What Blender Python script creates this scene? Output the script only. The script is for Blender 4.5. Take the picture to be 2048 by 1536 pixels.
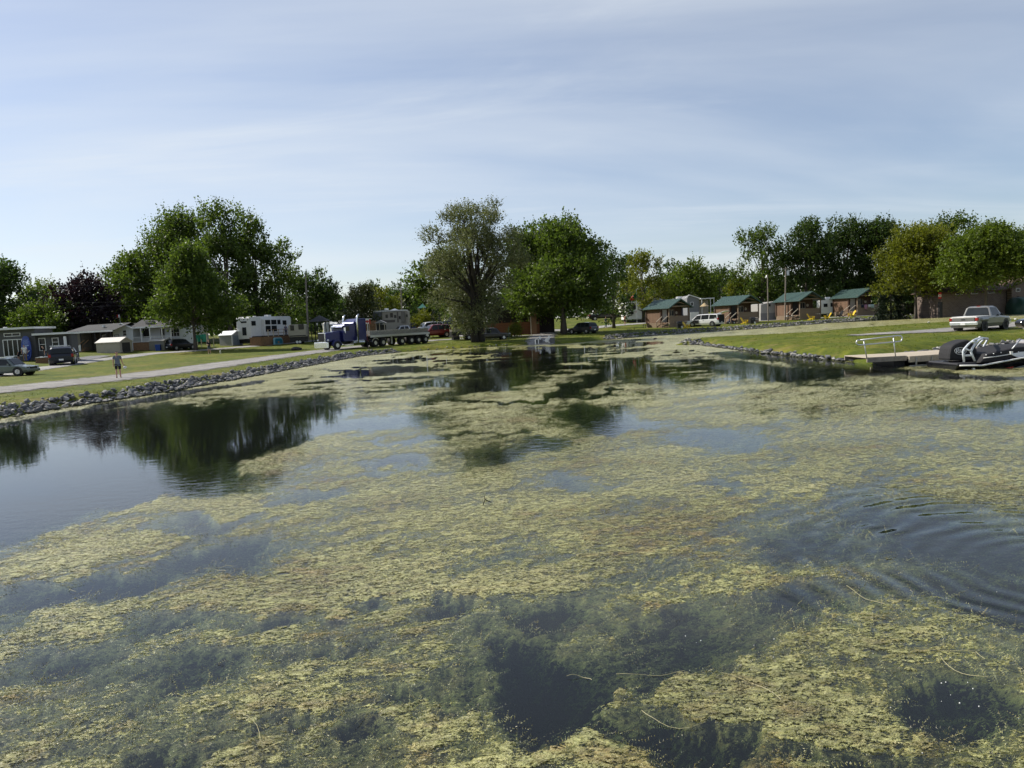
import bpy, math, random
import numpy as np
from mathutils import Vector, Matrix

for o in list(bpy.data.objects): bpy.data.objects.remove(o)
scene = bpy.context.scene
R = math.radians
COL = scene.collection

# ------------------------------------------------------------------ camera
FPX = 1420.0                      # focal length in pixels of the 2048 px wide photograph
CAMZ = 2.8                        # eye height above the pond
SLOPE, HOR = 0.05, 645.0          # horizon slope (camera roll) and its row at the centre column
roll = math.atan(SLOPE)
pitch = math.atan((768.0 - HOR) * math.cos(roll) / FPX)
fwd = Vector((0, math.cos(pitch), -math.sin(pitch)))
up0 = Vector((0, math.sin(pitch), math.cos(pitch)))
rt0 = Vector((1, 0, 0))
rt = (rt0 * math.cos(roll) - up0 * math.sin(roll)).normalized()   # image right dips: horizon climbs to the right
up = (up0 * math.cos(roll) + rt0 * math.sin(roll)).normalized()
cam_d = bpy.data.cameras.new('camera'); cam = bpy.data.objects.new('camera', cam_d); COL.objects.link(cam)
M = Matrix((rt, up, -fwd)).transposed().to_4x4(); M.translation = Vector((0, 0, CAMZ))
cam.matrix_world = M
cam_d.sensor_width = 36.0; cam_d.lens = 36.0 * FPX / 2048.0
cam_d.clip_start = 0.1; cam_d.clip_end = 12000
scene.camera = cam

# ------------------------------------------------------------------ sun and sky
SUN_AZ = 66.0      # degrees to the left of the view direction
SUN_EL = 40.0
sd = Vector((-math.sin(R(SUN_AZ)) * math.cos(R(SUN_EL)), math.cos(R(SUN_AZ)) * math.cos(R(SUN_EL)), math.sin(R(SUN_EL))))
sun_d = bpy.data.lights.new('sun', 'SUN'); sun_d.energy = 5.0; sun_d.angle = R(0.6); sun_d.color = (1.0, 0.94, 0.84)
sun = bpy.data.objects.new('sun', sun_d); COL.objects.link(sun)
sun.rotation_euler = sd.to_track_quat('Z', 'Y').to_euler(); sun.location = (-60, 40, 80)

world = bpy.data.worlds.new('World'); scene.world = world; world.use_nodes = True
nt = world.node_tree; nt.nodes.clear()
def wn(t, **k):
    n = nt.nodes.new(t)
    for a, b in k.items(): setattr(n, a, b)
    return n
wl = nt.links.new
out = wn('ShaderNodeOutputWorld'); bg = wn('ShaderNodeBackground'); bg.inputs['Strength'].default_value = 0.097
sky = wn('ShaderNodeTexSky', sky_type='NISHITA', sun_disc=False)
sky.sun_elevation = R(SUN_EL); sky.sun_rotation = R(-SUN_AZ)
sky.altitude = 100; sky.air_density = 1.0; sky.dust_density = 0.5; sky.ozone_density = 1.6
tc = wn('ShaderNodeTexCoord'); sep = wn('ShaderNodeSeparateXYZ'); wl(tc.outputs['Generated'], sep.inputs[0])
mx = wn('ShaderNodeMath', operation='MAXIMUM'); wl(sep.outputs['Z'], mx.inputs[0]); mx.inputs[1].default_value = 0.0
ad = wn('ShaderNodeMath', operation='ADD'); wl(mx.outputs[0], ad.inputs[0]); ad.inputs[1].default_value = 0.10
dx = wn('ShaderNodeMath', operation='DIVIDE'); wl(sep.outputs['X'], dx.inputs[0]); wl(ad.outputs[0], dx.inputs[1])
dy = wn('ShaderNodeMath', operation='DIVIDE'); wl(sep.outputs['Y'], dy.inputs[0]); wl(ad.outputs[0], dy.inputs[1])
cmb = wn('ShaderNodeCombineXYZ'); wl(dx.outputs[0], cmb.inputs[0]); wl(dy.outputs[0], cmb.inputs[1])
def cloud(scale, rough, lo, hi, loc, rotz, stretch, dist):
    mp = wn('ShaderNodeMapping'); wl(cmb.outputs[0], mp.inputs[0])
    mp.inputs['Location'].default_value = loc; mp.inputs['Rotation'].default_value = (0, 0, rotz); mp.inputs['Scale'].default_value = stretch
    nz = wn('ShaderNodeTexNoise'); wl(mp.outputs[0], nz.inputs['Vector'])
    nz.inputs['Scale'].default_value = scale; nz.inputs['Detail'].default_value = 7; nz.inputs['Roughness'].default_value = rough
    nz.inputs['Distortion'].default_value = dist
    mr = wn('ShaderNodeMapRange', interpolation_type='SMOOTHERSTEP'); wl(nz.outputs['Fac'], mr.inputs['Value'])
    mr.inputs['From Min'].default_value = lo; mr.inputs['From Max'].default_value = hi
    return mr
veil = cloud(0.42, 0.50, 0.25, 0.80, (1.3, 0.4, 0), R(14), (0.5, 1.0, 1), 0.6)    # broad thin cirrostratus
wisp = cloud(0.9, 0.62, 0.46, 0.82, (3.1, 1.7, 0), R(-20), (0.40, 1.25, 1), 0.9)       # streaky wisps
m1 = wn('ShaderNodeMath', operation='MULTIPLY'); wl(veil.outputs[0], m1.inputs[0]); m1.inputs[1].default_value = 0.74
m2 = wn('ShaderNodeMath', operation='MULTIPLY'); wl(wisp.outputs[0], m2.inputs[0]); m2.inputs[1].default_value = 0.22
m3 = wn('ShaderNodeMath', operation='ADD', use_clamp=True); wl(m1.outputs[0], m3.inputs[0]); wl(m2.outputs[0], m3.inputs[1])
m4 = wn('ShaderNodeMath', operation='ADD', use_clamp=True); wl(m3.outputs[0], m4.inputs[0]); m4.inputs[1].default_value = 0.06
tint = wn('ShaderNodeMix', data_type='RGBA', blend_type='MULTIPLY'); tint.inputs['Factor'].default_value = 1.0
wl(sky.outputs[0], tint.inputs['A']); tint.inputs['B'].default_value = (1.0, 0.97, 1.02, 1)
mix = wn('ShaderNodeMix', data_type='RGBA'); wl(m4.outputs[0], mix.inputs['Factor']); wl(tint.outputs['Result'], mix.inputs['A'])
mix.inputs['B'].default_value = (6.9, 7.35, 7.75, 1)
wl(mix.outputs['Result'], bg.inputs['Color']); wl(bg.outputs[0], out.inputs['Surface'])

scene.view_settings.view_transform = 'Standard'; scene.view_settings.look = 'None'
scene.view_settings.exposure = 0.3; scene.view_settings.gamma = 1.0; scene.view_settings.use_curve_mapping = False
scene.render.engine = 'CYCLES'
scene.cycles.use_denoising = True
scene.cycles.use_adaptive_sampling = True; scene.cycles.adaptive_threshold = 0.025
scene.cycles.max_bounces = 5; scene.cycles.diffuse_bounces = 3; scene.cycles.glossy_bounces = 3
scene.cycles.transmission_bounces = 4; scene.cycles.transparent_max_bounces = 8; scene.cycles.volume_bounces = 0
scene.cycles.caustics_reflective = False; scene.cycles.caustics_refractive = False

# ------------------------------------------------------------------ pixel helpers (photograph pixels -> places in the world)
def ray(px, py):
    return (fwd + rt * ((px - 1024.0) / FPX) - up * ((py - 768.0) / FPX))
def G(px, py, z=0.0):
    d = ray(px, py); t = (z - CAMZ) / d.z
    return (d.x * t, d.y * t)
def horizon(px): return HOR - SLOPE * (px - 1024.0)
def project(p):
    v = Vector(p) - Vector((0, 0, CAMZ)); c = v.dot(fwd)
    return (1024 + FPX * v.dot(rt) / c, 768 - FPX * v.dot(up) / c)

# ------------------------------------------------------------------ numpy noise
_rng = np.random.RandomState(7)
_perm = np.concatenate([_rng.permutation(256)] * 3).astype(np.int64)
_ga = _rng.rand(256) * 2 * np.pi
_gx, _gy = np.cos(_ga), np.sin(_ga)
def gnoise(x, y):
    xi = np.floor(x).astype(np.int64); yi = np.floor(y).astype(np.int64)
    xf = x - xi; yf = y - yi; xi &= 255; yi &= 255
    u = xf * xf * xf * (xf * (xf * 6 - 15) + 10); v = yf * yf * yf * (yf * (yf * 6 - 15) + 10)
    def g(i, j, fx, fy):
        h = _perm[_perm[xi + i] + ((yi + j) & 255)]
        return _gx[h] * fx + _gy[h] * fy
    a = g(0, 0, xf, yf); b = g(1, 0, xf - 1, yf); c = g(0, 1, xf, yf - 1); d = g(1, 1, xf - 1, yf - 1)
    return (a + u * (b - a)) * (1 - v) + (c + u * (d - c)) * v
def fbm(x, y, octs=5, gain=0.5, lac=2.03):
    s = np.zeros_like(x); a = 1.0; t = 0
    for k in range(octs):
        s += a * gnoise(x + 17.3 * k, y - 9.1 * k); t += a; a *= gain; x = x * lac; y = y * lac
    return s / t

# ------------------------------------------------------------------ materials
def new_mat(name):
    m = bpy.data.materials.new(name); m.use_nodes = True; m.node_tree.nodes.clear(); return m
def _lin(c): return (c[0], c[1], c[2], 1.0)
_MC = {}
def PM(name, col, rough=0.7, metal=0.0, var=0.12, scale=6.0, bump=0.0, spec=0.4, coat=0.0, grime=0.0):
    """principled paint/wood/metal with procedural colour variation, a little wear and relief"""
    if name in _MC: return _MC[name]
    m = new_mat(name); n = m.node_tree.nodes; l = m.node_tree.links.new
    o = n.new('ShaderNodeOutputMaterial'); p = n.new('ShaderNodeBsdfPrincipled'); l(p.outputs[0], o.inputs[0])
    t = n.new('ShaderNodeTexCoord'); z = n.new('ShaderNodeTexNoise'); l(t.outputs['Object'], z.inputs['Vector'])
    z.inputs['Scale'].default_value = scale; z.inputs['Detail'].default_value = 6; z.inputs['Roughness'].default_value = 0.65
    r = n.new('ShaderNodeValToRGB'); l(z.outputs['Fac'], r.inputs[0])
    r.color_ramp.elements[0].position = 0.3; r.color_ramp.elements[1].position = 0.72
    r.color_ramp.elements[0].color = _lin([max(0, c * (1 - var)) for c in col]); r.color_ramp.elements[1].color = _lin([min(1, c * (1 + var)) for c in col])
    cout = r.outputs[0]
    if grime > 0:
        z2 = n.new('ShaderNodeTexNoise'); l(t.outputs['Object'], z2.inputs['Vector']); z2.inputs['Scale'].default_value = scale * 0.37; z2.inputs['Detail'].default_value = 8
        mr = n.new('ShaderNodeMapRange'); l(z2.outputs['Fac'], mr.inputs[0]); mr.inputs[1].default_value = 0.5; mr.inputs[2].default_value = 0.75; mr.inputs[4].default_value = grime
        mxn = n.new('ShaderNodeMix'); mxn.data_type = 'RGBA'; l(mr.outputs[0], mxn.inputs['Factor']); l(cout, mxn.inputs['A']); mxn.inputs['B'].default_value = (0.09, 0.075, 0.055, 1)
        cout = mxn.outputs['Result']
    l(cout, p.inputs['Base Color'])
    p.inputs['Roughness'].default_value = rough; p.inputs['Metallic'].default_value = metal
    p.inputs['Specular IOR Level'].default_value = spec; p.inputs['Coat Weight'].default_value = coat; p.inputs['Coat Roughness'].default_value = 0.08
    if bump > 0:
        b = n.new('ShaderNodeBump'); b.inputs['Strength'].default_value = bump; b.inputs['Distance'].default_value = 0.02
        l(z.outputs['Fac'], b.inputs['Height']); l(b.outputs[0], p.inputs['Normal'])
    _MC[name] = m
    return m

# ------------------------------------------------------------------ mesh helpers
def mesh_np(name, V, F, mat=None, smooth=False):
    """V (n,3) array, F (m,k) int array of equal-sized faces"""
    me = bpy.data.meshes.new(name)
    V = np.ascontiguousarray(V, dtype=np.float32); F = np.ascontiguousarray(F, dtype=np.int32)
    k = F.shape[1]
    me.vertices.add(len(V)); me.vertices.foreach_set('co', V.ravel())
    me.loops.add(F.size); me.loops.foreach_set('vertex_index', F.ravel())
    me.polygons.add(len(F)); me.polygons.foreach_set('loop_start', np.arange(0, F.size, k, dtype=np.int32))
    me.polygons.foreach_set('loop_total', np.full(len(F), k, dtype=np.int32))
    if smooth: me.polygons.foreach_set('use_smooth', np.ones(len(F), dtype=bool))
    me.update(calc_edges=True)
    if mat: me.materials.append(mat)
    return me
def link(name, me, parent=None, loc=None, rot=None, scale=None):
    o = bpy.data.objects.new(name, me); COL.objects.link(o)
    if parent is not None: o.parent = parent
    if loc is not None: o.location = loc
    if rot is not None: o.rotation_euler = rot
    if scale is not None: o.scale = scale if hasattr(scale, '__len__') else (scale,) * 3
    return o
def tag(o, label=None, cat=None, group=None, kind=None):
    if label: o['label'] = label
    if cat: o['category'] = cat
    if group: o['group'] = group
    if kind: o['kind'] = kind
    return o
def thing(name, label, cat, loc=(0, 0, 0), rz=0.0, scale=1.0, group=None):
    o = link(name, None, None, loc, (0, 0, rz), scale)
    o.empty_display_size = 0.3
    return tag(o, label, cat, group)

class MB:
    def __init__(self): self.v = []; self.f = []
    def add(self, vs, fs):
        b = len(self.v); self.v += [tuple(p) for p in vs]; self.f += [tuple(i + b for i in f) for f in fs]; return self
    def box(self, x0, x1, y0, y1, z0, z1):
        return self.add([(x0, y0, z0), (x1, y0, z0), (x1, y1, z0), (x0, y1, z0), (x0, y0, z1), (x1, y0, z1), (x1, y1, z1), (x0, y1, z1)],
                        [(0, 3, 2, 1), (4, 5, 6, 7), (0, 1, 5, 4), (1, 2, 6, 5), (2, 3, 7, 6), (3, 0, 4, 7)])
    def bar(self, p, q, w, h=None):
        """square bar from p to q"""
        h = h or w; p = Vector(p); q = Vector(q); d = (q - p).normalized()
        a = Vector((0, 0, 1)) if abs(d.z) < 0.95 else Vector((1, 0, 0))
        s = d.cross(a).normalized() * (w / 2); t = s.cross(d).normalized() * (h / 2)
        vs = [p - s - t, p + s - t, p + s + t, p - s + t, q - s - t, q + s - t, q + s + t, q - s + t]
        return self.add(vs, [(0, 3, 2, 1), (4, 5, 6, 7), (0, 1, 5, 4), (1, 2, 6, 5), (2, 3, 7, 6), (3, 0, 4, 7)])
    def tube(self, pts, rad, n=8, cap=True):
        """tube through points; rad is a number or a list"""
        P = [Vector(p) for p in pts]; m = len(P); rr = rad if hasattr(rad, '__len__') else [rad] * m
        vs = []; ref = None
        for i in range(m):
            d = (P[min(i + 1, m - 1)] - P[max(i - 1, 0)]).normalized()
            if ref is None:
                ref = d.cross(Vector((0, 0, 1)) if abs(d.z) < 0.9 else Vector((1, 0, 0))).normalized()
            s = (ref - d * ref.dot(d)).normalized(); t = d.cross(s); ref = s
            for k in range(n):
                a = 2 * math.pi * k / n
                vs.append(P[i] + (s * math.cos(a) + t * math.sin(a)) * rr[i])
        fs = [(i * n + k, i * n + (k + 1) % n, (i + 1) * n + (k + 1) % n, (i + 1) * n + k) for i in range(m - 1) for k in range(n)]
        if cap: fs += [tuple(range(n - 1, -1, -1)), tuple(range((m - 1) * n, m * n))]
        return self.add(vs, fs)
    def cyl(self, p, q, r, r2=None, n=12): return self.tube([p, q], [r, r if r2 is None else r2], n)
    def prism(self, poly, axis, a, b):
        """extrude polygon poly (2D) along axis 0/1/2 from a to b"""
        n = len(poly)
        def mk(u, v, w): return [(w, u, v), (u, w, v), (u, v, w)][axis]
        vs = [mk(u, v, a) for u, v in poly] + [mk(u, v, b) for u, v in poly]
        fs = [tuple(range(n)), tuple(range(2 * n - 1, n - 1, -1))] + [(i, i + n, (i + 1) % n + n, (i + 1) % n) for i in range(n)]
        return self.add(vs, fs)
    def sphere(self, c, r, nu=10, nv=6, sq=(1, 1, 1)):
        vs = []; fs = []
        for i in range(nv + 1):
            th = math.pi * i / nv
            for j in range(nu):
                ph = 2 * math.pi * j / nu
                vs.append((c[0] + r * sq[0] * math.sin(th) * math.cos(ph), c[1] + r * sq[1] * math.sin(th) * math.sin(ph), c[2] + r * sq[2] * math.cos(th)))
        for i in range(nv):
            for j in range(nu): fs.append((i * nu + j, (i + 1) * nu + j, (i + 1) * nu + (j + 1) % nu, i * nu + (j + 1) % nu))
        return self.add(vs, fs)
    def mesh(self, name, mat=None, smooth=False):
        me = bpy.data.meshes.new(name); me.from_pydata(self.v, [], self.f); me.update()
        if smooth:
            for p in me.polygons: p.use_smooth = True
        if mat: me.materials.append(mat)
        return me
    def build(self, name, mat, parent=None, smooth=False, bevel=0.0, **k):
        o = link(name, self.mesh(name, mat, smooth), parent, **k)
        if bevel > 0:
            md = o.modifiers.new('bevel', 'BEVEL'); md.width = bevel; md.segments = 2; md.limit_method = 'ANGLE'; md.angle_limit = R(40)
        return o
# ================================================================== WATER OUTLINE AND TERRAIN
far_px = [(0, 838), (130, 816), (250, 798), (380, 776), (480, 758), (560, 743), (640, 728), (720, 713), (800, 705), (870, 700), (940, 696),
          (1000, 693), (1045, 691), (1075, 690), (1110, 689), (1150, 686), (1200, 681), (1290, 673), (1400, 665), (1500, 659), (1600, 651), (1740, 640), (1900, 632), (2048, 626)]
chan_px = [(2048, 637), (1900, 642), (1800, 648), (1700, 655), (1620, 662), (1550, 667), (1450, 671), (1385, 675), (1345, 681)]
near_px = [(1400, 690), (1500, 703), (1600, 714), (1700, 724), (1745, 731), (1792, 727), (1838, 709), (1900, 701), (2048, 686)]
poly = [G(*p) for p in far_px]
a, b = np.array(poly[0]), np.array(poly[2]); ext = a + (a - b) / np.linalg.norm(a - b) * 45
poly = [(-120.0, -40.0), (float(ext[0]) - 30, float(ext[1]) - 2), (float(ext[0]), float(ext[1]))] + poly
poly += [(G(2048, 626)[0] + 45, G(2048, 626)[1] - 2)]
poly += [(G(2048, 637, .45)[0] + 45, G(2048, 637, .45)[1] - 4)] + [G(x, y, .45) for x, y in chan_px]
poly += [G(*p) for p in near_px] + [(G(2048, 686)[0] + 40, G(2048, 686)[1] + 12), (150.0, 30.0), (150.0, -40.0)]
POLY = np.array(poly)

def shore_dist(x, y):
    """signed distance to the waterline: >0 on land"""
    x = np.asarray(x, float); y = np.asarray(y, float)
    d2 = np.full(x.shape, 1e18); inside = np.zeros(x.shape, bool)
    n = len(POLY)
    for i in range(n):
        x1, y1 = POLY[i]; x2, y2 = POLY[(i + 1) % n]
        ex, ey = x2 - x1, y2 - y1
        t = np.clip(((x - x1) * ex + (y - y1) * ey) / (ex * ex + ey * ey), 0, 1)
        d2 = np.minimum(d2, (x - x1 - t * ex) ** 2 + (y - y1 - t * ey) ** 2)
        c = (y1 > y) != (y2 > y)
        with np.errstate(divide='ignore', invalid='ignore'):
            xi = (x2 - x1) * (y - y1) / (y2 - y1 if y2 != y1 else 1e-9) + x1
        inside ^= c & (x < xi)
    s = np.sqrt(d2)
    return np.where(inside, -s, s)
def height_s(x, y, s):
    h = np.where(s < 0, np.maximum(s * 0.45, -1.4), 0)
    t = np.clip(s / 1.4, 0, 1)
    h = h + np.where(s > 0, 0.46 * (t * t * (3 - 2 * t)), 0)
    sp = np.maximum(s - 1.4, 0)
    h = h + 0.016 * np.minimum(sp, 60) + 0.036 * np.clip(sp - 26, 0, 45) + 0.004 * np.clip(sp - 71, 0, 400)
    h = h + np.where(s > 1.2, 0.05 * gnoise(x * 0.13, y * 0.13) + 0.022 * gnoise(x * 0.55, y * 0.55), 0) * np.clip(sp / 3, 0, 1)
    # the launch ramp runs into the water between the two lawns
    return h
def height(x, y):
    x = np.atleast_1d(np.asarray(x, float)); y = np.atleast_1d(np.asarray(y, float))
    return height_s(x, y, shore_dist(x, y))
def hz(x, y): return float(height(x, y)[0])
def place(px, py):
    """point of the terrain seen at this pixel"""
    d = ray(px, py)
    t = np.concatenate([np.arange(15, 60, .25), np.arange(60, 400, .5)])
    X = d.x * t; Y = d.y * t; Z = CAMZ + d.z * t
    H = height(X, Y); k = np.where(Z < H)[0]
    i = k[0] if len(k) else len(t) - 1
    return Vector((X[i], Y[i], H[i]))
def at(px, y, dz=0.0):
    """point of the terrain on image column px at distance y"""
    x = 0.0; z = 1.0
    for _ in range(6):
        k = (px - 1024.0) / FPX
        # x*rx + y*ry + (z-c)*rz = k*(x*fx + y*fy + (z-c)*fz)
        x = (k * (y * fwd.y + (z - CAMZ) * fwd.z) - y * rt.y - (z - CAMZ) * rt.z) / (rt.x - k * fwd.x)
        z = hz(x, y)
    return Vector((x, y, z + dz))
def mpp(y): return y / FPX          # metres for one photograph pixel at distance y
def bearing(px): return math.atan2(px - 1024.0, FPX)
def heading(px, rel_deg):
    """rz for an x-forward model whose nose is turned rel_deg clockwise from the line of sight"""
    return math.pi / 2 - (bearing(px) + R(rel_deg))
def facing(px, rel_deg=0.0):
    """rz for a model whose front is -Y: 0 faces the viewer, positive turns its front to the viewer's right"""
    return -bearing(px) + R(rel_deg)

# --- grass sheet out to the horizon
def axis(lo, hi, step, far, n):
    a = np.arange(lo, hi, step); g = (np.linspace(0, 1, n)[1:] ** 3)
    return np.concatenate([(lo - g * (far + lo if lo < 0 else far))[::-1] if False else (lo - g * far)[::-1], a, a[-1] + g * far])
gx = axis(-75, 120, 0.75, 3500, 26); gy = axis(-8, 165, 0.75, 3500, 26)
GX, GY = np.meshgrid(gx, gy); sx, sy = GX.ravel(), GY.ravel()
S = shore_dist(sx, sy); Z = height_s(sx, sy, S)
V = np.stack([sx, sy, Z], 1); nx, ny = len(gx), len(gy)
idx = np.arange(nx * ny).reshape(ny, nx)
F = np.stack([idx[:-1, :-1], idx[:-1, 1:], idx[1:, 1:], idx[1:, :-1]], -1).reshape(-1, 4)

def grass_material():
    m = new_mat('lawn_grass'); n = m.node_tree.nodes; l = m.node_tree.links.new
    o = n.new('ShaderNodeOutputMaterial'); p = n.new('ShaderNodeBsdfPrincipled'); l(p.outputs[0], o.inputs[0])
    g = n.new('ShaderNodeNewGeometry')
    def nz(sc, det, rough=0.6):
        z = n.new('ShaderNodeTexNoise'); l(g.outputs['Position'], z.inputs['Vector']); z.inputs['Scale'].default_value = sc
        z.inputs['Detail'].default_value = det; z.inputs['Roughness'].default_value = rough; return z
    big = nz(0.16, 6, 0.62); mid = nz(1.3, 5, 0.7); fine = nz(14, 4, 0.75)
    r = n.new('ShaderNodeValToRGB'); l(big.outputs['Fac'], r.inputs[0]); e = r.color_ramp.elements
    e[0].position = 0.32; e[0].color = (0.080, 0.118, 0.011, 1); e[1].position = 0.72; e[1].color = (0.185, 0.175, 0.026, 1)
    k = r.color_ramp.elements.new(0.52); k.color = (0.120, 0.150, 0.014, 1)
    r2 = n.new('ShaderNodeValToRGB'); l(mid.outputs['Fac'], r2.inputs[0]); e = r2.color_ramp.elements
    e[0].position = 0.35; e[0].color = (0.50, 0.58, 0.52, 1); e[1].position = 0.7; e[1].color = (1.38, 1.24, 1.15, 1)
    r3 = n.new('ShaderNodeValToRGB'); l(fine.outputs['Fac'], r3.inputs[0]); e = r3.color_ramp.elements
    e[0].position = 0.3; e[0].color = (0.5, 0.52, 0.5, 1); e[1].position = 0.7; e[1].color = (1.4, 1.35, 1.3, 1)
    a = n.new('ShaderNodeMix'); a.data_type = 'RGBA'; a.blend_type = 'MULTIPLY'; a.inputs['Factor'].default_value = 1
    l(r.outputs[0], a.inputs['A']); l(r2.outputs[0], a.inputs['B'])
    b = n.new('ShaderNodeMix'); b.data_type = 'RGBA'; b.blend_type = 'MULTIPLY'; b.inputs['Factor'].default_value = 1
    l(a.outputs['Result'], b.inputs['A']); l(r3.outputs[0], b.inputs['B'])
    wear = nz(0.45, 7, 0.7); wr = n.new('ShaderNodeMapRange'); l(wear.outputs['Fac'], wr.inputs[0]); wr.inputs[1].default_value = .53; wr.inputs[2].default_value = .68; wr.inputs[4].default_value = .85
    c = n.new('ShaderNodeMix'); c.data_type = 'RGBA'; l(wr.outputs[0], c.inputs['Factor']); l(b.outputs['Result'], c.inputs['A']); c.inputs['B'].default_value = (0.20, 0.165, 0.055, 1); b = c
    l(b.outputs['Result'], p.inputs['Base Color']); p.inputs['Roughness'].default_value = 0.85; p.inputs['Specular IOR Level'].default_value = 0.15
    bp = n.new('ShaderNodeBump'); bp.inputs['Strength'].default_value = 0.9; bp.inputs['Distance'].default_value = 0.06
    l(fine.outputs['Fac'], bp.inputs['Height']); l(bp.outputs[0], p.inputs['Normal'])
    return m
GRASS = grass_material()
ground = link('ground', mesh_np('ground', V, F, GRASS, True)); tag(ground, 'mown green and yellowing lawn around the pond', kind='structure')

def gravel_material(name, c1, c2, sc=22.0, soft=1.3):
    m = new_mat(name); n = m.node_tree.nodes; l = m.node_tree.links.new
    o = n.new('ShaderNodeOutputMaterial'); p = n.new('ShaderNodeBsdfPrincipled'); l(p.outputs[0], o.inputs[0])
    g = n.new('ShaderNodeNewGeometry')
    v = n.new('ShaderNodeTexVoronoi'); l(g.outputs['Position'], v.inputs['Vector']); v.inputs['Scale'].default_value = sc
    z = n.new('ShaderNodeTexNoise'); l(g.outputs['Position'], z.inputs['Vector']); z.inputs['Scale'].default_value = 0.7; z.inputs['Detail'].default_value = 8; z.inputs['Roughness'].default_value = 0.7
    r = n.new('ShaderNodeValToRGB'); l(z.outputs['Fac'], r.inputs[0]); e = r.color_ramp.elements
    e[0].position = 0.35; e[0].color = _lin(c1); e[1].position = 0.68; e[1].color = _lin(c2)
    a = n.new('ShaderNodeMix'); a.data_type = 'RGBA'; a.blend_type = 'MULTIPLY'; a.inputs['Factor'].default_value = 0.55
    l(r.outputs[0], a.inputs['A'])
    r2 = n.new('ShaderNodeValToRGB'); l(v.outputs['Color'], r2.inputs[0]); r2.color_ramp.elements[0].color = (0.45, 0.45, 0.45, 1); r2.color_ramp.elements[1].color = (1.3, 1.3, 1.28, 1)
    l(r2.outputs[0], a.inputs['B']); l(a.outputs['Result'], p.inputs['Base Color'])
    at_ = n.new('ShaderNodeAttribute'); at_.attribute_name = 'edge'
    ez = n.new('ShaderNodeTexNoise'); l(g.outputs['Position'], ez.inputs['Vector']); ez.inputs['Scale'].default_value = 1.6; ez.inputs['Detail'].default_value = 8; ez.inputs['Roughness'].default_value = 0.75
    em = n.new('ShaderNodeMath'); em.operation = 'MULTIPLY_ADD'; l(ez.outputs['Fac'], em.inputs[0]); em.inputs[1].default_value = soft; l(at_.outputs['Fac'], em.inputs[2])
    er = n.new('ShaderNodeMapRange'); er.interpolation_type = 'SMOOTHSTEP'; l(em.outputs[0], er.inputs[0]); er.inputs[1].default_value = (.42 if soft > .5 else .74) + soft * .5; er.inputs[2].default_value = (.74 if soft > .5 else .9) + soft * .5
    trn = n.new('ShaderNodeBsdfTransparent'); ms = n.new('ShaderNodeMixShader'); l(er.outputs[0], ms.inputs[0]); l(p.outputs[0], ms.inputs[1]); l(trn.outputs[0], ms.inputs[2]); l(ms.outputs[0], o.inputs[0])
    p.inputs['Roughness'].default_value = 0.9; p.inputs['Specular IOR Level'].default_value = 0.2
    bp = n.new('ShaderNodeBump'); bp.inputs['Strength'].default_value = 0.7; bp.inputs['Distance'].default_value = 0.03
    l(v.outputs['Distance'], bp.inputs['Height']); l(bp.outputs[0], p.inputs['Normal'])
    return m
GRAVEL = gravel_material('path_gravel', (0.22, 0.21, 0.195), (0.36, 0.345, 0.325))
ASPH = gravel_material('lane_gravel', (0.30, 0.29, 0.275), (0.42, 0.41, 0.39), 30, 0.3)

def strip(name, pts, widths, mat, rag=0.25, lift=0.035, step=0.8, label=None, cross=8, seed=1):
    """a road or path laid on the terrain as a thin slab with ragged edges; pts in world xy"""
    pts = [np.array(p[:2], float) for p in pts]; rs = np.random.RandomState(seed)
    P = []; W = []
    for i in range(len(pts) - 1):
        L = np.linalg.norm(pts[i + 1] - pts[i]); k = max(1, int(L / step))
        for j in range(k):
            t = j / k; P.append(pts[i] * (1 - t) + pts[i + 1] * t); W.append(widths[i] * (1 - t) + widths[i + 1] * t)
    P.append(pts[-1]); W.append(widths[-1]); P = np.array(P); W = np.array(W)
    for _ in range(3):
        P[1:-1] = (P[:-2] + 2 * P[1:-1] + P[2:]) / 4
    T = np.gradient(P, axis=0); T /= np.linalg.norm(T, axis=1)[:, None]; N = np.stack([-T[:, 1], T[:, 0]], 1)
    m = len(P); u = np.linspace(-1, 1, cross + 1); VV = []
    for k, uu in enumerate(u):
        off = W / 2 * uu
        if k in (0, cross): off = off + rs.uniform(-rag, rag, m)
        q = P + N * off[:, None]
        z = height(q[:, 0], q[:, 1]) + lift + 0.02 - (.10 if k in (0, cross) else .03 * uu * uu)
        VV.append(np.stack([q[:, 0], q[:, 1], z], 1))
    VV = np.stack(VV, 1).reshape(-1, 3); c = cross + 1
    ii = np.arange(m * c).reshape(m, c)
    FF = np.stack([ii[:-1, :-1], ii[1:, :-1], ii[1:, 1:], ii[:-1, 1:]], -1).reshape(-1, 4)[:, ::-1]
    me = mesh_np(name, VV, FF, mat, True); at_ = me.attributes.new('edge', 'FLOAT', 'POINT')
    ev = np.tile(np.abs(u), m).reshape(m, c).copy(); ev[0] = 1; ev[-1] = 1; at_.data.foreach_set('value', ev.ravel().astype(np.float32))
    o = link(name, me); tag(o, label, kind='structure'); return o
def pl(pts): return [tuple(place(*p))[:2] for p in pts]
# gravel path along the left bank that turns into the yard behind the willow
gp = pl([(0, 782), (130, 768), (240, 756), (380, 739), (500, 722), (600, 708), (700, 695), (800, 686), (870, 681), (940, 677), (1020, 673), (1060, 672)])
d0 = np.array(gp[0]) - np.array(gp[2]); d0 /= np.linalg.norm(d0)
gp = [tuple(np.array(gp[0]) + d0 * 30)] + gp
strip('gravel_path', gp, [8.0] * 4 + [7.8, 7.4, 7.0, 7.0, 7.0, 7.0, 7, 7, 7], GRAVEL, 0.4, label='grey gravel path along the left bank')
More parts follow.
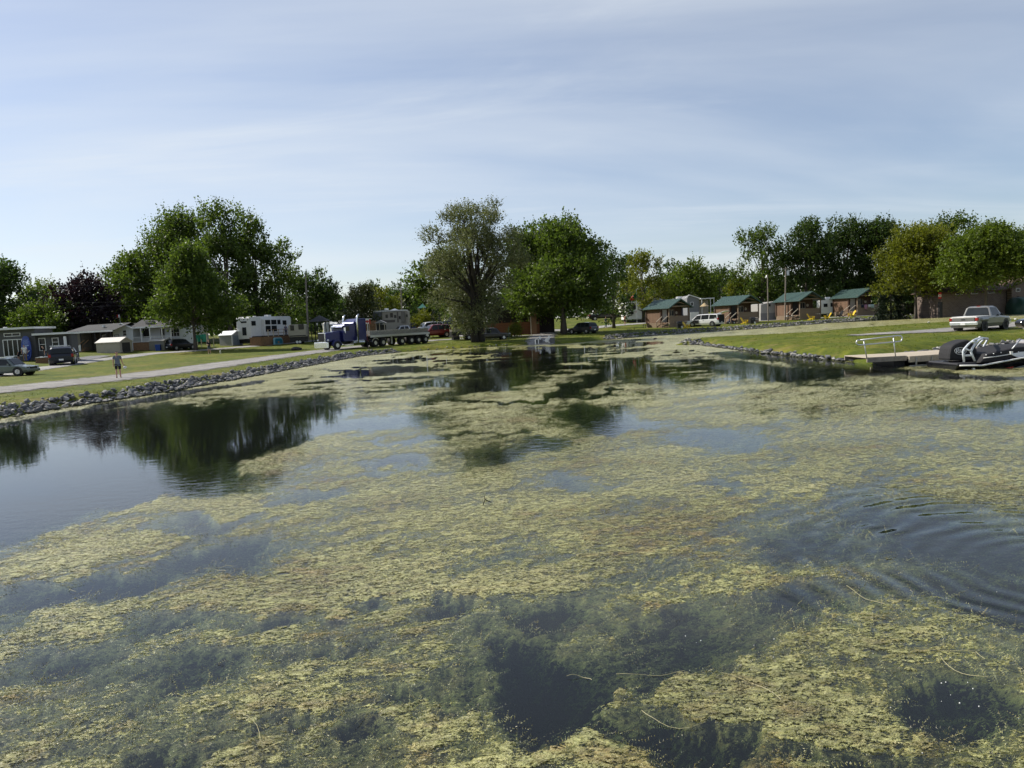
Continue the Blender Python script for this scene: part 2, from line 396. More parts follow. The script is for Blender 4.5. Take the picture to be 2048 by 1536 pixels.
# pale lane in front of the left trailers
lane = pl([(60, 741), (180, 722), (300, 708), (420, 700), (500, 693), (600, 684), (680, 680), (760, 676), (830, 672)])
d0 = np.array(lane[0]) - np.array(lane[1]); d0 /= np.linalg.norm(d0)
strip('lane', [tuple(np.array(lane[0]) + d0 * 40)] + lane, [3.0] * 10, ASPH, 0.12, lift=0.045, label='pale lane in front of the trailers', seed=2)
# drive through the yard behind the willow towards the cabins
yard = pl([(890, 674), (960, 670), (1040, 664), (1110, 661), (1180, 657), (1240, 650), (1300, 646)])
e1 = np.array(at(1420, 135)[:2]); e2 = np.array(at(1600, 141)[:2]); e3 = np.array(at(1800, 143)[:2]); e4 = np.array(at(2100, 140)[:2])
strip('yard_road', yard + [tuple(e1), tuple(e2), tuple(e3), tuple(e4)], [5, 6, 7, 6, 4.6, 4.2, 4.0, 4.0, 4.0, 4.2, 4.2], ASPH, 0.2, lift=0.055, label='pale drive through the yard and behind the cabins', seed=3)
ramp = pl([(1090, 662), (1085, 672), (1080, 682)]) + [G(1078, 691)]
strip('launch_ramp', ramp, [6.5, 6.0, 5.0, 5.0], GRAVEL, 0.3, lift=0.065, label='gravel launch ramp running down to the water', seed=4)
spitg = pl([(1690, 673), (1760, 668), (1850, 664), (1960, 656), (2048, 648)])
d0 = np.array(spitg[-1]) - np.array(spitg[-2]); d0 /= np.linalg.norm(d0)
strip('spit_gravel', spitg + [tuple(np.array(spitg[-1]) + d0 * 25)], [3.0, 4.5, 6.0, 7.5, 7.5, 7.5], GRAVEL, 0.5, label='gravel parking strip on the grassy spit', seed=5)
drv = pl([(205, 712), (150, 722), (95, 727)])
strip('driveway', drv, [4.0, 5.0, 6.0], gravel_material('drive_gravel', (0.17, 0.17, 0.175), (0.25, 0.25, 0.255)), 0.3, lift=0.06, label='grey driveway beside the grey cottage', seed=6)

# --- tufts and blades that break up the mown lawn near the water
rsg = np.random.RandomState(41)
def tufts(n, x0, x1, y0, y1, hmin, hmax, smax=40, per=5):
    X = rsg.uniform(x0, x1, n); Yv = rsg.uniform(y0, y1, n); sd_ = shore_dist(X, Yv); k = (sd_ > .9) & (sd_ < smax) & (np.abs(X / Yv) < .8) & (gnoise(X * .5, Yv * .5) + .5 * gnoise(X * 2.1, Yv * 2.1) > -.1)
    X, Yv = X[k], Yv[k]; X = np.repeat(X, per) + rsg.normal(0, .06, len(X) * per); Yv = np.repeat(Yv, per) + rsg.normal(0, .06, len(Yv) * per); Zv = height(X, Yv) - .01; m = len(X)
    a = rsg.uniform(0, 6.28, m); h = rsg.uniform(hmin, hmax, m); w = h * .22; lx, ly = rsg.normal(0, .35, m) * h, rsg.normal(0, .35, m) * h
    P = np.stack([np.stack([X - np.cos(a) * w, Yv - np.sin(a) * w, Zv], 1), np.stack([X + np.cos(a) * w, Yv + np.sin(a) * w, Zv], 1), np.stack([X + lx, Yv + ly, Zv + h], 1)], 1)
    return P.reshape(-1, 3)
def blade_material():
    m = new_mat('grass_blade'); n = m.node_tree.nodes; l = m.node_tree.links.new; o = n.new('ShaderNodeOutputMaterial'); g = n.new('ShaderNodeNewGeometry')
    r = n.new('ShaderNodeValToRGB'); l(g.outputs['Random Per Island'], r.inputs[0]); e = r.color_ramp.elements; e[0].color = (.06, .10, .010, 1); e[1].color = (.22, .22, .04, 1); e.new(.6).color = (.12, .16, .018, 1)
    d = n.new('ShaderNodeBsdfDiffuse'); t = n.new('ShaderNodeBsdfTranslucent'); l(r.outputs[0], d.inputs[0]); l(r.outputs[0], t.inputs[0]); mx_ = n.new('ShaderNodeMixShader'); mx_.inputs[0].default_value = .4; l(d.outputs[0], mx_.inputs[1]); l(t.outputs[0], mx_.inputs[2]); l(mx_.outputs[0], o.inputs[0]); return m
TF = np.concatenate([tufts(9000, -50, -5, 24, 92, .03, .09, 9), tufts(9000, 10, 50, 30, 92, .03, .09, 14), tufts(2500, -12, 30, 84, 112, .04, .10, 9, 4)])
gt_ = link('grass_tufts', mesh_np('grass_tufts', TF, np.arange(len(TF)).reshape(-1, 3), blade_material())); tag(gt_, 'rough grass tufts on the lawns beside the water', kind='stuff')
# ================================================================== POND: water body, weed mats, floating sprigs
def water_material():
    m = new_mat('pond_water'); n = m.node_tree.nodes; l = m.node_tree.links.new
    o = n.new('ShaderNodeOutputMaterial')
    g = n.new('ShaderNodeNewGeometry'); sp = n.new('ShaderNodeSeparateXYZ'); l(g.outputs['Position'], sp.inputs[0])
    def M(op, a, b=None, c=None, clamp=False):
        k = n.new('ShaderNodeMath'); k.operation = op; k.use_clamp = clamp
        for i, v in enumerate((a, b, c)):
            if v is None: continue
            if isinstance(v, (int, float)): k.inputs[i].default_value = v
            else: l(v, k.inputs[i])
        return k.outputs[0]
    # rings spreading from something that just broke the surface, right of the camera
    CX, CY = 5.9, 7.2
    wob = n.new('ShaderNodeTexNoise'); l(g.outputs['Position'], wob.inputs['Vector']); wob.inputs['Scale'].default_value = 0.55; wob.inputs['Detail'].default_value = 2
    r0 = M('SQRT', M('ADD', M('POWER', M('SUBTRACT', sp.outputs[0], CX), 2.0), M('POWER', M('SUBTRACT', sp.outputs[1], CY), 2.0)))
    r = M('ADD', r0, M('MULTIPLY', M('SUBTRACT', wob.outputs['Fac'], 0.5), 0.9))
    wb2 = n.new('ShaderNodeTexNoise'); l(g.outputs['Position'], wb2.inputs['Vector']); wb2.inputs['Scale'].default_value = 0.9; wb2.inputs['Detail'].default_value = 3
    wob2 = M('MULTIPLY', M('SUBTRACT', wb2.outputs['Fac'], .28), 2.6)
    ph = M('MULTIPLY', M('POWER', r, 0.80), 27.0)
    env = n.new('ShaderNodeMapRange'); env.interpolation_type = 'SMOOTHSTEP'; l(r0, env.inputs[0]); env.inputs[1].default_value = 4.1; env.inputs[2].default_value = 2.6
    env2 = n.new('ShaderNodeMapRange'); l(r0, env2.inputs[0]); env2.inputs[1].default_value = 0.2; env2.inputs[2].default_value = 2.4; env2.inputs[3].default_value = 0.22
    dirm = n.new('ShaderNodeMapRange'); dirm.interpolation_type = 'SMOOTHSTEP'; l(M('ADD', M('SUBTRACT', sp.outputs[1], CY), M('MULTIPLY', M('SUBTRACT', CX, sp.outputs[0]), 0.35)), dirm.inputs[0])
    dirm.inputs[1].default_value = -1.3; dirm.inputs[2].default_value = 0.8; dirm.inputs[3].default_value = 0.08
    ring = M('MULTIPLY', M('MULTIPLY', M('MULTIPLY', M('SINE', ph), env.outputs[0]), env2.outputs[0]), dirm.outputs[0])
    # small wind ripples, in patches
    def nz(sc, stretch, det):
        mp = n.new('ShaderNodeMapping'); l(g.outputs['Position'], mp.inputs[0]); mp.inputs['Scale'].default_value = stretch
        z = n.new('ShaderNodeTexNoise'); l(mp.outputs[0], z.inputs['Vector']); z.inputs['Scale'].default_value = sc; z.inputs['Detail'].default_value = det; return z.outputs['Fac']
    patch = n.new('ShaderNodeMapRange'); patch.interpolation_type = 'SMOOTHSTEP'; l(nz(0.09, (1, 1, 1), 2), patch.inputs[0]); patch.inputs[1].default_value = 0.42; patch.inputs[2].default_value = 0.62; patch.inputs[3].default_value = 0.12
    rip = M('MULTIPLY', nz(3.2, (1.0, 1.5, 1), 3), patch.outputs[0])
    rip2 = M('MULTIPLY', nz(0.7, (1, 1, 1), 2), 0.25)
    h = M('ADD', M('MULTIPLY', M('MULTIPLY', ring, wob2), 0.0120), M('MULTIPLY', M('ADD', rip, rip2), 0.0060))
    bp = n.new('ShaderNodeBump'); bp.inputs['Strength'].default_value = 1.0; bp.inputs['Distance'].default_value = 1.0; l(h, bp.inputs['Height'])
    fr = n.new('ShaderNodeFresnel'); fr.inputs['IOR'].default_value = 1.333; l(bp.outputs[0], fr.inputs['Normal'])
    tr = n.new('ShaderNodeBsdfTransparent'); tr.inputs[0].default_value = (0.97, 0.98, 0.97, 1)
    gl = n.new('ShaderNodeBsdfGlossy'); gl.inputs['Color'].default_value = (0.97, 0.98, 1, 1); gl.inputs['Roughness'].default_value = 0.035; l(bp.outputs[0], gl.inputs['Normal'])
    df = n.new('ShaderNodeBsdfDiffuse'); df.inputs[0].default_value = (0.17, 0.20, 0.19, 1)        # suspended silt
    ts = n.new('ShaderNodeMixShader'); ts.inputs[0].default_value = 0.045; l(tr.outputs[0], ts.inputs[1]); l(df.outputs[0], ts.inputs[2])
    # from below (light coming down through the surface) the pane is simply clear: no false total reflection
    fm = n.new('ShaderNodeMix'); l(g.outputs['Backfacing'], fm.inputs['Factor']); l(fr.outputs[0], fm.inputs['A']); fm.inputs['B'].default_value = 0.05
    mxs = n.new('ShaderNodeMixShader'); l(fm.outputs['Result'], mxs.inputs[0]); l(ts.outputs[0], mxs.inputs[1]); l(gl.outputs[0], mxs.inputs[2])
    l(mxs.outputs[0], o.inputs['Surface'])
    va = n.new('ShaderNodeVolumeAbsorption'); va.inputs['Color'].default_value = (0.40, 0.52, 0.42, 1); va.inputs['Density'].default_value = 8.0
    l(va.outputs[0], o.inputs['Volume'])
    return m
wb = MB(); wb.box(-260, 260, -60, 210, -1.9, 0.0)
water = wb.build('pond_water', water_material()); tag(water, 'still pond water with rings spreading at the right', kind='structure')
mud = MB(); mud.box(-262, 262, -62, 140, -2.2, -1.95)
tag(mud.build('pond_bed', PM('pond_mud', (0.02, 0.025, 0.02), 0.95, var=0.3, scale=1.5)), 'dark mud bed under the pond', kind='structure')

# --- layout of weed and open water: (px, py, half width px, half height px, depth change in m, tilt)
def blob(px, py, rx, ry, s, tilt=0.0):
    x, y = G(px, py); k = y / FPX; ky = y * y / (CAMZ * FPX)
    return (x, y, rx * k, ry * ky, s, tilt)
BLOBS = [
    # open water on the left with its fingers
    blob(60, 900, 330, 62, -.62), blob(330, 880, 210, 60, -.50), blob(500, 880, 80, 50, -.22), blob(150, 975, 260, 30, -.40), blob(0, 1040, 150, 40, -.30), blob(520, 820, 110, 18, -.26), blob(250, 830, 120, 14, -.4),
    blob(250, 1165, 90, 22, -.26), blob(100, 1195, 120, 26, -.32), blob(420, 1110, 110, 20, -.24), blob(400, 1045, 100, 13, -.22), blob(600, 1000, 90, 10, -.12), blob(330, 1235, 110, 20, -.16), blob(120, 1330, 60, 25, -.17), blob(370, 1345, 110, 30, -.2), blob(330, 1505, 60, 28, -.18),
    # mats reaching into it
    blob(300, 1015, 170, 16, .14), blob(540, 925, 70, 14, .22), blob(610, 900, 50, 12, .16), blob(180, 1075, 150, 12, .08), blob(470, 1010, 60, 12, .1),
    # small pools
    blob(790, 921, 38, 12, -.25), blob(760, 845, 110, 15, -.16), blob(620, 985, 120, 8, -.1), blob(900, 760, 50, 8, -.10), blob(1090, 890, 50, 16, -.16), blob(1240, 855, 70, 12, -.12), blob(1450, 880, 90, 30, -.10), blob(1445, 968, 50, 10, -.18),
    blob(1470, 735, 50, 26, -.22), blob(1640, 745, 150, 14, -.16), blob(1300, 750, 60, 20, -.12), blob(1180, 830, 60, 24, -.2), blob(985, 905, 60, 20, -.13), blob(1160, 970, 60, 18, -.1), blob(760, 1195, 50, 12, -.16),
    # ripple pool
    blob(1600, 1075, 110, 34, -.16), blob(1790, 1030, 150, 48, -.17), blob(1960, 1090, 150, 80, -.20), blob(2010, 1200, 90, 50, -.26), blob(1980, 820, 120, 14, -.16), blob(1850, 1170, 130, 50, -.05),
    # foreground holes
    blob(1080, 1355, 105, 70, -.75), blob(1130, 1430, 70, 22, -.30), blob(1370, 1300, 150, 40, -.18), blob(1330, 1240, 110, 20, -.22), blob(1120, 1222, 60, 24, -.42), blob(890, 1212, 60, 15, -.36), blob(1300, 1440, 60, 32, -.42), blob(1400, 1475, 75, 40, -.46),
    blob(1890, 1390, 75, 38, -.36), blob(2000, 1420, 80, 50, -.24), blob(1600, 1230, 120, 40, -.13), blob(1690, 1520, 140, 22, -.26), blob(700, 1480, 70, 30, -.20), blob(520, 1440, 120, 14, -.12), blob(1020, 1300, 40, 24, -.2), blob(640, 1330, 90, 14, -.13), blob(1330, 1360, 80, 30, -.14), blob(560, 1240, 80, 18, -.15), blob(1560, 1185, 90, 22, -.2), blob(840, 1385, 60, 14, -.12),
    # thick bright mats
    blob(760, 1180, 260, 40, .05), blob(1500, 1400, 150, 50, .12), blob(1640, 1480, 140, 30, .10), blob(1200, 1500, 80, 20, .16), blob(900, 1460, 250, 40, .07), blob(1060, 1510, 90, 26, .1), blob(1180, 1385, 60, 10, .18), blob(850, 750, 160, 16, .05), blob(1700, 1240, 110, 22, .07), blob(640, 735, 160, 12, .12), blob(780, 722, 120, 6, .14),
]
TRACKS = [([(870, 808), (1000, 803), (1120, 797), (1250, 783)], 7, -.22), ([(1100, 798), (1170, 770), (1240, 738), (1280, 715)], 8, -.26), ([(1050, 722), (1000, 760), (880, 800)], 14, -.10),
          ([(1090, 700), (1040, 735), (980, 770)], 12, -.10), ([(640, 738), (760, 745), (830, 735)], 9, -.2), ([(1700, 650), (1560, 662)], 3, -.12), ([(900, 708), (1150, 702), (1290, 690)], 5, -.14), ([(760, 880), (960, 868), (1060, 862)], 6, -.1),
          ([(1410, 700), (1600, 722), (1740, 738), (1900, 752), (2100, 760)], 8, -.26), ([(0, 852), (250, 806), (470, 770)], 8, -.3)]
def weed_depth(x, y):
    B = np.full(x.shape, 0.02)
    fw = 1 / (1 + y * .05); wx = x + (0.5 + .05 * y) * fbm(x * 1.5 * fw, y * 1.5 * fw, 5, .6); wy = y * (1 + 0.22 * fbm(x * 1.5 * fw + 40, y * 1.2 * fw, 5, .6))
    for bx, by, rx, ry, s, t in BLOBS:
        q = ((wx - bx) / rx) ** 2 + ((wy - by) / ry) ** 2
        k = q < 9
        B[k] += s * np.exp(-q[k])
    for pts, wpx, s in TRACKS:
        w = [G(*p) for p in pts]
        for (x1, y1), (x2, y2) in zip(w[:-1], w[1:]):
            ym = (y1 + y2) / 2
            # track half width in metres, measured along the ground the way the photograph shows it
            hw = max(0.35, wpx * ym * ym / (CAMZ * FPX) * 0.35)
            ex, ey = x2 - x1, y2 - y1; L2 = ex * ex + ey * ey
            t = np.clip(((wx - x1) * ex + (wy - y1) * ey) / L2, 0, 1)
            q = ((wx - x1 - t * ex) ** 2 + (wy - y1 - t * ey) ** 2) / hw ** 2
            B = np.minimum(B, 0.02 + s * np.exp(-q) + 0.02 * (1 - np.exp(-q)) + np.maximum(B - .02, 0)) if False else B + s * np.exp(-q * 1.2) * (B > -0.2)
    return B
def weed_height(x, y, want_cov=False):
    B = weed_depth(x, y)
    # flow of the strands: warped, stretched noise
    wx = x + 0.55 * fbm(x * .55, y * .55, 3); wy = y + 0.55 * fbm(x * .55 + 31, y * .55 + 7, 3)
    ca, sa = math.cos(0.45), math.sin(0.45)
    u = wx * ca + wy * sa; v = -wx * sa + wy * ca
    n1 = fbm(u * 0.42, v * 0.9, 4, 0.55)           # metre-scale clumps
    n2 = fbm(u * 1.9 + 9, v * 4.0, 5, 0.62)         # tufts
    n3 = fbm(u * 7.0, v * 15 + 3, 4, 0.75)          # strands
    nr = 1 - 2.6 * np.abs(fbm(u * 2.6 + 50, v * 6.5, 3, 0.6))   # ridged wisps
    far = np.clip((y - 9) / 16, 0, 1); vfar = np.clip((y - 34) / 22, 0, 1)
    B = B * (0.92 - 0.36 * far)
    mean = B + 0.012 - .034 * np.clip((12 - y) / 6, 0, 1) + (0.12 - 0.045 * far) * n1 + (0.11 - 0.035 * far) * n2 + (0.024 - .008 * far) * nr + 0.012 * far + 0.020 * vfar
    # in front of the willow the cover breaks up into streaks
    br = np.exp(-((x + 1.5) / (7 + 0.06 * y)) ** 2) * np.clip((y - 30) / 14, 0, 1) * np.clip((96 - y) / 14, 0, 1)
    mean = mean - 0.045 * br + 0.15 * br * fbm(x * 0.35, y * 0.75, 4, 0.65)
    # wind streaks: long thin lanes of open water across the far pond
    st_ = fbm(x * .16 + 7, y * .55 + .25 * x * .16, 5, .68); lane_ = np.clip((y - 26) / 22, 0, 1) * np.clip(-(shore_dist(x, y) + 1.5) / 7, 0, 1)
    mean = np.minimum(mean, 0.040 + 0.014 * far) + lane_ * 1.1 * np.minimum(st_ + .015, 0)
    z = mean + (0.085 - 0.03 * far) * n3
    z = np.where(z < 0, z * .55, 0.014 * np.tanh(z / 0.05))
    if want_cov:
        m = mean + 0.045 * n3
        mid = np.clip((y - 9) / 6, 0, 1) * np.clip((48 - y) / 14, 0, 1)
        return z, np.clip((m + 0.105) / (0.16 - .02 * far) - .16 * mid, 0, 1.1), np.clip(0.5 + n2 * 1.2, 0, 1)
    return z
rows = 430; cols = 900
dyp = np.linspace(1010, 33, rows); dist = CAMZ * FPX / dyp
tl = np.linspace(-0.92, 0.90, cols)
Y2, T2 = np.meshgrid(dist, tl, indexing='ij')
jit = np.random.RandomState(3)
X2 = (T2 + jit.uniform(-.3, .3, T2.shape) * (tl[1] - tl[0])) * Y2
wzx, wzy = X2.ravel(), Y2.ravel()
WZ, WC, WT = weed_height(wzx, wzy, True)
sdw = shore_dist(wzx, wzy)
# the far channel and the strip at the far bank are completely covered
bk = (sdw > -2.6) & (wzy > 50); WZ = np.where(bk, np.maximum(WZ, 0.010 + 0.02 * fbm(wzx * 2, wzy * 2, 3)), WZ); WC = np.where(bk, np.maximum(WC, 1.15), WC)
chan = (wzy > 62) & (wzx > 14 + (wzy - 62) * 0.16)
WZ = np.where(chan, np.maximum(WZ, 0.009 + 0.03 * fbm(wzx * .6, wzy * .6, 3)), WZ); WC = np.where(chan, np.maximum(WC, 1.0 + .3 * fbm(wzx * .6, wzy * .6, 3)), WC)
WZ = np.maximum(WZ, -1.2)
WV = np.stack([wzx, wzy, WZ], 1)
ii = np.arange(rows * cols).reshape(rows, cols)
WF = np.stack([ii[:-1, :-1], ii[:-1, 1:], ii[1:, 1:], ii[1:, :-1]], -1).reshape(-1, 4)
WF = WF[(sdw[WF] < 0.8).any(1) & (WZ[WF] > -0.42).any(1)]
def weed_material(name, c_lo, c_mid, c_hi, gloss=0.35, leaf=False, lace=(.70, .455)):
    m = new_mat(name); n = m.node_tree.nodes; l = m.node_tree.links.new
    o = n.new('ShaderNodeOutputMaterial'); p = n.new('ShaderNodeBsdfPrincipled')
    g = n.new('ShaderNodeNewGeometry')
    def nz(sc, st, det, rough=0.65, dis=0.0):
        mp = n.new('ShaderNodeMapping'); l(g.outputs['Position'], mp.inputs[0]); mp.inputs['Scale'].default_value = st; mp.inputs['Rotation'].default_value = (0, 0, -0.45)
        z = n.new('ShaderNodeTexNoise'); l(mp.outputs[0], z.inputs['Vector']); z.inputs['Scale'].default_value = sc; z.inputs['Detail'].default_value = det
        z.inputs['Roughness'].default_value = rough; z.inputs['Distortion'].default_value = dis; return z
    a = nz(0.5, (1, 1.6, 1), 4); b = nz(7, (1, 2.4, 1), 5, 0.7, .8); c = nz(38, (1, 2.0, 1), 3, 0.7)
    mp = n.new('ShaderNodeMath'); mp.operation = 'MULTIPLY_ADD'; l(b.outputs['Fac'], mp.inputs[0]); mp.inputs[1].default_value = 0.78
    q = n.new('ShaderNodeMath'); q.operation = 'MULTIPLY'; l(a.outputs['Fac'], q.inputs[0]); q.inputs[1].default_value = 0.30; l(q.outputs[0], mp.inputs[2])
    src = mp.outputs[0]
    if leaf:
        ta = n.new('ShaderNodeAttribute'); ta.attribute_name = 'tone'; ra = n.new('ShaderNodeMath'); ra.operation = 'MULTIPLY_ADD'; l(ta.outputs['Fac'], ra.inputs[0]); ra.inputs[1].default_value = 0.62
        q2 = n.new('ShaderNodeMath'); q2.operation = 'MULTIPLY'; l(a.outputs['Fac'], q2.inputs[0]); q2.inputs[1].default_value = 0.5; l(q2.outputs[0], ra.inputs[2]); src = ra.outputs[0]
    r = n.new('ShaderNodeValToRGB'); l(src, r.inputs[0]); e = r.color_ramp.elements
    e[0].position = 0.38; e[0].color = _lin(c_lo); e[1].position = 0.68; e[1].color = _lin(c_hi); k = e.new(0.52); k.color = _lin(c_mid)
    hp_ = nz(0.33, (1, 1.4, 1), 3); hq = nz(2.3, (1, 1.8, 1), 4)
    ha = n.new('ShaderNodeMath'); ha.operation = 'MULTIPLY_ADD'; l(hq.outputs['Fac'], ha.inputs[0]); ha.inputs[1].default_value = .55; hb_ = n.new('ShaderNodeMath'); hb_.operation = 'MULTIPLY'; l(hp_.outputs['Fac'], hb_.inputs[0]); hb_.inputs[1].default_value = .45; l(hb_.outputs[0], ha.inputs[2])
    hr_ = n.new('ShaderNodeValToRGB'); l(ha.outputs[0], hr_.inputs[0]); he = hr_.color_ramp.elements; he[0].position = .36; he[0].color = (.80, .62, .50, 1); he[1].position = .64; he[1].color = (1.12, 1.10, .95, 1); he.new(.5).color = (.92, 1.02, .85, 1)
    hm = n.new('ShaderNodeMix'); hm.data_type = 'RGBA'; hm.blend_type = 'MULTIPLY'; hm.inputs['Factor'].default_value = 1; l(r.outputs[0], hm.inputs['A']); l(hr_.outputs[0], hm.inputs['B'])
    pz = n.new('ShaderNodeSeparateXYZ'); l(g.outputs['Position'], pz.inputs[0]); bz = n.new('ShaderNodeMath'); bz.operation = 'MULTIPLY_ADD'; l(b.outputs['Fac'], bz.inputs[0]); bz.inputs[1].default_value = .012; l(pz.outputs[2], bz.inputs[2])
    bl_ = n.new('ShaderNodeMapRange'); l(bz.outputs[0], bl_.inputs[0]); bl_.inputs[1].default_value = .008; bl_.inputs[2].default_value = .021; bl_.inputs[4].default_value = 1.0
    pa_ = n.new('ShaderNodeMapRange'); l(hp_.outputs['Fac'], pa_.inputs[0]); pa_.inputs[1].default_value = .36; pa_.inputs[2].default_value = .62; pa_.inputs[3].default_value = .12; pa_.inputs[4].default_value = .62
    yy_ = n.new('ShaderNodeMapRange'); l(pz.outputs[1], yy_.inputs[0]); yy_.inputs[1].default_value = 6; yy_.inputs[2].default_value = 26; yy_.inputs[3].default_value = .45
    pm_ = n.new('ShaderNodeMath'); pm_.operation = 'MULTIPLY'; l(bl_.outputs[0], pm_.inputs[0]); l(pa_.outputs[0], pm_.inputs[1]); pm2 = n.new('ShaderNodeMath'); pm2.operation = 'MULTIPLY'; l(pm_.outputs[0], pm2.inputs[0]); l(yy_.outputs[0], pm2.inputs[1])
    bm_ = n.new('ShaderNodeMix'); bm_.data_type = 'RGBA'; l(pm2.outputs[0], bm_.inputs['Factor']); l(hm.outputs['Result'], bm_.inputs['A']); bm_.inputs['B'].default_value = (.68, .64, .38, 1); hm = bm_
    l(hm.outputs['Result'], p.inputs['Base Color']); p.inputs['Roughness'].default_value = gloss; p.inputs['Specular IOR Level'].default_value = 0.6
    ht = n.new('ShaderNodeMath'); ht.operation = 'MULTIPLY_ADD'; l(c.outputs['Fac'], ht.inputs[0]); ht.inputs[1].default_value = 0.45; l(b.outputs['Fac'], ht.inputs[2])
    bp = n.new('ShaderNodeBump'); bp.inputs['Strength'].default_value = 1.0; bp.inputs['Distance'].default_value = 0.035 if not leaf else 0.004
    l(ht.outputs[0], bp.inputs['Height']); l(bp.outputs[0], p.inputs['Normal'])
    if leaf:
        t = n.new('ShaderNodeBsdfTranslucent'); l(r.outputs[0], t.inputs[0]); mxs = n.new('ShaderNodeMixShader'); mxs.inputs[0].default_value = 0.25
        l(p.outputs[0], mxs.inputs[1]); l(t.outputs[0], mxs.inputs[2]); l(mxs.outputs[0], o.inputs[0])
    else:
        # lacy mat: strands with water showing between them, denser where the mat is thick
        cv = n.new('ShaderNodeAttribute'); cv.attribute_name = 'cover'
        la = nz(9, (1, 1.7, 1), 5, 0.78, .8); lb = nz(34, (1, 1.5, 1), 3, 0.8)
        lm = n.new('ShaderNodeMath'); lm.operation = 'MULTIPLY_ADD'; l(lb.outputs['Fac'], lm.inputs[0]); lm.inputs[1].default_value = .5; lq = n.new('ShaderNodeMath'); lq.operation = 'MULTIPLY'; l(la.outputs['Fac'], lq.inputs[0]); lq.inputs[1].default_value = .5; l(lq.outputs[0], lm.inputs[2])
        th = n.new('ShaderNodeMapRange'); l(cv.outputs['Fac'], th.inputs[0]); th.inputs[3].default_value = lace[0]; th.inputs[4].default_value = lace[1]
        df_ = n.new('ShaderNodeMath'); df_.operation = 'SUBTRACT'; l(lm.outputs[0], df_.inputs[0]); l(th.outputs[0], df_.inputs[1])
        fa = n.new('ShaderNodeMapRange'); fa.interpolation_type = 'SMOOTHSTEP'; l(df_.outputs[0], fa.inputs[0]); fa.inputs[1].default_value = -.018; fa.inputs[2].default_value = .022
        tp_ = n.new('ShaderNodeBsdfTransparent'); mx_ = n.new('ShaderNodeMixShader'); l(fa.outputs[0], mx_.inputs[0]); l(tp_.outputs[0], mx_.inputs[1]); l(p.outputs[0], mx_.inputs[2]); l(mx_.outputs[0], o.inputs[0])
    return m
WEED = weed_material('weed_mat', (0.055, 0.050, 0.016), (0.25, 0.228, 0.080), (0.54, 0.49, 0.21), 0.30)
SPRIG = weed_material('weed_sprig', (0.075, 0.060, 0.018), (0.22, 0.19, 0.055), (0.44, 0.40, 0.16), 0.4, True)
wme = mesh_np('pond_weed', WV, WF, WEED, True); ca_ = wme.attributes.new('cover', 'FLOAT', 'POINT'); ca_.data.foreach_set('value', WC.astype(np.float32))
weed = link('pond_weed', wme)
deep = link('submerged_weed', wme, None, (0, 0, -.045)); deep.material_slots[0].link = 'OBJECT'
deep.material_slots[0].material = weed_material('weed_deep', (0.06, 0.050, 0.015), (0.20, 0.165, 0.048), (0.40, 0.34, 0.12), 0.6, False, (.50, .37)); tag(deep, 'darker weed lying below the water surface', kind='stuff')
tag(weed, 'yellow green pond weed matted over most of the water', kind='stuff')

# --- feathery sprigs lying at the surface of the foreground
rs = np.random.RandomState(11)
def sprigs(n, ymin, ymax, Lr, leaflets, lw, ll, minz, seed, lift):
    rs = np.random.RandomState(seed)
    y = np.sqrt(rs.uniform(ymin ** 2, ymax ** 2, n * 2)); x = rs.uniform(-0.85, 0.83, n * 2) * y
    z = weed_height(x, y); keep = z > minz; x, y, z = x[keep][:n], y[keep][:n], z[keep][:n]; n = len(x)
    ang = 0.45 + 1.9 * fbm(x * .5 + 5, y * .5, 3) * 2.2 + rs.normal(0, 0.45, n)
    bend = rs.normal(0, 0.9, n); L = rs.uniform(Lr[0], Lr[1], n)
    zt = np.minimum(z + .004, 0.010) + rs.uniform(lift[0], lift[1], n); rise = rs.normal(0, 0.05, n)
    VV = []; 
    s = np.linspace(0, 1, leaflets + 1)
    # centre line points (n, k, 3)
    th = ang[:, None] + bend[:, None] * s[None, :]
    px_ = x[:, None] + np.cumsum(np.cos(th), 1) * (L / leaflets)[:, None]; py_ = y[:, None] + np.cumsum(np.sin(th), 1) * (L / leaflets)[:, None]
    pz_ = zt[:, None] + rise[:, None] * s + rs.normal(0, 0.004, (n, leaflets + 1))
    k = leaflets
    tris = []
    taper = np.sin(np.pi * (0.12 + 0.88 * s[:-1])) ** 0.6
    for side in (-1, 1):
        a = th[:, :-1] + side * (0.72 + rs.normal(0, .18, (n, k)))
        ex = px_[:, :-1] + np.cos(a) * ll * .85 * taper * rs.uniform(.7, 1.2, (n, k)); ey = py_[:, :-1] + np.sin(a) * ll * .85 * taper * rs.uniform(.7, 1.2, (n, k))
        ez = pz_[:, :-1] + rs.normal(0, 0.010, (n, k))
        w = lw
        A = np.stack([px_[:, :-1], py_[:, :-1], pz_[:, :-1]], -1); 
        Bp = np.stack([px_[:, :-1] + np.cos(th[:, :-1]) * w, py_[:, :-1] + np.sin(th[:, :-1]) * w, pz_[:, :-1] + 0.003], -1)
        E = np.stack([ex, ey, ez], -1)
        tris.append(np.stack([A, Bp, E], 2))          # n,k,3,3
    T = np.concatenate(tris, 1).reshape(-1, 3, 3)
    tone = np.clip(rs.normal(.5, .27, n) + .5 * fbm(x * 1.1 + 3, y * 1.1, 3), 0, 1)
    return T.reshape(-1, 3), np.repeat(tone, 2 * k * 3)
parts = [sprigs(12000, 3.6, 10.5, (.10, .32), 12, .0040, .020, -.05, 21, (-.030, -.002)), sprigs(3500, 9.5, 18, (.16, .40), 7, .008, .03, -.03, 22, (-.020, -.002))]
T = np.concatenate([p[0] for p in parts]); sm = mesh_np('weed_sprigs', T, np.arange(len(T)).reshape(-1, 3), SPRIG)
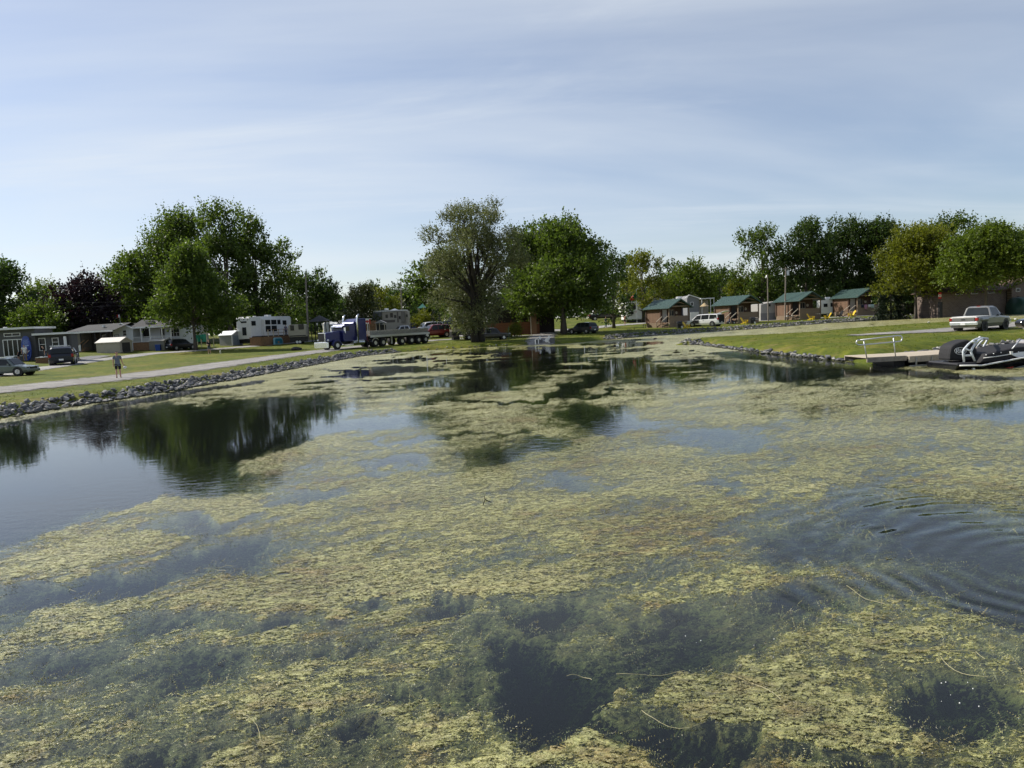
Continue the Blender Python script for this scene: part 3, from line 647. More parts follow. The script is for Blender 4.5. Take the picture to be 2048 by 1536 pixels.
ta = sm.attributes.new('tone', 'FLOAT', 'POINT'); ta.data.foreach_set('value', np.concatenate([p[1] for p in parts]).astype(np.float32))
spr = link('weed_sprigs', sm)
tag(spr, 'feathery weed sprigs floating in the foreground', kind='stuff')

# --- loose pale stems drifting on the surface
st = MB(); rs2 = random.Random(5)
for i in range(20):
    px, py = rs2.uniform(100, 2000), rs2.uniform(1120, 1530)
    x, y = G(px, py); a = rs2.uniform(0, 6.28); L = rs2.uniform(.15, .55); b = rs2.uniform(-3.5, 3.5); P = []
    for k in range(9):
        P.append((x, y, 0.014 + 0.01 * math.sin(k))); x += math.cos(a) * L / 8; y += math.sin(a) * L / 8; a += b / 8 + rs2.uniform(-.15, .15)
    st.tube(P, 0.0019, 4, False)
tag(st.build('drifting_stems', PM('stem', (0.42, 0.38, 0.2), 0.6)), 'thin pale stems drifting on the weed', kind='stuff')
# --- foam bubbles at lower right
fb = MB()
for i in range(32):
    c = rs2.choice([(1900, 1370, 70, 26), (1850, 1440, 120, 40), (1930, 1250, 80, 50), (1700, 1330, 120, 60), (1500, 1290, 160, 20)])
    x, y = G(rs2.gauss(c[0], c[2]), rs2.gauss(c[1], c[3])); r = rs2.uniform(.0025, .006)
    fb.sphere((x, y, 0.002), r, 6, 4)
tag(fb.build('foam_bubbles', PM('foam', (0.75, 0.75, 0.7), 0.3)), 'white foam bubbles on the water at lower right', kind='stuff')
# ================================================================== RIPRAP
from mathutils import noise as _mn
import bmesh
ROCK = None
def rock_material():
    m = new_mat('limestone'); n = m.node_tree.nodes; l = m.node_tree.links.new
    o = n.new('ShaderNodeOutputMaterial'); p = n.new('ShaderNodeBsdfPrincipled'); l(p.outputs[0], o.inputs[0])
    g = n.new('ShaderNodeNewGeometry'); oi = n.new('ShaderNodeObjectInfo')
    z = n.new('ShaderNodeTexNoise'); l(g.outputs['Position'], z.inputs['Vector']); z.inputs['Scale'].default_value = 5; z.inputs['Detail'].default_value = 8; z.inputs['Roughness'].default_value = .7
    ad = n.new('ShaderNodeMath'); ad.operation = 'ADD'; l(oi.outputs['Random'], ad.inputs[0]); l(g.outputs['Random Per Island'], ad.inputs[1])
    fr = n.new('ShaderNodeMath'); fr.operation = 'FRACT'; l(ad.outputs[0], fr.inputs[0])
    r = n.new('ShaderNodeValToRGB'); l(fr.outputs[0], r.inputs[0]); e = r.color_ramp.elements
    e[0].color = (0.075, 0.078, 0.088, 1); e[1].color = (0.42, 0.405, 0.375, 1); e.new(.45).color = (0.145, 0.147, 0.155, 1); e.new(.75).color = (.24, .235, .225, 1)
    r2 = n.new('ShaderNodeValToRGB'); l(z.outputs['Fac'], r2.inputs[0]); r2.color_ramp.elements[0].position = .3; r2.color_ramp.elements[1].position = .7
    r2.color_ramp.elements[0].color = (.65, .65, .66, 1); r2.color_ramp.elements[1].color = (1.25, 1.23, 1.18, 1)
    a = n.new('ShaderNodeMix'); a.data_type = 'RGBA'; a.blend_type = 'MULTIPLY'; a.inputs['Factor'].default_value = 1; l(r.outputs[0], a.inputs['A']); l(r2.outputs[0], a.inputs['B'])
    sz_ = n.new('ShaderNodeSeparateXYZ'); l(g.outputs['Position'], sz_.inputs[0]); wz = n.new('ShaderNodeMath'); wz.operation = 'MULTIPLY_ADD'; l(z.outputs['Fac'], wz.inputs[0]); wz.inputs[1].default_value = -.12; l(sz_.outputs[2], wz.inputs[2])
    wet = n.new('ShaderNodeMapRange'); l(wz.outputs[0], wet.inputs[0]); wet.inputs[1].default_value = .03; wet.inputs[2].default_value = .0
    wm_ = n.new('ShaderNodeMix'); wm_.data_type = 'RGBA'; l(wet.outputs[0], wm_.inputs['Factor']); l(a.outputs['Result'], wm_.inputs['A']); wm_.inputs['B'].default_value = (.045, .048, .030, 1); a = wm_
    l(a.outputs['Result'], p.inputs['Base Color']); p.inputs['Roughness'].default_value = .85; p.inputs['Specular IOR Level'].default_value = .3
    bp = n.new('ShaderNodeBump'); bp.inputs['Strength'].default_value = .5; bp.inputs['Distance'].default_value = .03; l(z.outputs['Fac'], bp.inputs['Height']); l(bp.outputs[0], p.inputs['Normal'])
    return m
ROCK = rock_material()
def rock_shape(seed, npts=15):
    rr = random.Random(seed); bm = bmesh.new()
    for i in range(npts):
        v = Vector((rr.gauss(0, 1), rr.gauss(0, 1), rr.gauss(0, 1))).normalized()
        s = rr.uniform(.8, 1.0); bm.verts.new((v.x * s * .5, v.y * s * .5 * .8, v.z * s * .5 * .62))
    r = bmesh.ops.convex_hull(bm, input=bm.verts)
    bmesh.ops.delete(bm, geom=[g for g in r['geom_interior'] if isinstance(g, bmesh.types.BMVert)], context='VERTS')
    me = bpy.data.meshes.new('stone'); bm.to_mesh(me); bm.free(); me.materials.append(ROCK); return me
ROCKS = [rock_shape(i) for i in range(14)]
RV = []
for me in ROCKS:
    v = np.zeros(len(me.vertices) * 3); me.vertices.foreach_get('co', v); 
    me.calc_loop_triangles(); t = np.zeros(len(me.loop_triangles) * 3, dtype=np.int32); me.loop_triangles.foreach_get('vertices', t)
    RV.append((v.reshape(-1, 3), t.reshape(-1, 3)))
def shoreline_points(pts, spacing, band, rs):
    """random points in a band s in [band0, band1] inland of a polyline of world points"""
    out = []
    for (p, q) in zip(pts[:-1], pts[1:]):
        p = np.array(p); q = np.array(q); L = np.linalg.norm(q - p); n = int(L * (band[1] - band[0]) / spacing ** 2) + 1
        t = rs.rand(n); s = rs.uniform(band[0], band[1], n); d = (q - p) / L; nr = np.array([-d[1], d[0]])
        out.append(p + d * (t * L)[:, None] + nr * s[:, None])
    return np.concatenate(out)
def riprap(label, pts, spacing, size, band, seed, individual=300, side=1, upmost=1.3):
    rs = np.random.RandomState(seed)
    if side < 0: pts = pts[::-1]
    P = shoreline_points(pts, spacing, band, rs); s = shore_dist(P[:, 0], P[:, 1])
    keep = (s > -0.35) & (s < band[1] + .1); P, s = P[keep], s[keep]
    # ragged upper edge
    edge = band[1] * (0.82 + 0.35 * gnoise(P[:, 0] * .6, P[:, 1] * .6)); keep = s < edge; P, s = P[keep], s[keep]
    n = len(P); sz = size * np.clip(np.exp(rs.normal(-.06, .42, n)), .45, 1.75); Z = height(P[:, 0], P[:, 1])
    Z = np.where(s < 0, np.maximum(Z, -.25), Z) + sz * rs.uniform(.05, .42, n)
    rot = rs.uniform(0, 6.28, n); tx = rs.normal(0, .35, n); ty = rs.normal(0, .35, n); var = rs.randint(0, len(ROCKS), n)
    bank = link('rock_bank', None, None, (float(P[0, 0]), float(P[0, 1]), 0)); tag(bank, label, kind='structure')
    base = np.array(bank.location)
    order = np.argsort(-(sz / np.maximum(P[:, 1], 5)) * (np.abs(P[:, 0] / P[:, 1]) < 0.75)) if individual else np.arange(n)
    for i in order[:individual]:
        link('stone', ROCKS[var[i]], bank, (P[i, 0] - base[0], P[i, 1] - base[1], Z[i]), (tx[i], ty[i], rot[i]), float(sz[i]))
    VV, FF, k = [], [], 0
    for i in order[individual:]:
        v, f = RV[var[i]]
        ca, sa = math.cos(rot[i]), math.sin(rot[i]); v = v * sz[i]
        v = np.stack([v[:, 0], v[:, 1] * math.cos(tx[i]) - v[:, 2] * math.sin(tx[i]), v[:, 1] * math.sin(tx[i]) + v[:, 2] * math.cos(tx[i])], 1)
        v = np.stack([v[:, 0] * ca - v[:, 1] * sa, v[:, 0] * sa + v[:, 1] * ca, v[:, 2]], 1) + np.array([P[i, 0] - base[0], P[i, 1] - base[1], Z[i]])
        VV.append(v); FF.append(f + k); k += len(v)
    if VV:
        h = link('stone_heap', mesh_np('stone_heap', np.concatenate(VV), np.concatenate(FF), ROCK), bank); tag(h, kind='stuff')
    return bank
def wp(pix, z=0.0): return [G(x, y, z) for x, y in pix]
L = wp(far_px[:9]); a0 = np.array(L[0]); d0 = a0 - np.array(L[1]); d0 /= np.linalg.norm(d0)
L = [tuple(a0 + d0 * 14)] + L
riprap('tumbled grey stones lining the left bank below the gravel path', L, .15, .225, (-.25, 1.25), 1)
riprap('thin line of small stones at the foot of the willow lawn', wp(far_px[8:13]), .4, .2, (-.1, .7), 2, 0)
riprap('grey stones edging the far bank below the cabins', wp([(1225, 679.5)] + far_px[17:]) + [(G(2048, 626)[0] + 12, G(2048, 626)[1] - 1)], .22, .25, (-.2, 1.9), 3, 0)
riprap('pale grey stones along the near side of the grassy spit', wp([(1345, 681)] + near_px[:4]), .165, .23, (-.3, 1.25), 4, 300, -1)
riprap('heap of pale stones behind the floating dock', wp(near_px[5:]) + [(G(2048, 686)[0] + 8, G(2048, 686)[1] + 2.4)],  .17, .25, (-.3, 1.8), 5, 300, -1)
# ================================================================== TREES
def leaf_material(name, c_dark, c_mid, c_pale, trans=0.35, tcol=None):
    m = new_mat(name); n = m.node_tree.nodes; l = m.node_tree.links.new
    o = n.new('ShaderNodeOutputMaterial')
    g = n.new('ShaderNodeNewGeometry'); t = n.new('ShaderNodeTexCoord')
    z = n.new('ShaderNodeTexNoise'); l(t.outputs['Object'], z.inputs['Vector']); z.inputs['Scale'].default_value = 0.55; z.inputs['Detail'].default_value = 2
    a = n.new('ShaderNodeMath'); a.operation = 'MULTIPLY_ADD'; l(g.outputs['Random Per Island'], a.inputs[0]); a.inputs[1].default_value = 0.5
    b = n.new('ShaderNodeMath'); b.operation = 'MULTIPLY'; l(z.outputs['Fac'], b.inputs[0]); b.inputs[1].default_value = 0.5; l(b.outputs[0], a.inputs[2])
    r = n.new('ShaderNodeValToRGB'); l(a.outputs[0], r.inputs[0]); e = r.color_ramp.elements
    e[0].position = .22; e[0].color = _lin(c_dark); e[1].position = .82; e[1].color = _lin(c_pale); e.new(.5).color = _lin(c_mid)  # dark to pale leaf tones, picked by per-leaf random and noise
    d = n.new('ShaderNodeBsdfPrincipled'); l(r.outputs[0], d.inputs['Base Color']); d.inputs['Roughness'].default_value = .5; d.inputs['Specular IOR Level'].default_value = .3
    tr = n.new('ShaderNodeBsdfTranslucent')
    if tcol:
        hs = n.new('ShaderNodeMix'); hs.data_type = 'RGBA'; hs.blend_type = 'MULTIPLY'; hs.inputs['Factor'].default_value = 1; l(r.outputs[0], hs.inputs['A']); hs.inputs['B'].default_value = _lin(tcol); l(hs.outputs['Result'], tr.inputs[0])
    else: l(r.outputs[0], tr.inputs[0])
    mxs = n.new('ShaderNodeMixShader'); mxs.inputs[0].default_value = trans; l(d.outputs[0], mxs.inputs[1]); l(tr.outputs[0], mxs.inputs[2]); l(mxs.outputs[0], o.inputs[0])
    return m
LEAF = dict(
    maple=leaf_material('maple_leaf', (.040, .066, .013), (.072, .108, .021), (.125, .165, .036), .48, (1.3, 1.4, .7)),
    light=leaf_material('light_leaf', (.060, .090, .013), (.100, .140, .020), (.155, .195, .034), .42, (1.3, 1.4, .6)),
    yellow=leaf_material('yellow_leaf', (.085, .105, .012), (.130, .150, .018), (.19, .20, .028), .42, (1.3, 1.3, .6)),
    dark=leaf_material('dark_leaf', (.026, .046, .012), (.048, .076, .018), (.092, .128, .030), .42, (1.2, 1.4, .7)),
    purple=leaf_material('purple_leaf', (.012, .008, .012), (.020, .012, .018), (.040, .028, .030), .18, (1.5, .8, .8)),
    willow=leaf_material('willow_leaf', (.085, .098, .044), (.130, .146, .066), (.20, .215, .105), .34, (1.2, 1.25, .8)),
    needle=leaf_material('needle', (.010, .020, .010), (.020, .034, .015), (.036, .052, .024), .12),
    juniper=leaf_material('juniper', (.030, .042, .010), (.050, .064, .014), (.075, .085, .020), .2))
BARK = PM('bark', (.085, .072, .058), .95, var=.4, scale=9, bump=.8)
BARKD = PM('bark_dark', (.040, .034, .028), .95, var=.4, scale=9, bump=.8)

def leaf_cloud(P, D, rs, size, aspect=.6, facing=.5):
    """one folded leaf spray per point: two triangles hinged on the stem. P (n,3) base points, D (n,3) stem direction"""
    n = len(P); s = size * np.exp(rs.normal(0, .28, n))[:, None]
    nr = rs.normal(0, 1, (n, 3)); nr[:, 2] += facing * 2
    side = np.cross(D, nr); side /= np.linalg.norm(side, axis=1)[:, None] + 1e-9
    nrm = np.cross(side, D)
    tip = P + D * s; w = s * aspect * .5
    a = P + D * s * .45 + side * w + nrm * s * .12; b = P + D * s * .45 - side * w + nrm * s * .12
    V = np.stack([P, a, tip, b], 1).reshape(-1, 3); k = np.arange(n)[:, None] * 4
    F = np.concatenate([k + np.array([[0, 1, 2]]), k + np.array([[0, 2, 3]])], 1).reshape(-1, 3)
    return V, F
def unit(v): return v / (np.linalg.norm(v, axis=-1, keepdims=True) + 1e-9)

PROF = {3.0: [(0, .82), (.15, 1.0), (.4, .95), (.6, .72), (.8, .46), (1, .2)], 1.0: [(0, .90), (.15, 1.0), (.45, 1), (.7, .88), (.9, .58), (1, .3)], 2.0: [(0, .30), (.14, .48), (.3, .80), (.5, 1.08), (.68, 1.05), (.84, .80), (1, .50)]}
def tree(label, px, y, top_py, width_px, crown_base=.2, kind='maple', lumps=26, dens=1.0, leaf=.30, asc=.8, seed=1, base_py=None, trunk_r=None, name='broadleaf_tree',
         shape=1.0, squash=.85, gap=.0, spike=1.0, bark=None, droop=0.0, lean=0.0, sides=None, cat='tree', group=None, lump_r=.29, two_trunks=False, limbs=None, jag=.24):
    rs = np.random.RandomState(seed); rr = random.Random(seed)
    base = place(px, base_py) if base_py else at(px, y)
    y = base.y; k = y / FPX
    top = CAMZ + (horizon(px) - top_py) * k              # world height of the crown's top
    H = max(2.0, top - base.z); Wd = width_px * k / 2 * 1.08    # crown radius
    root = thing(name, label, cat, base, 0, 1, group); leaf = leaf * 1.1
    hb = H * crown_base; ch = (H - hb)
    tr = trunk_r or max(.10, H * .018)
    # --- lumps of foliage in the crown's envelope
    n = lumps
    n = int(n * 1.35); LR = Wd * lump_r * rs.uniform(.5, 1.35, n)
    zc = (np.arange(n) + rs.uniform(0, 1, n)) / n
    pr = PROF.get(shape, PROF[1.0]) if not hasattr(shape, '__len__') else shape
    prof = np.interp(zc, [q[0] for q in pr], [q[1] for q in pr])
    ang = np.arange(n) * 2.4 + rs.uniform(-.6, .6, n); rad = np.sqrt(rs.uniform(.12, 1, n))
    rl = rad * np.maximum(prof * Wd * rs.uniform(1 - jag, 1 + jag, n) - LR * .40, .05); zc = np.clip(zc + rs.normal(0, .05 + jag * .12, n), 0, 1.04)
    LC = np.stack([rl * np.cos(ang), rl * np.sin(ang) * squash, hb + LR * .65 + (ch - LR * 1.75) * zc], 1)
    if lean: LC[:, 0] += lean * Wd * zc
    # --- trunk and limbs
    m = MB(); trunk_top = hb + ch * .72
    P0 = []; 
    for i in range(7):
        t = i / 6; P0.append(Vector((lean * Wd * t * t * .6 + .10 * tr * 6 * math.sin(2.1 * t + seed) * t, .15 * Wd * .2 * math.sin(3 * t + seed * 2) * t, -.15 + (trunk_top + .15) * t)))
    rad_t = [tr * (1.45 if i == 0 else 1.0) * (1 - .80 * (i / 6)) for i in range(7)]
    if two_trunks:
        for s in (-1, 1):
            m.tube([Vector((p.x + s * (tr * .75 + .05 * Wd * (j / 6) ** 1.5), p.y + .2 * s, p.z)) for j, p in enumerate(P0)], [r * .78 for r in rad_t], 9)
    else: m.tube(P0, rad_t, 9)
    tb = m.build('trunk', bark or BARK, root, True)
    lm = MB(); order = np.argsort(-LR)[: (limbs or min(n, 16))]
    for j in order:
        e = Vector(LC[j]); t0 = rr.uniform(.25, .75); z0 = min(hb * .7 + (e.z - hb) * .35 + .1 * H * rr.random(), trunk_top * .95)
        f = max(0, min(1, (z0 + .15) / (trunk_top + .15))); s0 = P0[int(f * 6)].lerp(P0[min(6, int(f * 6) + 1)], f * 6 - int(f * 6))
        mid = s0.lerp(e, .5) + Vector((rr.uniform(-.06, .06) * Wd, rr.uniform(-.06, .06) * Wd, .10 * (e.z - s0.z)))
        r0 = tr * (1 - .75 * f) * .62
        lm.tube([s0, s0.lerp(mid, .5) + Vector((0, 0, .02 * H)), mid, mid.lerp(e, .6), e], [r0, r0 * .8, r0 * .6, r0 * .4, r0 * .2], 6, False)
        for q in range(3):
            e2 = e + Vector((rr.uniform(-1, 1), rr.uniform(-1, 1), rr.uniform(-.2, 1.2))) * float(LR[j]) * .9
            lm.tube([mid.lerp(e, .7), mid.lerp(e2, .8) , e2], [r0 * .3, r0 * .2, r0 * .06], 4, False)
    lm.build('limbs', bark or BARK, root, True)
    # --- shoots in each lump, leaves along the shoots
    VV, FF, kv = [], [], 0
    area = 4 * np.pi * LR ** 2
    nsh = np.maximum(10, (area * dens * 1.45 / (leaf ** 2 * 5.0))).astype(int)
    for j in range(n):
        q = nsh[j]; uu = unit(rs.normal(0, 1, (q, 3))); r = rs.uniform(.25, 1, q) ** .55
        r = r * (1 + .22 * rs.normal(0, 1, q).clip(-1, 1.6))
        p = LC[j] + uu * (r * LR[j])[:, None] * np.array([1, 1, .85])
        outw = unit(p - np.array([0, 0, hb + ch * .35]))
        D = unit(.55 * uu + .65 * outw + np.array([0, 0, asc]) + rs.normal(0, .28, (q, 3)))
        if droop: D = unit(D + np.array([0, 0, -droop]) * rs.uniform(0, 1.4, (q, 1)))
        Ls = leaf * rs.uniform(1.6, 5.2, q) * spike
        nl = 6
        for i in range(nl):
            t = (i + .3) / nl
            pp = p + D * (Ls * t)[:, None] + rs.normal(0, leaf * .22, (q, 3))
            dd = unit(D * .7 + rs.normal(0, .55, (q, 3)))
            v, f = leaf_cloud(pp, dd, rs, leaf * (1.05 - .35 * t), .85)
            VV.append(v); FF.append(f + kv); kv += len(v)
    V = np.concatenate(VV); F = np.concatenate(FF)
    if sides:   # crop leaves hanging below a line
        pass
    link('crown', mesh_np('crown', V, F, LEAF[kind]), root)
    return root
def conifer(label, px, y, top_py, width_px, seed=1, kind='needle', leaf=.28, name='spruce_tree', dens=1.0, cb=.05, cat='tree', group=None, col=1.0):
    rs = np.random.RandomState(seed); base = at(px, y); k = y / FPX
    H = max(1.5, CAMZ + (horizon(px) - top_py) * k - base.z); Wd = width_px * k / 2
    root = thing(name, label, cat, base, 0, 1, group)
    MB().tube([(0, 0, -.1), (0, 0, H * .5), (0, 0, H * .98)], [H * .016 + .04, H * .010 + .02, .02], 7).build('trunk', BARKD, root, True)
    n = int(dens * 2.6 * math.pi * Wd * H / leaf ** 2)
    t = 1 - np.sqrt(rs.uniform(0, 1, n)); t = cb + (1 - cb) * t
    ring = np.floor(t * H / (.06 * H + .25)) ; a = rs.uniform(0, 6.28, n)
    rr_ = Wd * (1 - t) ** .85 * rs.uniform(.25, 1.0, n) ** .5 * (.82 + .28 * np.sin(a * 5 + ring * 2.3))
    P = np.stack([rr_ * np.cos(a), rr_ * np.sin(a), t * H - .12 * rr_], 1)
    D = unit(np.stack([np.cos(a), np.sin(a), rs.normal(-.1 if kind == 'needle' else 1.1, .3, n)], 1) + rs.normal(0, .25, (n, 3)))
    v, f = leaf_cloud(P, D, rs, leaf, .45)
    link('crown', mesh_np('crown', v, f, LEAF[kind]), root)
    return root
def bush(label, px, y, top_py, width_px, seed=1, kind='light', leaf=.16, base_py=None, name='shrub', cat='shrub', dens=1.0, group=None):
    return tree(label, px, y, top_py, width_px, crown_base=.02, kind=kind, lumps=9, dens=dens, leaf=leaf, asc=.5, seed=seed, base_py=base_py, name=name, cat=cat, lump_r=.45, trunk_r=.05, group=group)

# ---- left side
tree('dark green tree cut by the left edge behind the grey cottage', 14, 122, 528, 150, .05, 'dark', 26, 1.0, .33, .9, 101)
tree('light green tree just left of the purple tree', 96, 135, 564, 130, .05, 'light', 18, .9, .33, .6, 102)
tree('leafy green tree low behind the grey cottage roof', 92, 108, 602, 120, .02, 'maple', 18, .9, .30, .4, 103)
tree('dark purple maple behind the taupe cottage', 178, 112, 551, 112, .06, 'purple', 34, 1.25, .33, .3, 104, name='purple_maple')
tree('pale green tree right of the purple tree', 246, 132, 566, 110, .02, 'light', 20, .9, .33, .7, 105)
tree('broad maple at the left end of the tall maple clump', 285, 122, 505, 145, .03, 'maple', 30, .95, .34, 1.0, 106, name='maple_tree')
tree('tall spiky maple left in the tall clump', 372, 124, 436, 146, .03, 'maple', 38, .95, .34, 2.2, 107, name='maple_tree', spike=1.9)
tree('tallest maple in the middle of the tall clump', 462, 118, 424, 114, .03, 'maple', 38, .9, .33, 2.0, 108, name='maple_tree', spike=1.6)
tree('tall maple at the right end of the tall clump', 520, 122, 434, 100, .03, 'maple', 34, .85, .33, 1.6, 109, name='maple_tree', spike=1.5)
tree('thin leaved tree sloping down beside the utility pole', 566, 125, 488, 105, .02, 'maple', 26, .75, .33, .8, 110)
tree('rounded tree just right of the utility pole', 630, 140, 541, 116, .02, 'dark', 24, .9, .36, .7, 111)
tree('front maple standing beside the green tarp', 392, 96, 496, 144, .17, 'maple', 44, .85, .27, .9, 112, name='maple_tree', trunk_r=.22, shape=3.0, spike=1.3)
tree('dark low tree behind the dark roofed house', 668, 160, 590, 70, .02, 'dark', 14, .9, .36, .5, 113)
# ---- centre left background
tree('dark round juniper like tree behind the semi truck', 727, 122, 572, 72, .16, 'juniper', 20, 1.2, .26, .2, 114)
conifer('thin spruce top left of the pair over the juniper', 710, 150, 566, 30, 115)
conifer('thin spruce top right of the pair over the juniper', 726, 152, 561, 34, 116)
tree('yellow green round tree behind the beige trailer', 765, 150, 573, 62, .05, 'yellow', 16, 1.0, .34, .4, 117)
tree('dark tree crest left of the far utility pole', 752, 185, 562, 90, .02, 'dark', 18, .9, .42, .6, 118)
tree('dark tree behind the far utility pole', 820, 178, 566, 100, .02, 'dark', 20, .9, .42, .6, 119)
tree('chestnut like tree with big leaves tucked behind the willow', 912, 104, 500, 120, .34, 'maple', 24, .95, .36, .2, 120, name='chestnut_tree', trunk_r=.42, lean=-.35)
# ---- the willow
tree('big grey green willow with a split trunk at the water edge', 956, 90, 414, 182, .11, 'willow', 74, .80, .165, .5, 121, base_py=684, trunk_r=.50, name='willow_tree', two_trunks=True, lump_r=.175, spike=1.5, bark=BARKD, droop=.35, jag=.34, shape=2.0, limbs=26)
# ---- maples right of the willow
tree('tall broad maple right of the willow', 1128, 112, 436, 190, .14, 'maple', 50, .95, .33, .9, 122, name='maple_tree', trunk_r=.45, base_py=None)
tree('leafy maple between the willow and the tall broad maple', 1062, 112, 470, 100, .12, 'maple', 24, .9, .33, .8, 123, name='maple_tree')
tree('front low crowned maple over the dark cottage', 1128, 106, 505, 180, .28, 'maple', 30, .7, .31, .5, 124, name='maple_tree', trunk_r=.26)
tree('slim tree at the right shoulder of the tall broad maple', 1228, 128, 500, 70, .05, 'dark', 18, .9, .34, .8, 125)
tree('dark tree in the gap left of the yellow green tree', 1256, 165, 515, 70, .02, 'dark', 16, .9, .4, .7, 126)
tree('bright yellow green tree over the white camper', 1287, 150, 508, 88, .12, 'yellow', 24, .9, .34, .5, 127)
tree('green tree between the flag and the cabins', 1382, 156, 524, 108, .06, 'light', 28, .95, .36, .6, 128)
tree('hazy tree far behind the first two cabins', 1345, 210, 528, 90, .02, 'dark', 16, .8, .5, .6, 129)
tree('hazy tree far behind the second cabin', 1440, 205, 536, 90, .02, 'dark', 16, .8, .5, .6, 130)
tree('yellow green tree left of the light pole', 1482, 160, 545, 62, .06, 'yellow', 16, .8, .34, .6, 131)
tree('spiky silver maple at the left end of the right grove', 1525, 158, 456, 100, .08, 'maple', 26, .8, .36, 1.1, 132, name='maple_tree', spike=1.2)
tree('dark maple above the third cabin', 1612, 160, 446, 120, .05, 'dark', 30, .95, .38, .9, 133, name='maple_tree')
tree('dark maple above the gap between third and fourth cabin', 1690, 162, 436, 110, .05, 'dark', 30, .95, .38, .9, 134, name='maple_tree')
tree('dark tall maple above the fourth cabin', 1762, 160, 428, 110, .05, 'dark', 30, .95, .38, .9, 135, name='maple_tree')
tree('bright green tree with a bare trunk right of the fourth cabin', 1832, 124, 447, 150, .30, 'yellow', 40, .85, .30, .4, 136, trunk_r=.30)
tree('tall maple crest between the two lawn trees', 1905, 150, 428, 150, .05, 'maple', 30, .9, .38, .9, 137, name='maple_tree')
tree('big round crowned tree standing over the brick building', 1972, 113, 447, 164, .37, 'light', 46, .95, .29, .2, 138, trunk_r=.32)
tree('tree cut by the right edge behind the brick building', 2060, 150, 435, 120, .05, 'maple', 24, .9, .38, .9, 139)
conifer('dense dark cedar right of the fourth cabin', 1782, 128, 535, 72, 140, 'needle', .24, 'cedar_tree', 3.0, .02)
tree('dark shrubby tree in shade behind the bright green tree', 1850, 150, 545, 110, .02, 'dark', 18, .9, .34, .3, 141)
conifer('small pointed cedar left in the hedge pair', 868, 122, 618, 15, 142, 'needle', .16, 'cedar_shrub', 1.2, .02, 'shrub')
conifer('small pointed cedar right in the hedge pair', 881, 122, 622, 13, 143, 'needle', .16, 'cedar_shrub', 1.2, .02, 'shrub')
bush('sprawling light green shrub below the play tower', 848, 128, 622, 44, 144, 'yellow', .2)
bush('flowering shrub in front of the dark cottage deck', 1030, 100, 648, 26, 145, 'yellow', .13)
bush('small leafy shrub at the corner of the brick building', 1868, 128, 594, 20, 146, 'light', .16)
# ---- far wood as one mass
rs = np.random.RandomState(77); VV, FF, kv = [], [], 0
for i in range(330):
    px = rs.uniform(-450, 2500); yy = rs.uniform(215, 300); q = at(px, yy); hh = rs.uniform(7, 12.5) * yy / 240; w = hh * .5
    nn = 150; u = unit(rs.normal(0, 1, (nn, 3))); P = np.array([q.x, q.y, q.z + hh * .5]) + u * np.array([w, w, hh * .5]) * rs.uniform(.5, 1, (nn, 1)) ** .5
    v, f = leaf_cloud(P, unit(u + np.array([0, 0, .6]) + rs.normal(0, .4, (nn, 3))), rs, 1.3, .7); VV.append(v); FF.append(f + kv); kv += len(v)
wood = link('far_wood', mesh_np('far_wood', np.concatenate(VV), np.concatenate(FF), LEAF['dark'])); tag(wood, 'far dark wood along the horizon', kind='stuff')
# ================================================================== KIT: frames, vehicles, buildings, people
WHITE = PM('white_paint', (.74, .74, .72), .45, var=.05, grime=.10); CREAM = PM('cream_panel', (.36, .33, .27), .5, var=.06, grime=.12)
GREYW = PM('grey_siding', (.085, .085, .088), .75, var=.08, scale=3, grime=.15); TAUPE = PM('taupe_siding', (.16, .15, .135), .75, var=.08, grime=.15)
VINYL = PM('white_vinyl', (.66, .69, .72), .6, var=.04, grime=.10); BEIGE = PM('beige_resin', (.38, .34, .28), .65, var=.06, grime=.2)
OLIVE = PM('olive_panel', (.21, .20, .16), .7, var=.08, grime=.2); SHINGLE = PM('dark_shingle', (.055, .055, .058), .9, var=.35, scale=14, bump=.5)
BROWNSH = PM('brown_shingle', (.10, .062, .045), .9, var=.35, scale=14, bump=.5); BLACK = PM('black_trim', (.012, .012, .013), .5, var=.2)
RUBBER = PM('tyre_rubber', (.018, .018, .018), .85, var=.25); STEEL = PM('brushed_alloy', (.55, .55, .56), .35, 1.0, .1); CHROME = PM('chrome', (.86, .87, .89), .26, 1.0, .05)
GALV = PM('galvanised', (.60, .61, .62), .42, .85, .1); DECKW = PM('deck_wood', (.22, .125, .065), .8, var=.3, scale=8, grime=.3); REDWOOD = PM('red_stained_wood', (.19, .075, .035), .8, var=.3, scale=8)
GREYWOOD = PM('grey_wood', (.30, .26, .21), .85, var=.25, scale=9, grime=.25); PALEWOOD = PM('pale_wood', (.52, .45, .35), .85, var=.2, scale=9, grime=.2)
YELLOW = PM('yellow_plastic', (.72, .50, .030), .5, var=.08); REDP = PM('red_paint', (.42, .025, .018), .35, var=.1); GREENR = PM('green_metal_roof', (.050, .092, .080), .5, .1, .12, 3.0)
CONC = PM('concrete', (.36, .35, .33), .9, var=.2, scale=5, bump=.3, grime=.25); TARP = PM('green_tarp', (.010, .20, .13), .5, var=.15, bump=.3)
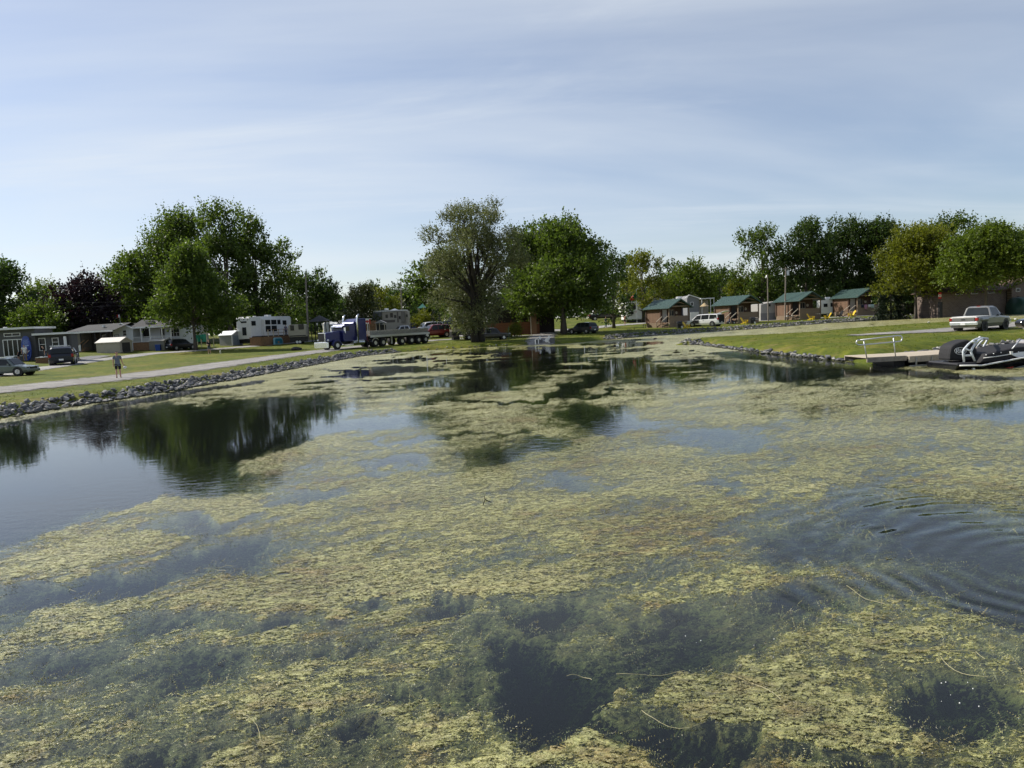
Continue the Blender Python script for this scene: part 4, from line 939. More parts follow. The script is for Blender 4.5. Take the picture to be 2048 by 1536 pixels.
def glass_material():
    m = new_mat('dark_glass'); n = m.node_tree.nodes; l = m.node_tree.links.new
    o = n.new('ShaderNodeOutputMaterial'); p = n.new('ShaderNodeBsdfPrincipled'); l(p.outputs[0], o.inputs[0])
    t = n.new('ShaderNodeTexCoord'); z = n.new('ShaderNodeTexNoise'); l(t.outputs['Object'], z.inputs['Vector']); z.inputs['Scale'].default_value = 1.3
    r = n.new('ShaderNodeValToRGB'); l(z.outputs['Fac'], r.inputs[0]); r.color_ramp.elements[0].color = (.006, .007, .008, 1); r.color_ramp.elements[1].color = (.035, .040, .042, 1)
    l(r.outputs[0], p.inputs['Base Color']); p.inputs['Roughness'].default_value = .08; p.inputs['Specular IOR Level'].default_value = .32
    return m
GLASS = glass_material()
TAIL = PM('tail_lens', (.30, .012, .008), .25, var=.2); HEAD = PM('head_lens', (.62, .64, .66), .12, .3, .1)

class Fr:
    """an upright plane facing the camera axis at the place seen at (px, py); pixels on it become local metres"""
    def __init__(s, px, py=None, y=None, dz=0.0):
        s.o = place(px, py) if y is None else at(px, y); s.o.z += dz; s.y = s.o.y; s.k = s.y / FPX
    def p(s, px, py):
        d = ray(px, py); t = s.y / d.y
        return (d.x * t - s.o.x, CAMZ + d.z * t - s.o.z)
    def rect(s, x0, y0, x1, y1):
        mx, my = (x0 + x1) / 2, (y0 + y1) / 2
        a = s.p(x0, my)[0]; b = s.p(x1, my)[0]; t = s.p(mx, y0)[1]; q = s.p(mx, y1)[1]
        return min(a, b), max(a, b), min(t, q), max(t, q)
    def box(s, x0, y0, x1, y1, d0, d1, mb=None, zmin=None):
        a, b, q, t = s.rect(x0, y0, x1, y1)
        if zmin is not None: q = zmin
        return (mb or MB()).box(a, b, d0, d1, q, t)
def window(root, r, y, frame=WHITE, fw=.06, mull=(0, 0), name='window', glass=GLASS, depth=.06):
    """r = (x0, x1, z0, z1) on a front facing -Y at local y"""
    x0, x1, z0, z1 = r; m = MB(); d = depth
    m.box(x0, x1, y - d, y + .02, z1 - fw, z1); m.box(x0, x1, y - d, y + .02, z0, z0 + fw)
    m.box(x0, x0 + fw, y - d, y + .02, z0 + fw, z1 - fw); m.box(x1 - fw, x1, y - d, y + .02, z0 + fw, z1 - fw)
    for i in range(mull[0]):
        c = x0 + (x1 - x0) * (i + 1) / (mull[0] + 1); m.box(c - fw * .4, c + fw * .4, y - d * .9, y + .02, z0 + fw, z1 - fw)
    for i in range(mull[1]):
        c = z0 + (z1 - z0) * (i + 1) / (mull[1] + 1); m.box(x0 + fw, x1 - fw, y - d * .8, y + .02, c - fw * .4, c + fw * .4)
    w = m.build(name, frame, root)
    MB().box(x0 + fw * .5, x1 - fw * .5, y - d * .35, y + .015, z0 + fw * .5, z1 - fw * .5).build('pane', glass, w)
    return w
def panel(root, name, mat, r, y0, y1, **k):
    return MB().box(r[0], r[1], y0, y1, r[2], r[3]).build(name, mat, root, **k)

# ---------------------------------------------------------------- vehicles (x forward, wheels on z = 0)
CARS = {
 'suv': [(0, .47, .47), (.012, .55, .55), (.03, .60, .61), (.075, .60, .90), (.13, .60, .97), (.35, .585, 1.0), (.52, .575, .985), (.60, .57, .95), (.735, .56, .585), (.76, .55, .555), (.90, .50, .505), (.965, .44, .445), (1.0, .34, .34)],
 'pickup': [(0, .52, .52), (.01, .585, .585), (.37, .585, .585), (.375, .59, .60), (.40, .59, .96), (.44, .59, 1.0), (.56, .58, .995), (.61, .58, .96), (.715, .57, .59), (.74, .56, .565), (.93, .52, .525), (.98, .46, .46), (1.0, .36, .36)],
 'crew': [(0, .52, .52), (.01, .575, .575), (.30, .575, .575), (.305, .58, .59), (.325, .58, .95), (.36, .58, 1.0), (.56, .575, .995), (.61, .57, .96), (.715, .565, .585), (.74, .56, .565), (.93, .52, .525), (.98, .46, .46), (1.0, .36, .36)],
 'van': [(0, .45, .45), (.01, .55, .55), (.02, .58, .60), (.05, .58, .94), (.09, .58, .985), (.35, .57, 1.0), (.60, .56, .985), (.68, .555, .94), (.84, .545, .57), (.86, .53, .535), (.95, .46, .465), (.985, .40, .40), (1.0, .32, .32)]}
SIDEWIN = {'suv': [(.06, .24, .11, .23), (.255, .43, .25, .43), (.445, .68, .445, .585)], 'pickup': [(.42, .665, .425, .60)], 'crew': [(.34, .475, .35, .475), (.49, .665, .49, .60)], 'van': [(.045, .28, .07, .28), (.30, .53, .30, .53), (.545, .785, .545, .67)]}
def car(name, label, loc, rz, kind='suv', paint=None, L=4.6, W=1.85, H=1.65, scale=1.0, wheel_r=.34, axles=(.185, .80), cat=None, group=None, rack=False, bumper=None, rim=None, openhatch=False, plate=True, cover=None, tail=(.44, .60, .16)):
    root = thing(name, label, cat or {'suv': 'car', 'pickup': 'pickup truck', 'crew': 'pickup truck', 'van': 'minivan'}[kind], loc, rz, scale, group)
    st = CARS[kind]; w = W / 2; zb = H * .16
    xs = [s[0] for s in st]; bl = [s[1] * H for s in st]; rf = [s[2] * H for s in st]
    fx = lambda f: (f - .5) * L
    belt = lambda f: float(np.interp(f, xs, bl)); roof = lambda f: float(np.interp(f, xs, rf))
    half = lambda f: w * (1 - .10 * max(0, (f - .86) / .14) ** 1.5 - .06 * max(0, (.06 - f) / .06) ** 1.5)
    def inset(f, z): return .30 * max(0, z - belt(f))
    V, Fc = [], []; npt = 7
    for f, b, t in zip(xs, bl, rf):
        h = half(f); x = fx(f); lo = zb + (.10 * H if f > .97 or f < .005 else 0)
        side = [(h * .93, lo), (h, lo + .35 * (b - lo)), (h, b - .06 * H), (h * .975, b), (h * .975 - inset(f, t - .05), max(b, t - .05) if t > b + .06 else b + .002), (h * .975 - inset(f, t) - .10 * (1 if t > b + .06 else .8), t + .004)]
        row = [(x, y, z) for y, z in side] + [(x, 0, t + .025)] + [(x, -y, z) for y, z in reversed(side)]
        V += row
    n = len(xs); m = 13
    for i in range(n - 1):
        for j in range(m - 1): Fc.append((i * m + j, (i + 1) * m + j, (i + 1) * m + j + 1, i * m + j + 1))
        Fc.append((i * m + m - 1, (i + 1) * m + m - 1, (i + 1) * m, i * m))
    Fc.append(tuple(range(m - 1, -1, -1))[::-1]); Fc.append(tuple(range((n - 1) * m, n * m))[::-1])
    body = MB().add(V, Fc); bo = body.build('body', paint, root, False, bevel=.02)
    bo.data.polygons.foreach_set('use_smooth', [False] * len(bo.data.polygons))
    # side glass
    for (a, b2, at_, bt) in SIDEWIN[kind]:
        for s in (-1, 1):
            q = []
            for f, up_ in ((a, 0), (b2, 0), (bt, 1), (at_, 1)):
                zt = (belt(f) + .03) if not up_ else (roof(f) - .085)
                q.append((fx(f), s * (half(f) * .975 - .30 * max(0, zt - belt(f)) + .006), zt))
            if s < 0: q = q[::-1]
            MB().add(q + [(x, y - s * .03, z) for x, y, z in q], [(0, 3, 2, 1), (4, 5, 6, 7), (0, 1, 5, 4), (1, 2, 6, 5), (2, 3, 7, 6), (3, 0, 4, 7)]).build('window', GLASS, root)
    # windscreen and rear glass: laid just over the sloping body faces
    def slope_glass(i, nm, shrink=.07):
        f0, f1 = xs[i], xs[i + 1]; q = []
        for f, s, t in ((f0, -1, 0), (f0, 1, 0), (f1, 1, 1), (f1, -1, 1)):
            ff = f0 + (f1 - f0) * (shrink if t == 0 else 1 - shrink); z = roof(ff); y = half(ff) * .975 - .30 * max(0, z - belt(ff)) - .13
            q.append((fx(ff), s * y, z + .03))
        dx = -.045 if f0 < .45 else .02
        q = [(x + dx, y, z) for x, y, z in q]
        MB().add(q + [(x, y, z - .03) for x, y, z in q], [(0, 1, 2, 3), (7, 6, 5, 4), (0, 4, 5, 1), (1, 5, 6, 2), (2, 6, 7, 3), (3, 7, 4, 0)]).build(nm, GLASS, root)
    wi = max(i for i in range(n - 1) if rf[i] - bl[i] > .2 * H and rf[i + 1] - bl[i + 1] < .08 * H)
    slope_glass(wi, 'windscreen')
    ri = min(i for i in range(n - 1) if rf[i] - bl[i] < .08 * H and rf[i + 1] - bl[i + 1] > .2 * H)
    if not openhatch: slope_glass(ri, 'rear_window', .10)
    # wheels
    for f in axles:
        for s in (-1, 1):
            x = fx(f); y = s * (w - .12); r = wheel_r
            MB().cyl((x, s * (w - .30), r * 1.02), (x, s * (w + .006), r * 1.02), r * 1.22, n=22).build('wheel_arch', BLACK, root)
            wh = MB().tube([(x, y - .11 * s, r), (x, y - .10 * s, r), (x, y + .10 * s, r), (x, y + .135 * s, r)], [r * .8, r, r, r * .86], 22).build('wheel', RUBBER, root)
            rm = MB().cyl((x, y + .10 * s, r), (x, y + .142 * s, r), r * .62, n=16)
            for k in range(5):
                a = k * 2 * math.pi / 5; rm.bar((x, y + .148 * s, r), (x + math.cos(a) * r * .60, y + .148 * s, r + math.sin(a) * r * .60), .07, .03)
            rm.build('rim', rim or STEEL, wh)
    # ends
    bm_ = bumper or paint
    MB().box(fx(0) - .05, fx(.02), -w * .96, w * .96, zb + .10 * H, zb + .24 * H).build('rear_bumper', bm_, root, bevel=.03)
    MB().box(fx(.975), fx(1) + .05, -w * .90, w * .90, zb + .04 * H, zb + .18 * H).build('front_bumper', bm_, root, bevel=.03)
    MB().box(fx(.985), fx(1) + .02, -w * .5, w * .5, zb + .19 * H, zb + .30 * H).build('grille', BLACK, root)
    for s in (-1, 1):
        MB().box(fx(0) - .02, fx(.035), s * w * .99 - (.18 if s > 0 else -.0) , s * w * .99 + (0 if s > 0 else .18), tail[0] * H, tail[1] * H).build('taillight', TAIL, root, bevel=.01)
        MB().box(fx(.955), fx(1) - .01, s * w * .66 - .16, s * w * .66 + .16, .44 * H, .50 * H).build('headlight', HEAD, root, bevel=.02)
        f = SIDEWIN[kind][-1][1] - .03
        MB().box(fx(f) - .06, fx(f) + .06, s * (w + .01) - .01, s * (w + .01) + s * .20 + .01, belt(f) + .02, belt(f) + .17).build('mirror', paint if kind != 'pickup' else BLACK, root, bevel=.03)
        MB().box(fx(.44), fx(.44) + .16, s * w - .005, s * w + s * .02 + .005, .50 * H, .52 * H).build('door_handle', BLACK, root)
    if plate: MB().box(fx(0) - .075, fx(0) - .05, -.17, .17, zb + .115 * H, zb + .20 * H).build('number_plate', WHITE, root)
    if rack:
        for s in (-1, 1): MB().bar((fx(.14), s * w * .62, H + .05), (fx(.56), s * w * .62, H + .045), .05).build('roof_rail', rack, root)
    return root, fx, w, zb

# ---------------------------------------------------------------- caravans
def caravan(name, label, loc, rz, L=8.0, W=2.45, H=2.6, z0=.65, wall=WHITE, side_windows=(), end_windows=(), bands=(), scale=1.0, ac=True, awning=None, cat='camper', group=None, slide=None, door=None, round_end=.25):
    """front (-Y) is the long side; +X end and -X end are the short ends"""
    root = thing(name, label, cat, loc, rz, scale, group)
    r = round_end; prof = [(-L / 2, z0), (L / 2, z0), (L / 2, z0 + H - r), (L / 2 - r * .4, z0 + H - r * .3), (L / 2 - r * 1.2, z0 + H), (-L / 2 + r * 1.2, z0 + H), (-L / 2 + r * .4, z0 + H - r * .3), (-L / 2, z0 + H - r)]
    MB().prism(prof, 1, -W / 2, W / 2).build('body', wall, root, bevel=.04)
    MB().box(-L / 2 + .1, L / 2 - .1, -W / 2 + .1, W / 2 - .1, .35, z0 - .01).build('chassis', BLACK, root)
    for f in (-.06, .10):
        for s in (-1, 1):
            x = L * f; wh = MB().cyl((x, s * (W / 2 - .25), .34), (x, s * (W / 2 - .02), .34), .34, n=18).build('wheel', RUBBER, root)
            MB().cyl((x, s * (W / 2 - .03), .34), (x, s * (W / 2 - .005), .34), .2, n=14).build('rim', WHITE, wh)
    for (x0, x1, a, b) in side_windows: window(root, (x0, x1, a, b), -W / 2, BLACK, .05, depth=.035)
    for (e, y0, y1, a, b) in end_windows:
        X = L / 2 * e; d = .03 * e
        w = MB().box(min(X, X + d), max(X, X + d), y0, y1, a, b).build('window', BLACK, root); MB().box(min(X + d, X + d * 1.4), max(X + d, X + d * 1.4), y0 + .05, y1 - .05, a + .05, b - .05).build('pane', GLASS, w)
    for (x0, x1, a, b, mt) in bands: MB().box(x0, x1, -W / 2 - .012, -W / 2 + .01, a, b).build('stripe', mt, root)
    if ac:
        a = MB(); a.box(-.45, .45, -.35, .35, z0 + H + .002, z0 + H + .28); a.build('roof_air_conditioner', WHITE, root, bevel=.05, loc=(L * .08, 0, 0))
        MB().box(-.25, .25, -.25, .25, z0 + H + .002, z0 + H + .12).build('roof_vent', WHITE, root, bevel=.03, loc=(-L * .25, 0, 0))
    if slide:
        x0, x1, a, b, dep = slide; MB().box(x0, x1, -W / 2 - dep, -W / 2 - .002, a, b).build('slide_out', wall, root, bevel=.03)
    if door:
        d_ = MB().box(door, door + .7, -W / 2 - .03, -W / 2 + .01, z0 + .1, z0 + 2.0).build('door', WHITE, root); MB().box(door + .2, door + .5, -W / 2 - .04, -W / 2 - .028, z0 + 1.3, z0 + 1.75).build('pane', GLASS, d_)
    if awning: MB().add([(-L * .35, -W / 2, z0 + H - .1), (L * .35, -W / 2, z0 + H - .1), (L * .35, -W / 2 - 2.2, z0 + H - .5), (-L * .35, -W / 2 - 2.2, z0 + H - .5)] + [(-L * .35, -W / 2, z0 + H - .06), (L * .35, -W / 2, z0 + H - .06), (L * .35, -W / 2 - 2.2, z0 + H - .46), (-L * .35, -W / 2 - 2.2, z0 + H - .46)],
                        [(0, 3, 2, 1), (4, 5, 6, 7), (0, 1, 5, 4), (1, 2, 6, 5), (2, 3, 7, 6), (3, 0, 4, 7)]).build('awning', awning, root)
    return root

# ---------------------------------------------------------------- gabled sheds and houses; the gable front faces -Y
def gabled(root, W, D, Hw, Hr, wall, roof, over=.15, x=0, y=0, thick=.08, zlo=0.0, name='wall', trim=None):
    MB().prism([(x - W / 2, zlo), (x + W / 2, zlo), (x + W / 2, Hw), (x, Hw + Hr), (x - W / 2, Hw)], 1, y - D / 2, y + D / 2).build(name, wall, root)
    for s in (-1, 1):
        e = (x + s * (W / 2 + over), Hw - Hr * over / (W / 2)); p = (x, Hw + Hr)
        nrm = Vector((s * Hr, 0, W / 2)).normalized() * thick
        q = [(e[0], y - D / 2 - over, e[1] + .01), (p[0], y - D / 2 - over, p[1] + .01), (p[0], y + D / 2 + over, p[1] + .01), (e[0], y + D / 2 + over, e[1] + .01)]
        top = [(a, b, c + thick * 1.2) for a, b, c in q]
        f = [(0, 1, 2, 3), (7, 6, 5, 4), (0, 4, 5, 1), (1, 5, 6, 2), (2, 6, 7, 3), (3, 7, 4, 0)]
        if s < 0: f = [tuple(reversed(t)) for t in f]
        MB().add(q + top, f).build('roof_slope', roof, root)
    if trim:
        for s in (-1, 1): MB().bar((x + s * (W / 2 + over), y - D / 2 - over - .015, Hw - Hr * over / (W / 2) + .02), (x, y - D / 2 - over - .015, Hw + Hr + .02), .03, .14).build('barge_board', trim, root)
def shed(name, label, loc, rz, W, D, Hw, Hr, wall, roof, door, trim=None, doorw=.6, scale=1.0, cat='shed'):
    root = thing(name, label, cat, loc, rz, scale)
    gabled(root, W, D, Hw, Hr, wall, roof, .12, trim=trim)
    d = MB().box(-W * doorw / 2, W * doorw / 2, -D / 2 - .035, -D / 2 + .01, .05, Hw * .95).build('door', door, root)
    MB().box(-.02, .02, -D / 2 - .06, -D / 2 - .036, Hw * .4, Hw * .5).build('handle', BLACK, d)
    if trim:
        for s in (-1, 1): MB().box(s * W / 2 - .06, s * W / 2 + .06, -D / 2 - .03, -D / 2 + .03, 0, Hw).build('corner_trim', trim, root)
    return root

# ---------------------------------------------------------------- people: skinned skeletons facing -Y
SKIN = PM('skin', (.46, .27, .19), .6, var=.05); HAIRM = PM('dark_hair', (.03, .022, .016), .7, var=.2)
def skinned(name, joints, edges, mat, root, rootv=0, sub=2):
    me = bpy.data.meshes.new(name); keys = list(joints); ix = {k: i for i, k in enumerate(keys)}
    me.from_pydata([joints[k][0] for k in keys], [(ix[a], ix[b]) for a, b in edges], []); me.update(); me.materials.append(mat)
    o = link(name, me, root)
    md = o.modifiers.new('skin', 'SKIN'); md.use_smooth_shade = True
    sv = me.skin_vertices[0].data
    for i, k in enumerate(keys):
        r = joints[k][1]; sv[i].radius = (r, r) if not hasattr(r, '__len__') else r; sv[i].use_root = (i == rootv)
    s = o.modifiers.new('subsurf', 'SUBSURF'); s.levels = sub; s.render_levels = sub
    return o
def person(label, loc, rz, height=1.75, shirt=None, legs=None, hair=HAIRM, shorts=True, pose=None, sleeves='short', skin=SKIN, fingers=False, shoes=BLACK, group=None, bend=0.0):
    s = height / 1.75; root = thing('person', label, 'person', loc, rz, s, group); P = pose or {}
    def J(k, d): return P.get(k, d)
    cb, sb = math.cos(bend), math.sin(bend)
    def T(p):   # bend the upper body forward at the hips
        if p[2] < .97: return p
        y, z = p[1], p[2] - .97; return (p[0], y * cb - z * sb, .97 + z * cb + y * sb)
    j = dict(pel=((0, 0, .97), (.135, .10)), spn=((0, 0, 1.14), (.125, .09)), chs=((0, .0, 1.33), (.145, .10)), nk0=((0, .01, 1.47), (.07, .06)), nk=((0, 0, 1.53), .052), hd0=((0, -.02, 1.59), (.070, .078)), hd1=((0, -.015, 1.665), (.080, .094)), hd2=((0, 0, 1.735), (.055, .065)))
    for q, sg in (('l', 1), ('r', -1)):
        j['sh' + q] = ((sg * .185, .01, 1.42), .058); j['el' + q] = (J('el' + q, (sg * .245, .02, 1.13)), .042); j['wr' + q] = (J('wr' + q, (sg * .265, -.05, .88)), .029)
        wr = Vector(j['wr' + q][0]); dr = (wr - Vector(j['el' + q][0])).normalized(); j['hn' + q] = (tuple(wr + dr * .085), .034)
        j['hp' + q] = ((sg * .095, 0, .90), .088); j['kn' + q] = (J('kn' + q, (sg * .105, -.015, .50)), .055); j['cf' + q] = (tuple((Vector(J('kn' + q, (sg * .105, -.015, .50))) * .62 + Vector(J('an' + q, (sg * .11, .02, .09))) * .38 + Vector((0, .012, 0)))), .056)
        j['an' + q] = (J('an' + q, (sg * .11, .02, .09)), .036); a = Vector(j['an' + q][0]); j['to' + q] = (tuple(a + Vector((sg * .015, -.15, -.045))), .032)
    up_keys = ('pel', 'spn', 'chs', 'nk0', 'nk', 'hd0', 'hd1', 'hd2', 'shl', 'shr', 'ell', 'elr', 'wrl', 'wrr', 'hnl', 'hnr')
    for k in up_keys: j[k] = (T(j[k][0]), j[k][1])
    E = [('pel', 'spn'), ('spn', 'chs'), ('chs', 'nk0'), ('nk0', 'nk'), ('nk', 'hd0'), ('hd0', 'hd1'), ('hd1', 'hd2')]
    for q in 'lr': E += [('chs', 'sh' + q), ('sh' + q, 'el' + q), ('el' + q, 'wr' + q), ('wr' + q, 'hn' + q), ('pel', 'hp' + q), ('hp' + q, 'kn' + q), ('kn' + q, 'cf' + q), ('cf' + q, 'an' + q), ('an' + q, 'to' + q)]
    if fingers:
        for q, sg in (('l', 1), ('r', -1)):
            h = Vector(j['hn' + q][0]); d = (h - Vector(j['wr' + q][0])).normalized(); sd = d.cross(Vector((sg, 0, 0))).normalized()
            for i, (o_, ln) in enumerate(((-.030, .055), (-.010, .075), (.010, .080), (.030, .068))):
                j[f'f{q}{i}a'] = (tuple(h + sd * o_ + d * ln * .6), .0095); j[f'f{q}{i}b'] = (tuple(h + sd * o_ + d * ln + Vector((-sg * .015, 0, 0))), .008); E += [('hn' + q, f'f{q}{i}a'), (f'f{q}{i}a', f'f{q}{i}b')]
            w = Vector(j['wr' + q][0]); j[f't{q}a'] = (tuple(w + d * .05 - sd * .045), .011); j[f't{q}b'] = (tuple(w + d * .095 - sd * .058), .009); E += [('wr' + q, f't{q}a'), (f't{q}a', f't{q}b')]
    skinned('body', j, E, skin, root)
    g = .018
    def grow(k, e=g):
        p, r = j[k]; return (p, tuple(x + e for x in r) if hasattr(r, '__len__') else r + e)
    tj = {k: grow(k) for k in ('pel', 'spn', 'chs', 'shl', 'shr')}; tj['pel'] = (j['pel'][0], (.165, .132)); tj['hem'] = ((0, 0, .86), (.165, .130)); tj['nk0'] = (tuple(Vector(j['nk0'][0]) - Vector((0, 0, .03))), (.085, .07)); te = [('hem', 'pel'), ('pel', 'spn'), ('spn', 'chs'), ('chs', 'nk0'), ('chs', 'shl'), ('chs', 'shr')]
    for q in 'lr':
        if sleeves == 'short': tj['ua' + q] = (tuple(Vector(j['sh' + q][0]).lerp(Vector(j['el' + q][0]), .62)), .064); te.append(('sh' + q, 'ua' + q))
        elif sleeves == 'long': tj['el' + q] = grow('el' + q, .014); tj['wr' + q] = grow('wr' + q, .012); te += [('sh' + q, 'el' + q), ('el' + q, 'wr' + q)]
    skinned('shirt', tj, te, shirt, root)
    lj = {'pel': (tuple(Vector(j['pel'][0]) + Vector((0, 0, .03))), (.150, .120)), 'hpl': grow('hpl', .022), 'hpr': grow('hpr', .022)}; le = [('pel', 'hpl'), ('pel', 'hpr')]
    for q in 'lr':
        kn = Vector(j['kn' + q][0]); hp = Vector(j['hp' + q][0])
        if shorts: lj['kn' + q] = (tuple(hp.lerp(kn, .86)), .082); le.append(('hp' + q, 'kn' + q))
        else: lj['kn' + q] = grow('kn' + q, .02); lj['an' + q] = (tuple(Vector(j['an' + q][0]) + Vector((0, 0, .02))), .056); le += [('hp' + q, 'kn' + q), ('kn' + q, 'an' + q)]
    skinned('shorts' if shorts else 'trousers', lj, le, legs, root)
    for q in 'lr':
        a = Vector(j['an' + q][0]); skinned('shoe', {'a': (tuple(a + Vector((0, .03, -.04))), .045), 'b': (tuple(a + Vector((0, -.06, -.048))), .043), 'c': (tuple(a + Vector((0, -.165, -.052))), .036)}, [('a', 'b'), ('b', 'c')], shoes, root, sub=1)
    h1 = Vector(j['hd1'][0]); h2 = Vector(j['hd2'][0])
    skinned('hair', {'a': (tuple(h1 + Vector((0, .035, .0))), (.074, .074)), 'b': (tuple(h2 + Vector((0, .015, .012))), (.066, .074))}, [('a', 'b')], hair, root, sub=1)
    # face: nose, eyes, mouth, ears
    f = MB(); hd = Vector(j['hd1'][0])
    f.add([hd + Vector(v) for v in ((-.012, -.088, .0), (.012, -.088, .0), (0, -.118, -.022), (0, -.088, .03))], [(0, 1, 2), (0, 2, 3), (1, 3, 2), (0, 3, 1)]); f.build('nose', skin, root)
    for sg in (-1, 1):
        MB().sphere(tuple(hd + Vector((sg * .030, -.086, .018))), .011, 6, 4).build('eye', BLACK, root); MB().sphere(tuple(hd + Vector((sg * .080, 0, .0))), .024, 6, 4, (.4, .7, 1)).build('ear', skin, root)
    MB().box(hd.x - .022, hd.x + .022, hd.y - .090, hd.y - .080, hd.z - .052, hd.z - .044).build('mouth', REDP, root)
    return root
def wheel(root, x, y, r, wdt, side, hub=STEEL, name='wheel'):
    w = MB().tube([(x, y - wdt / 2, r), (x, y - wdt / 2 + .03, r), (x, y + wdt / 2 - .03, r), (x, y + wdt / 2, r)], [r * .88, r, r, r * .88], 20).build(name, RUBBER, root)
    MB().cyl((x, y + side * wdt * .40, r), (x, y + side * (wdt / 2 + .012), r), r * .56, r * .45, 16).build('rim', hub, w); return w
# ================================================================== LEFT BANK
def PAINT(name, c, rough=.28, metal=.35): return PM(name, c, rough, metal, .06, 1.2, coat=.6, grime=.06)
# ---- grey cottage
f = Fr(60, 722); hA = thing('grey_cottage', 'charcoal grey flat roofed cottage with white trim at the left edge', 'cottage', f.o)
f.box(-60, 660, 72, 722, 0, 3.0, zmin=-.3).build('wall', GREYW, hA); f.box(72.2, 669, 140, 722, .35, 1.5, zmin=-.3).build('wall', GREYW, hA)
f.box(-64, 656.5, 74, 660.5, -.55, 3.2).build('roof', WHITE, hA); f.box(66.5, 665.5, 140.5, 669.3, -.30, 1.7).build('roof', WHITE, hA)
for vx in (1, 36): f.box(vx - 1.6, 654.2, vx + 1.6, 656.4, .5, .9).build('roof_vent', WHITE, hA)
f.box(98, 672.5, 134, 700, .30, .348).build('porch_shade_panel', PM('porch_shade', (.05, .05, .052), .8), hA)  # dark flat panel on the wall paints the shade of a recessed porch
w = window(hA, f.rect(8, 666, 41, 673), 0, WHITE, .06, (1, 0)); tag(w, 'long clerestory window with two dark panes')
w = window(hA, f.rect(7, 678.5, 46.5, 713), 0, WHITE, .08, (3, 0), 'sliding_door'); tag(w, 'wide glass sliding door with white frame')
window(hA, f.rect(74, 676, 88, 702), .35, WHITE, .07, (0, 1)); window(hA, f.rect(101, 675.5, 114.5, 693), .30, WHITE, .06, (0, 1))
for lx in (46.8, 50): f.box(lx - .9, 678.5, lx + .9, 682, -.08, .0).build('wall_lamp', GALV, hA)
f.box(131, 672.6, 134.5, 706, -.25, -.05).build('porch_post', WHITE, hA)
x0, x1, z0, z1 = f.rect(104, 690.5, 139, 704.5)
rl = MB().box(x0, x1, -.35, -.27, z1 - .07, z1).box(x0, x1, -.34, -.28, z0, z0 + .06); r_ = rl.build('railing', WHITE, hA)
for i in range(15):
    c = x0 + (x1 - x0) * (i + .5) / 15; MB().box(c - .018, c + .018, -.33, -.29, z0 + .06, z1 - .07).build('baluster', WHITE, r_)
f.box(100, 704.6, 140, 722, -.45, .34, zmin=-.2).build('porch_floor', DECKW, hA)
a = f.p(141, 696); b = f.p(155, 708); st = MB().bar((a[0], -.4, a[1]), (b[0], -1.2, b[1]), .08).bar((a[0], .5, a[1]), (b[0], .0, b[1]), .08)
for i in range(5):
    t = i / 4; st.bar((a[0] + (b[0] - a[0]) * t, -.4 - .8 * t, a[1] + (b[1] - a[1]) * t), (a[0] + (b[0] - a[0]) * t, -.4 - .8 * t, a[1] + (b[1] - a[1]) * t - .8), .06)
st.build('stair_rail', WHITE, hA)
for i in range(4): f.box(140.5 + i * 3.6, 707 + i * 3.8, 145 + i * 3.6, 709 + i * 3.8, -.4 - .1 * i, .6).build('step', GREYWOOD, hA)
# ---- paddle board leaning on it
BLUE = PM('board_blue', (.010, .040, .24), .35, var=.12, coat=.3)
f2 = Fr(64, 722); bd = thing('paddle_board', 'tall blue paddle board with a white anchor, leaning on the grey cottage', 'paddle board', f2.o + Vector((0, -.7, 0)))
hb = (722 - 672) * f2.k; wb_ = 9.6 * f2.k; pr = []
for i in range(24):
    t = i / 24 * 2 * math.pi; zz = math.sin(t); pr.append((math.copysign(abs(math.cos(t)) ** .75, math.cos(t)) * wb_, hb / 2 + zz * hb / 2))
board = MB().prism(pr, 1, -.06, .06).build('board', BLUE, bd, bevel=.03)
em = MB(); c0 = hb * .42
em.box(-wb_ * .62, wb_ * .62, -.072, -.0605, hb * .585, hb * .625)
for k in range(5): em.box(-wb_ * (.55 - .05 * (k % 2)), wb_ * (.5 + .06 * (k % 3)), -.068, -.0605, hb * (.67 + .04 * k), hb * (.68 + .04 * k))
an = MB(); Y = -.066
an.tube([(wb_ * .02, Y, hb * .56), (wb_ * .10, Y, hb * .36)], .035, 6); an.tube([(-wb_ * .5, Y, hb * .46), (-wb_ * .1, Y, hb * .44), (wb_ * .2, Y, hb * .52)], .03, 6)
an.tube([(wb_ * (.10 + .62 * math.sin(a_)), Y, hb * .46 - hb * .115 * math.cos(a_)) for a_ in np.linspace(-1.15, 1.15, 9)], .045, 6); an.tube([(wb_ * .02 + .05 * math.cos(q), Y, hb * .565 + .05 * math.sin(q)) for q in np.linspace(0, 6.28, 9)], .018, 5)
em.box(-wb_ * .45, wb_ * .45, -.068, -.0605, hb * .20, hb * .215); em.box(-wb_ * .40, wb_ * .42, -.068, -.0605, hb * .225, hb * .245)
tag(em.build('lettering', PM('board_print', (.30, .40, .62), .5), board), kind='stuff'); an.build('anchor_emblem', WHITE, board)
bd.rotation_euler = (R(-6), R(-3), 0)
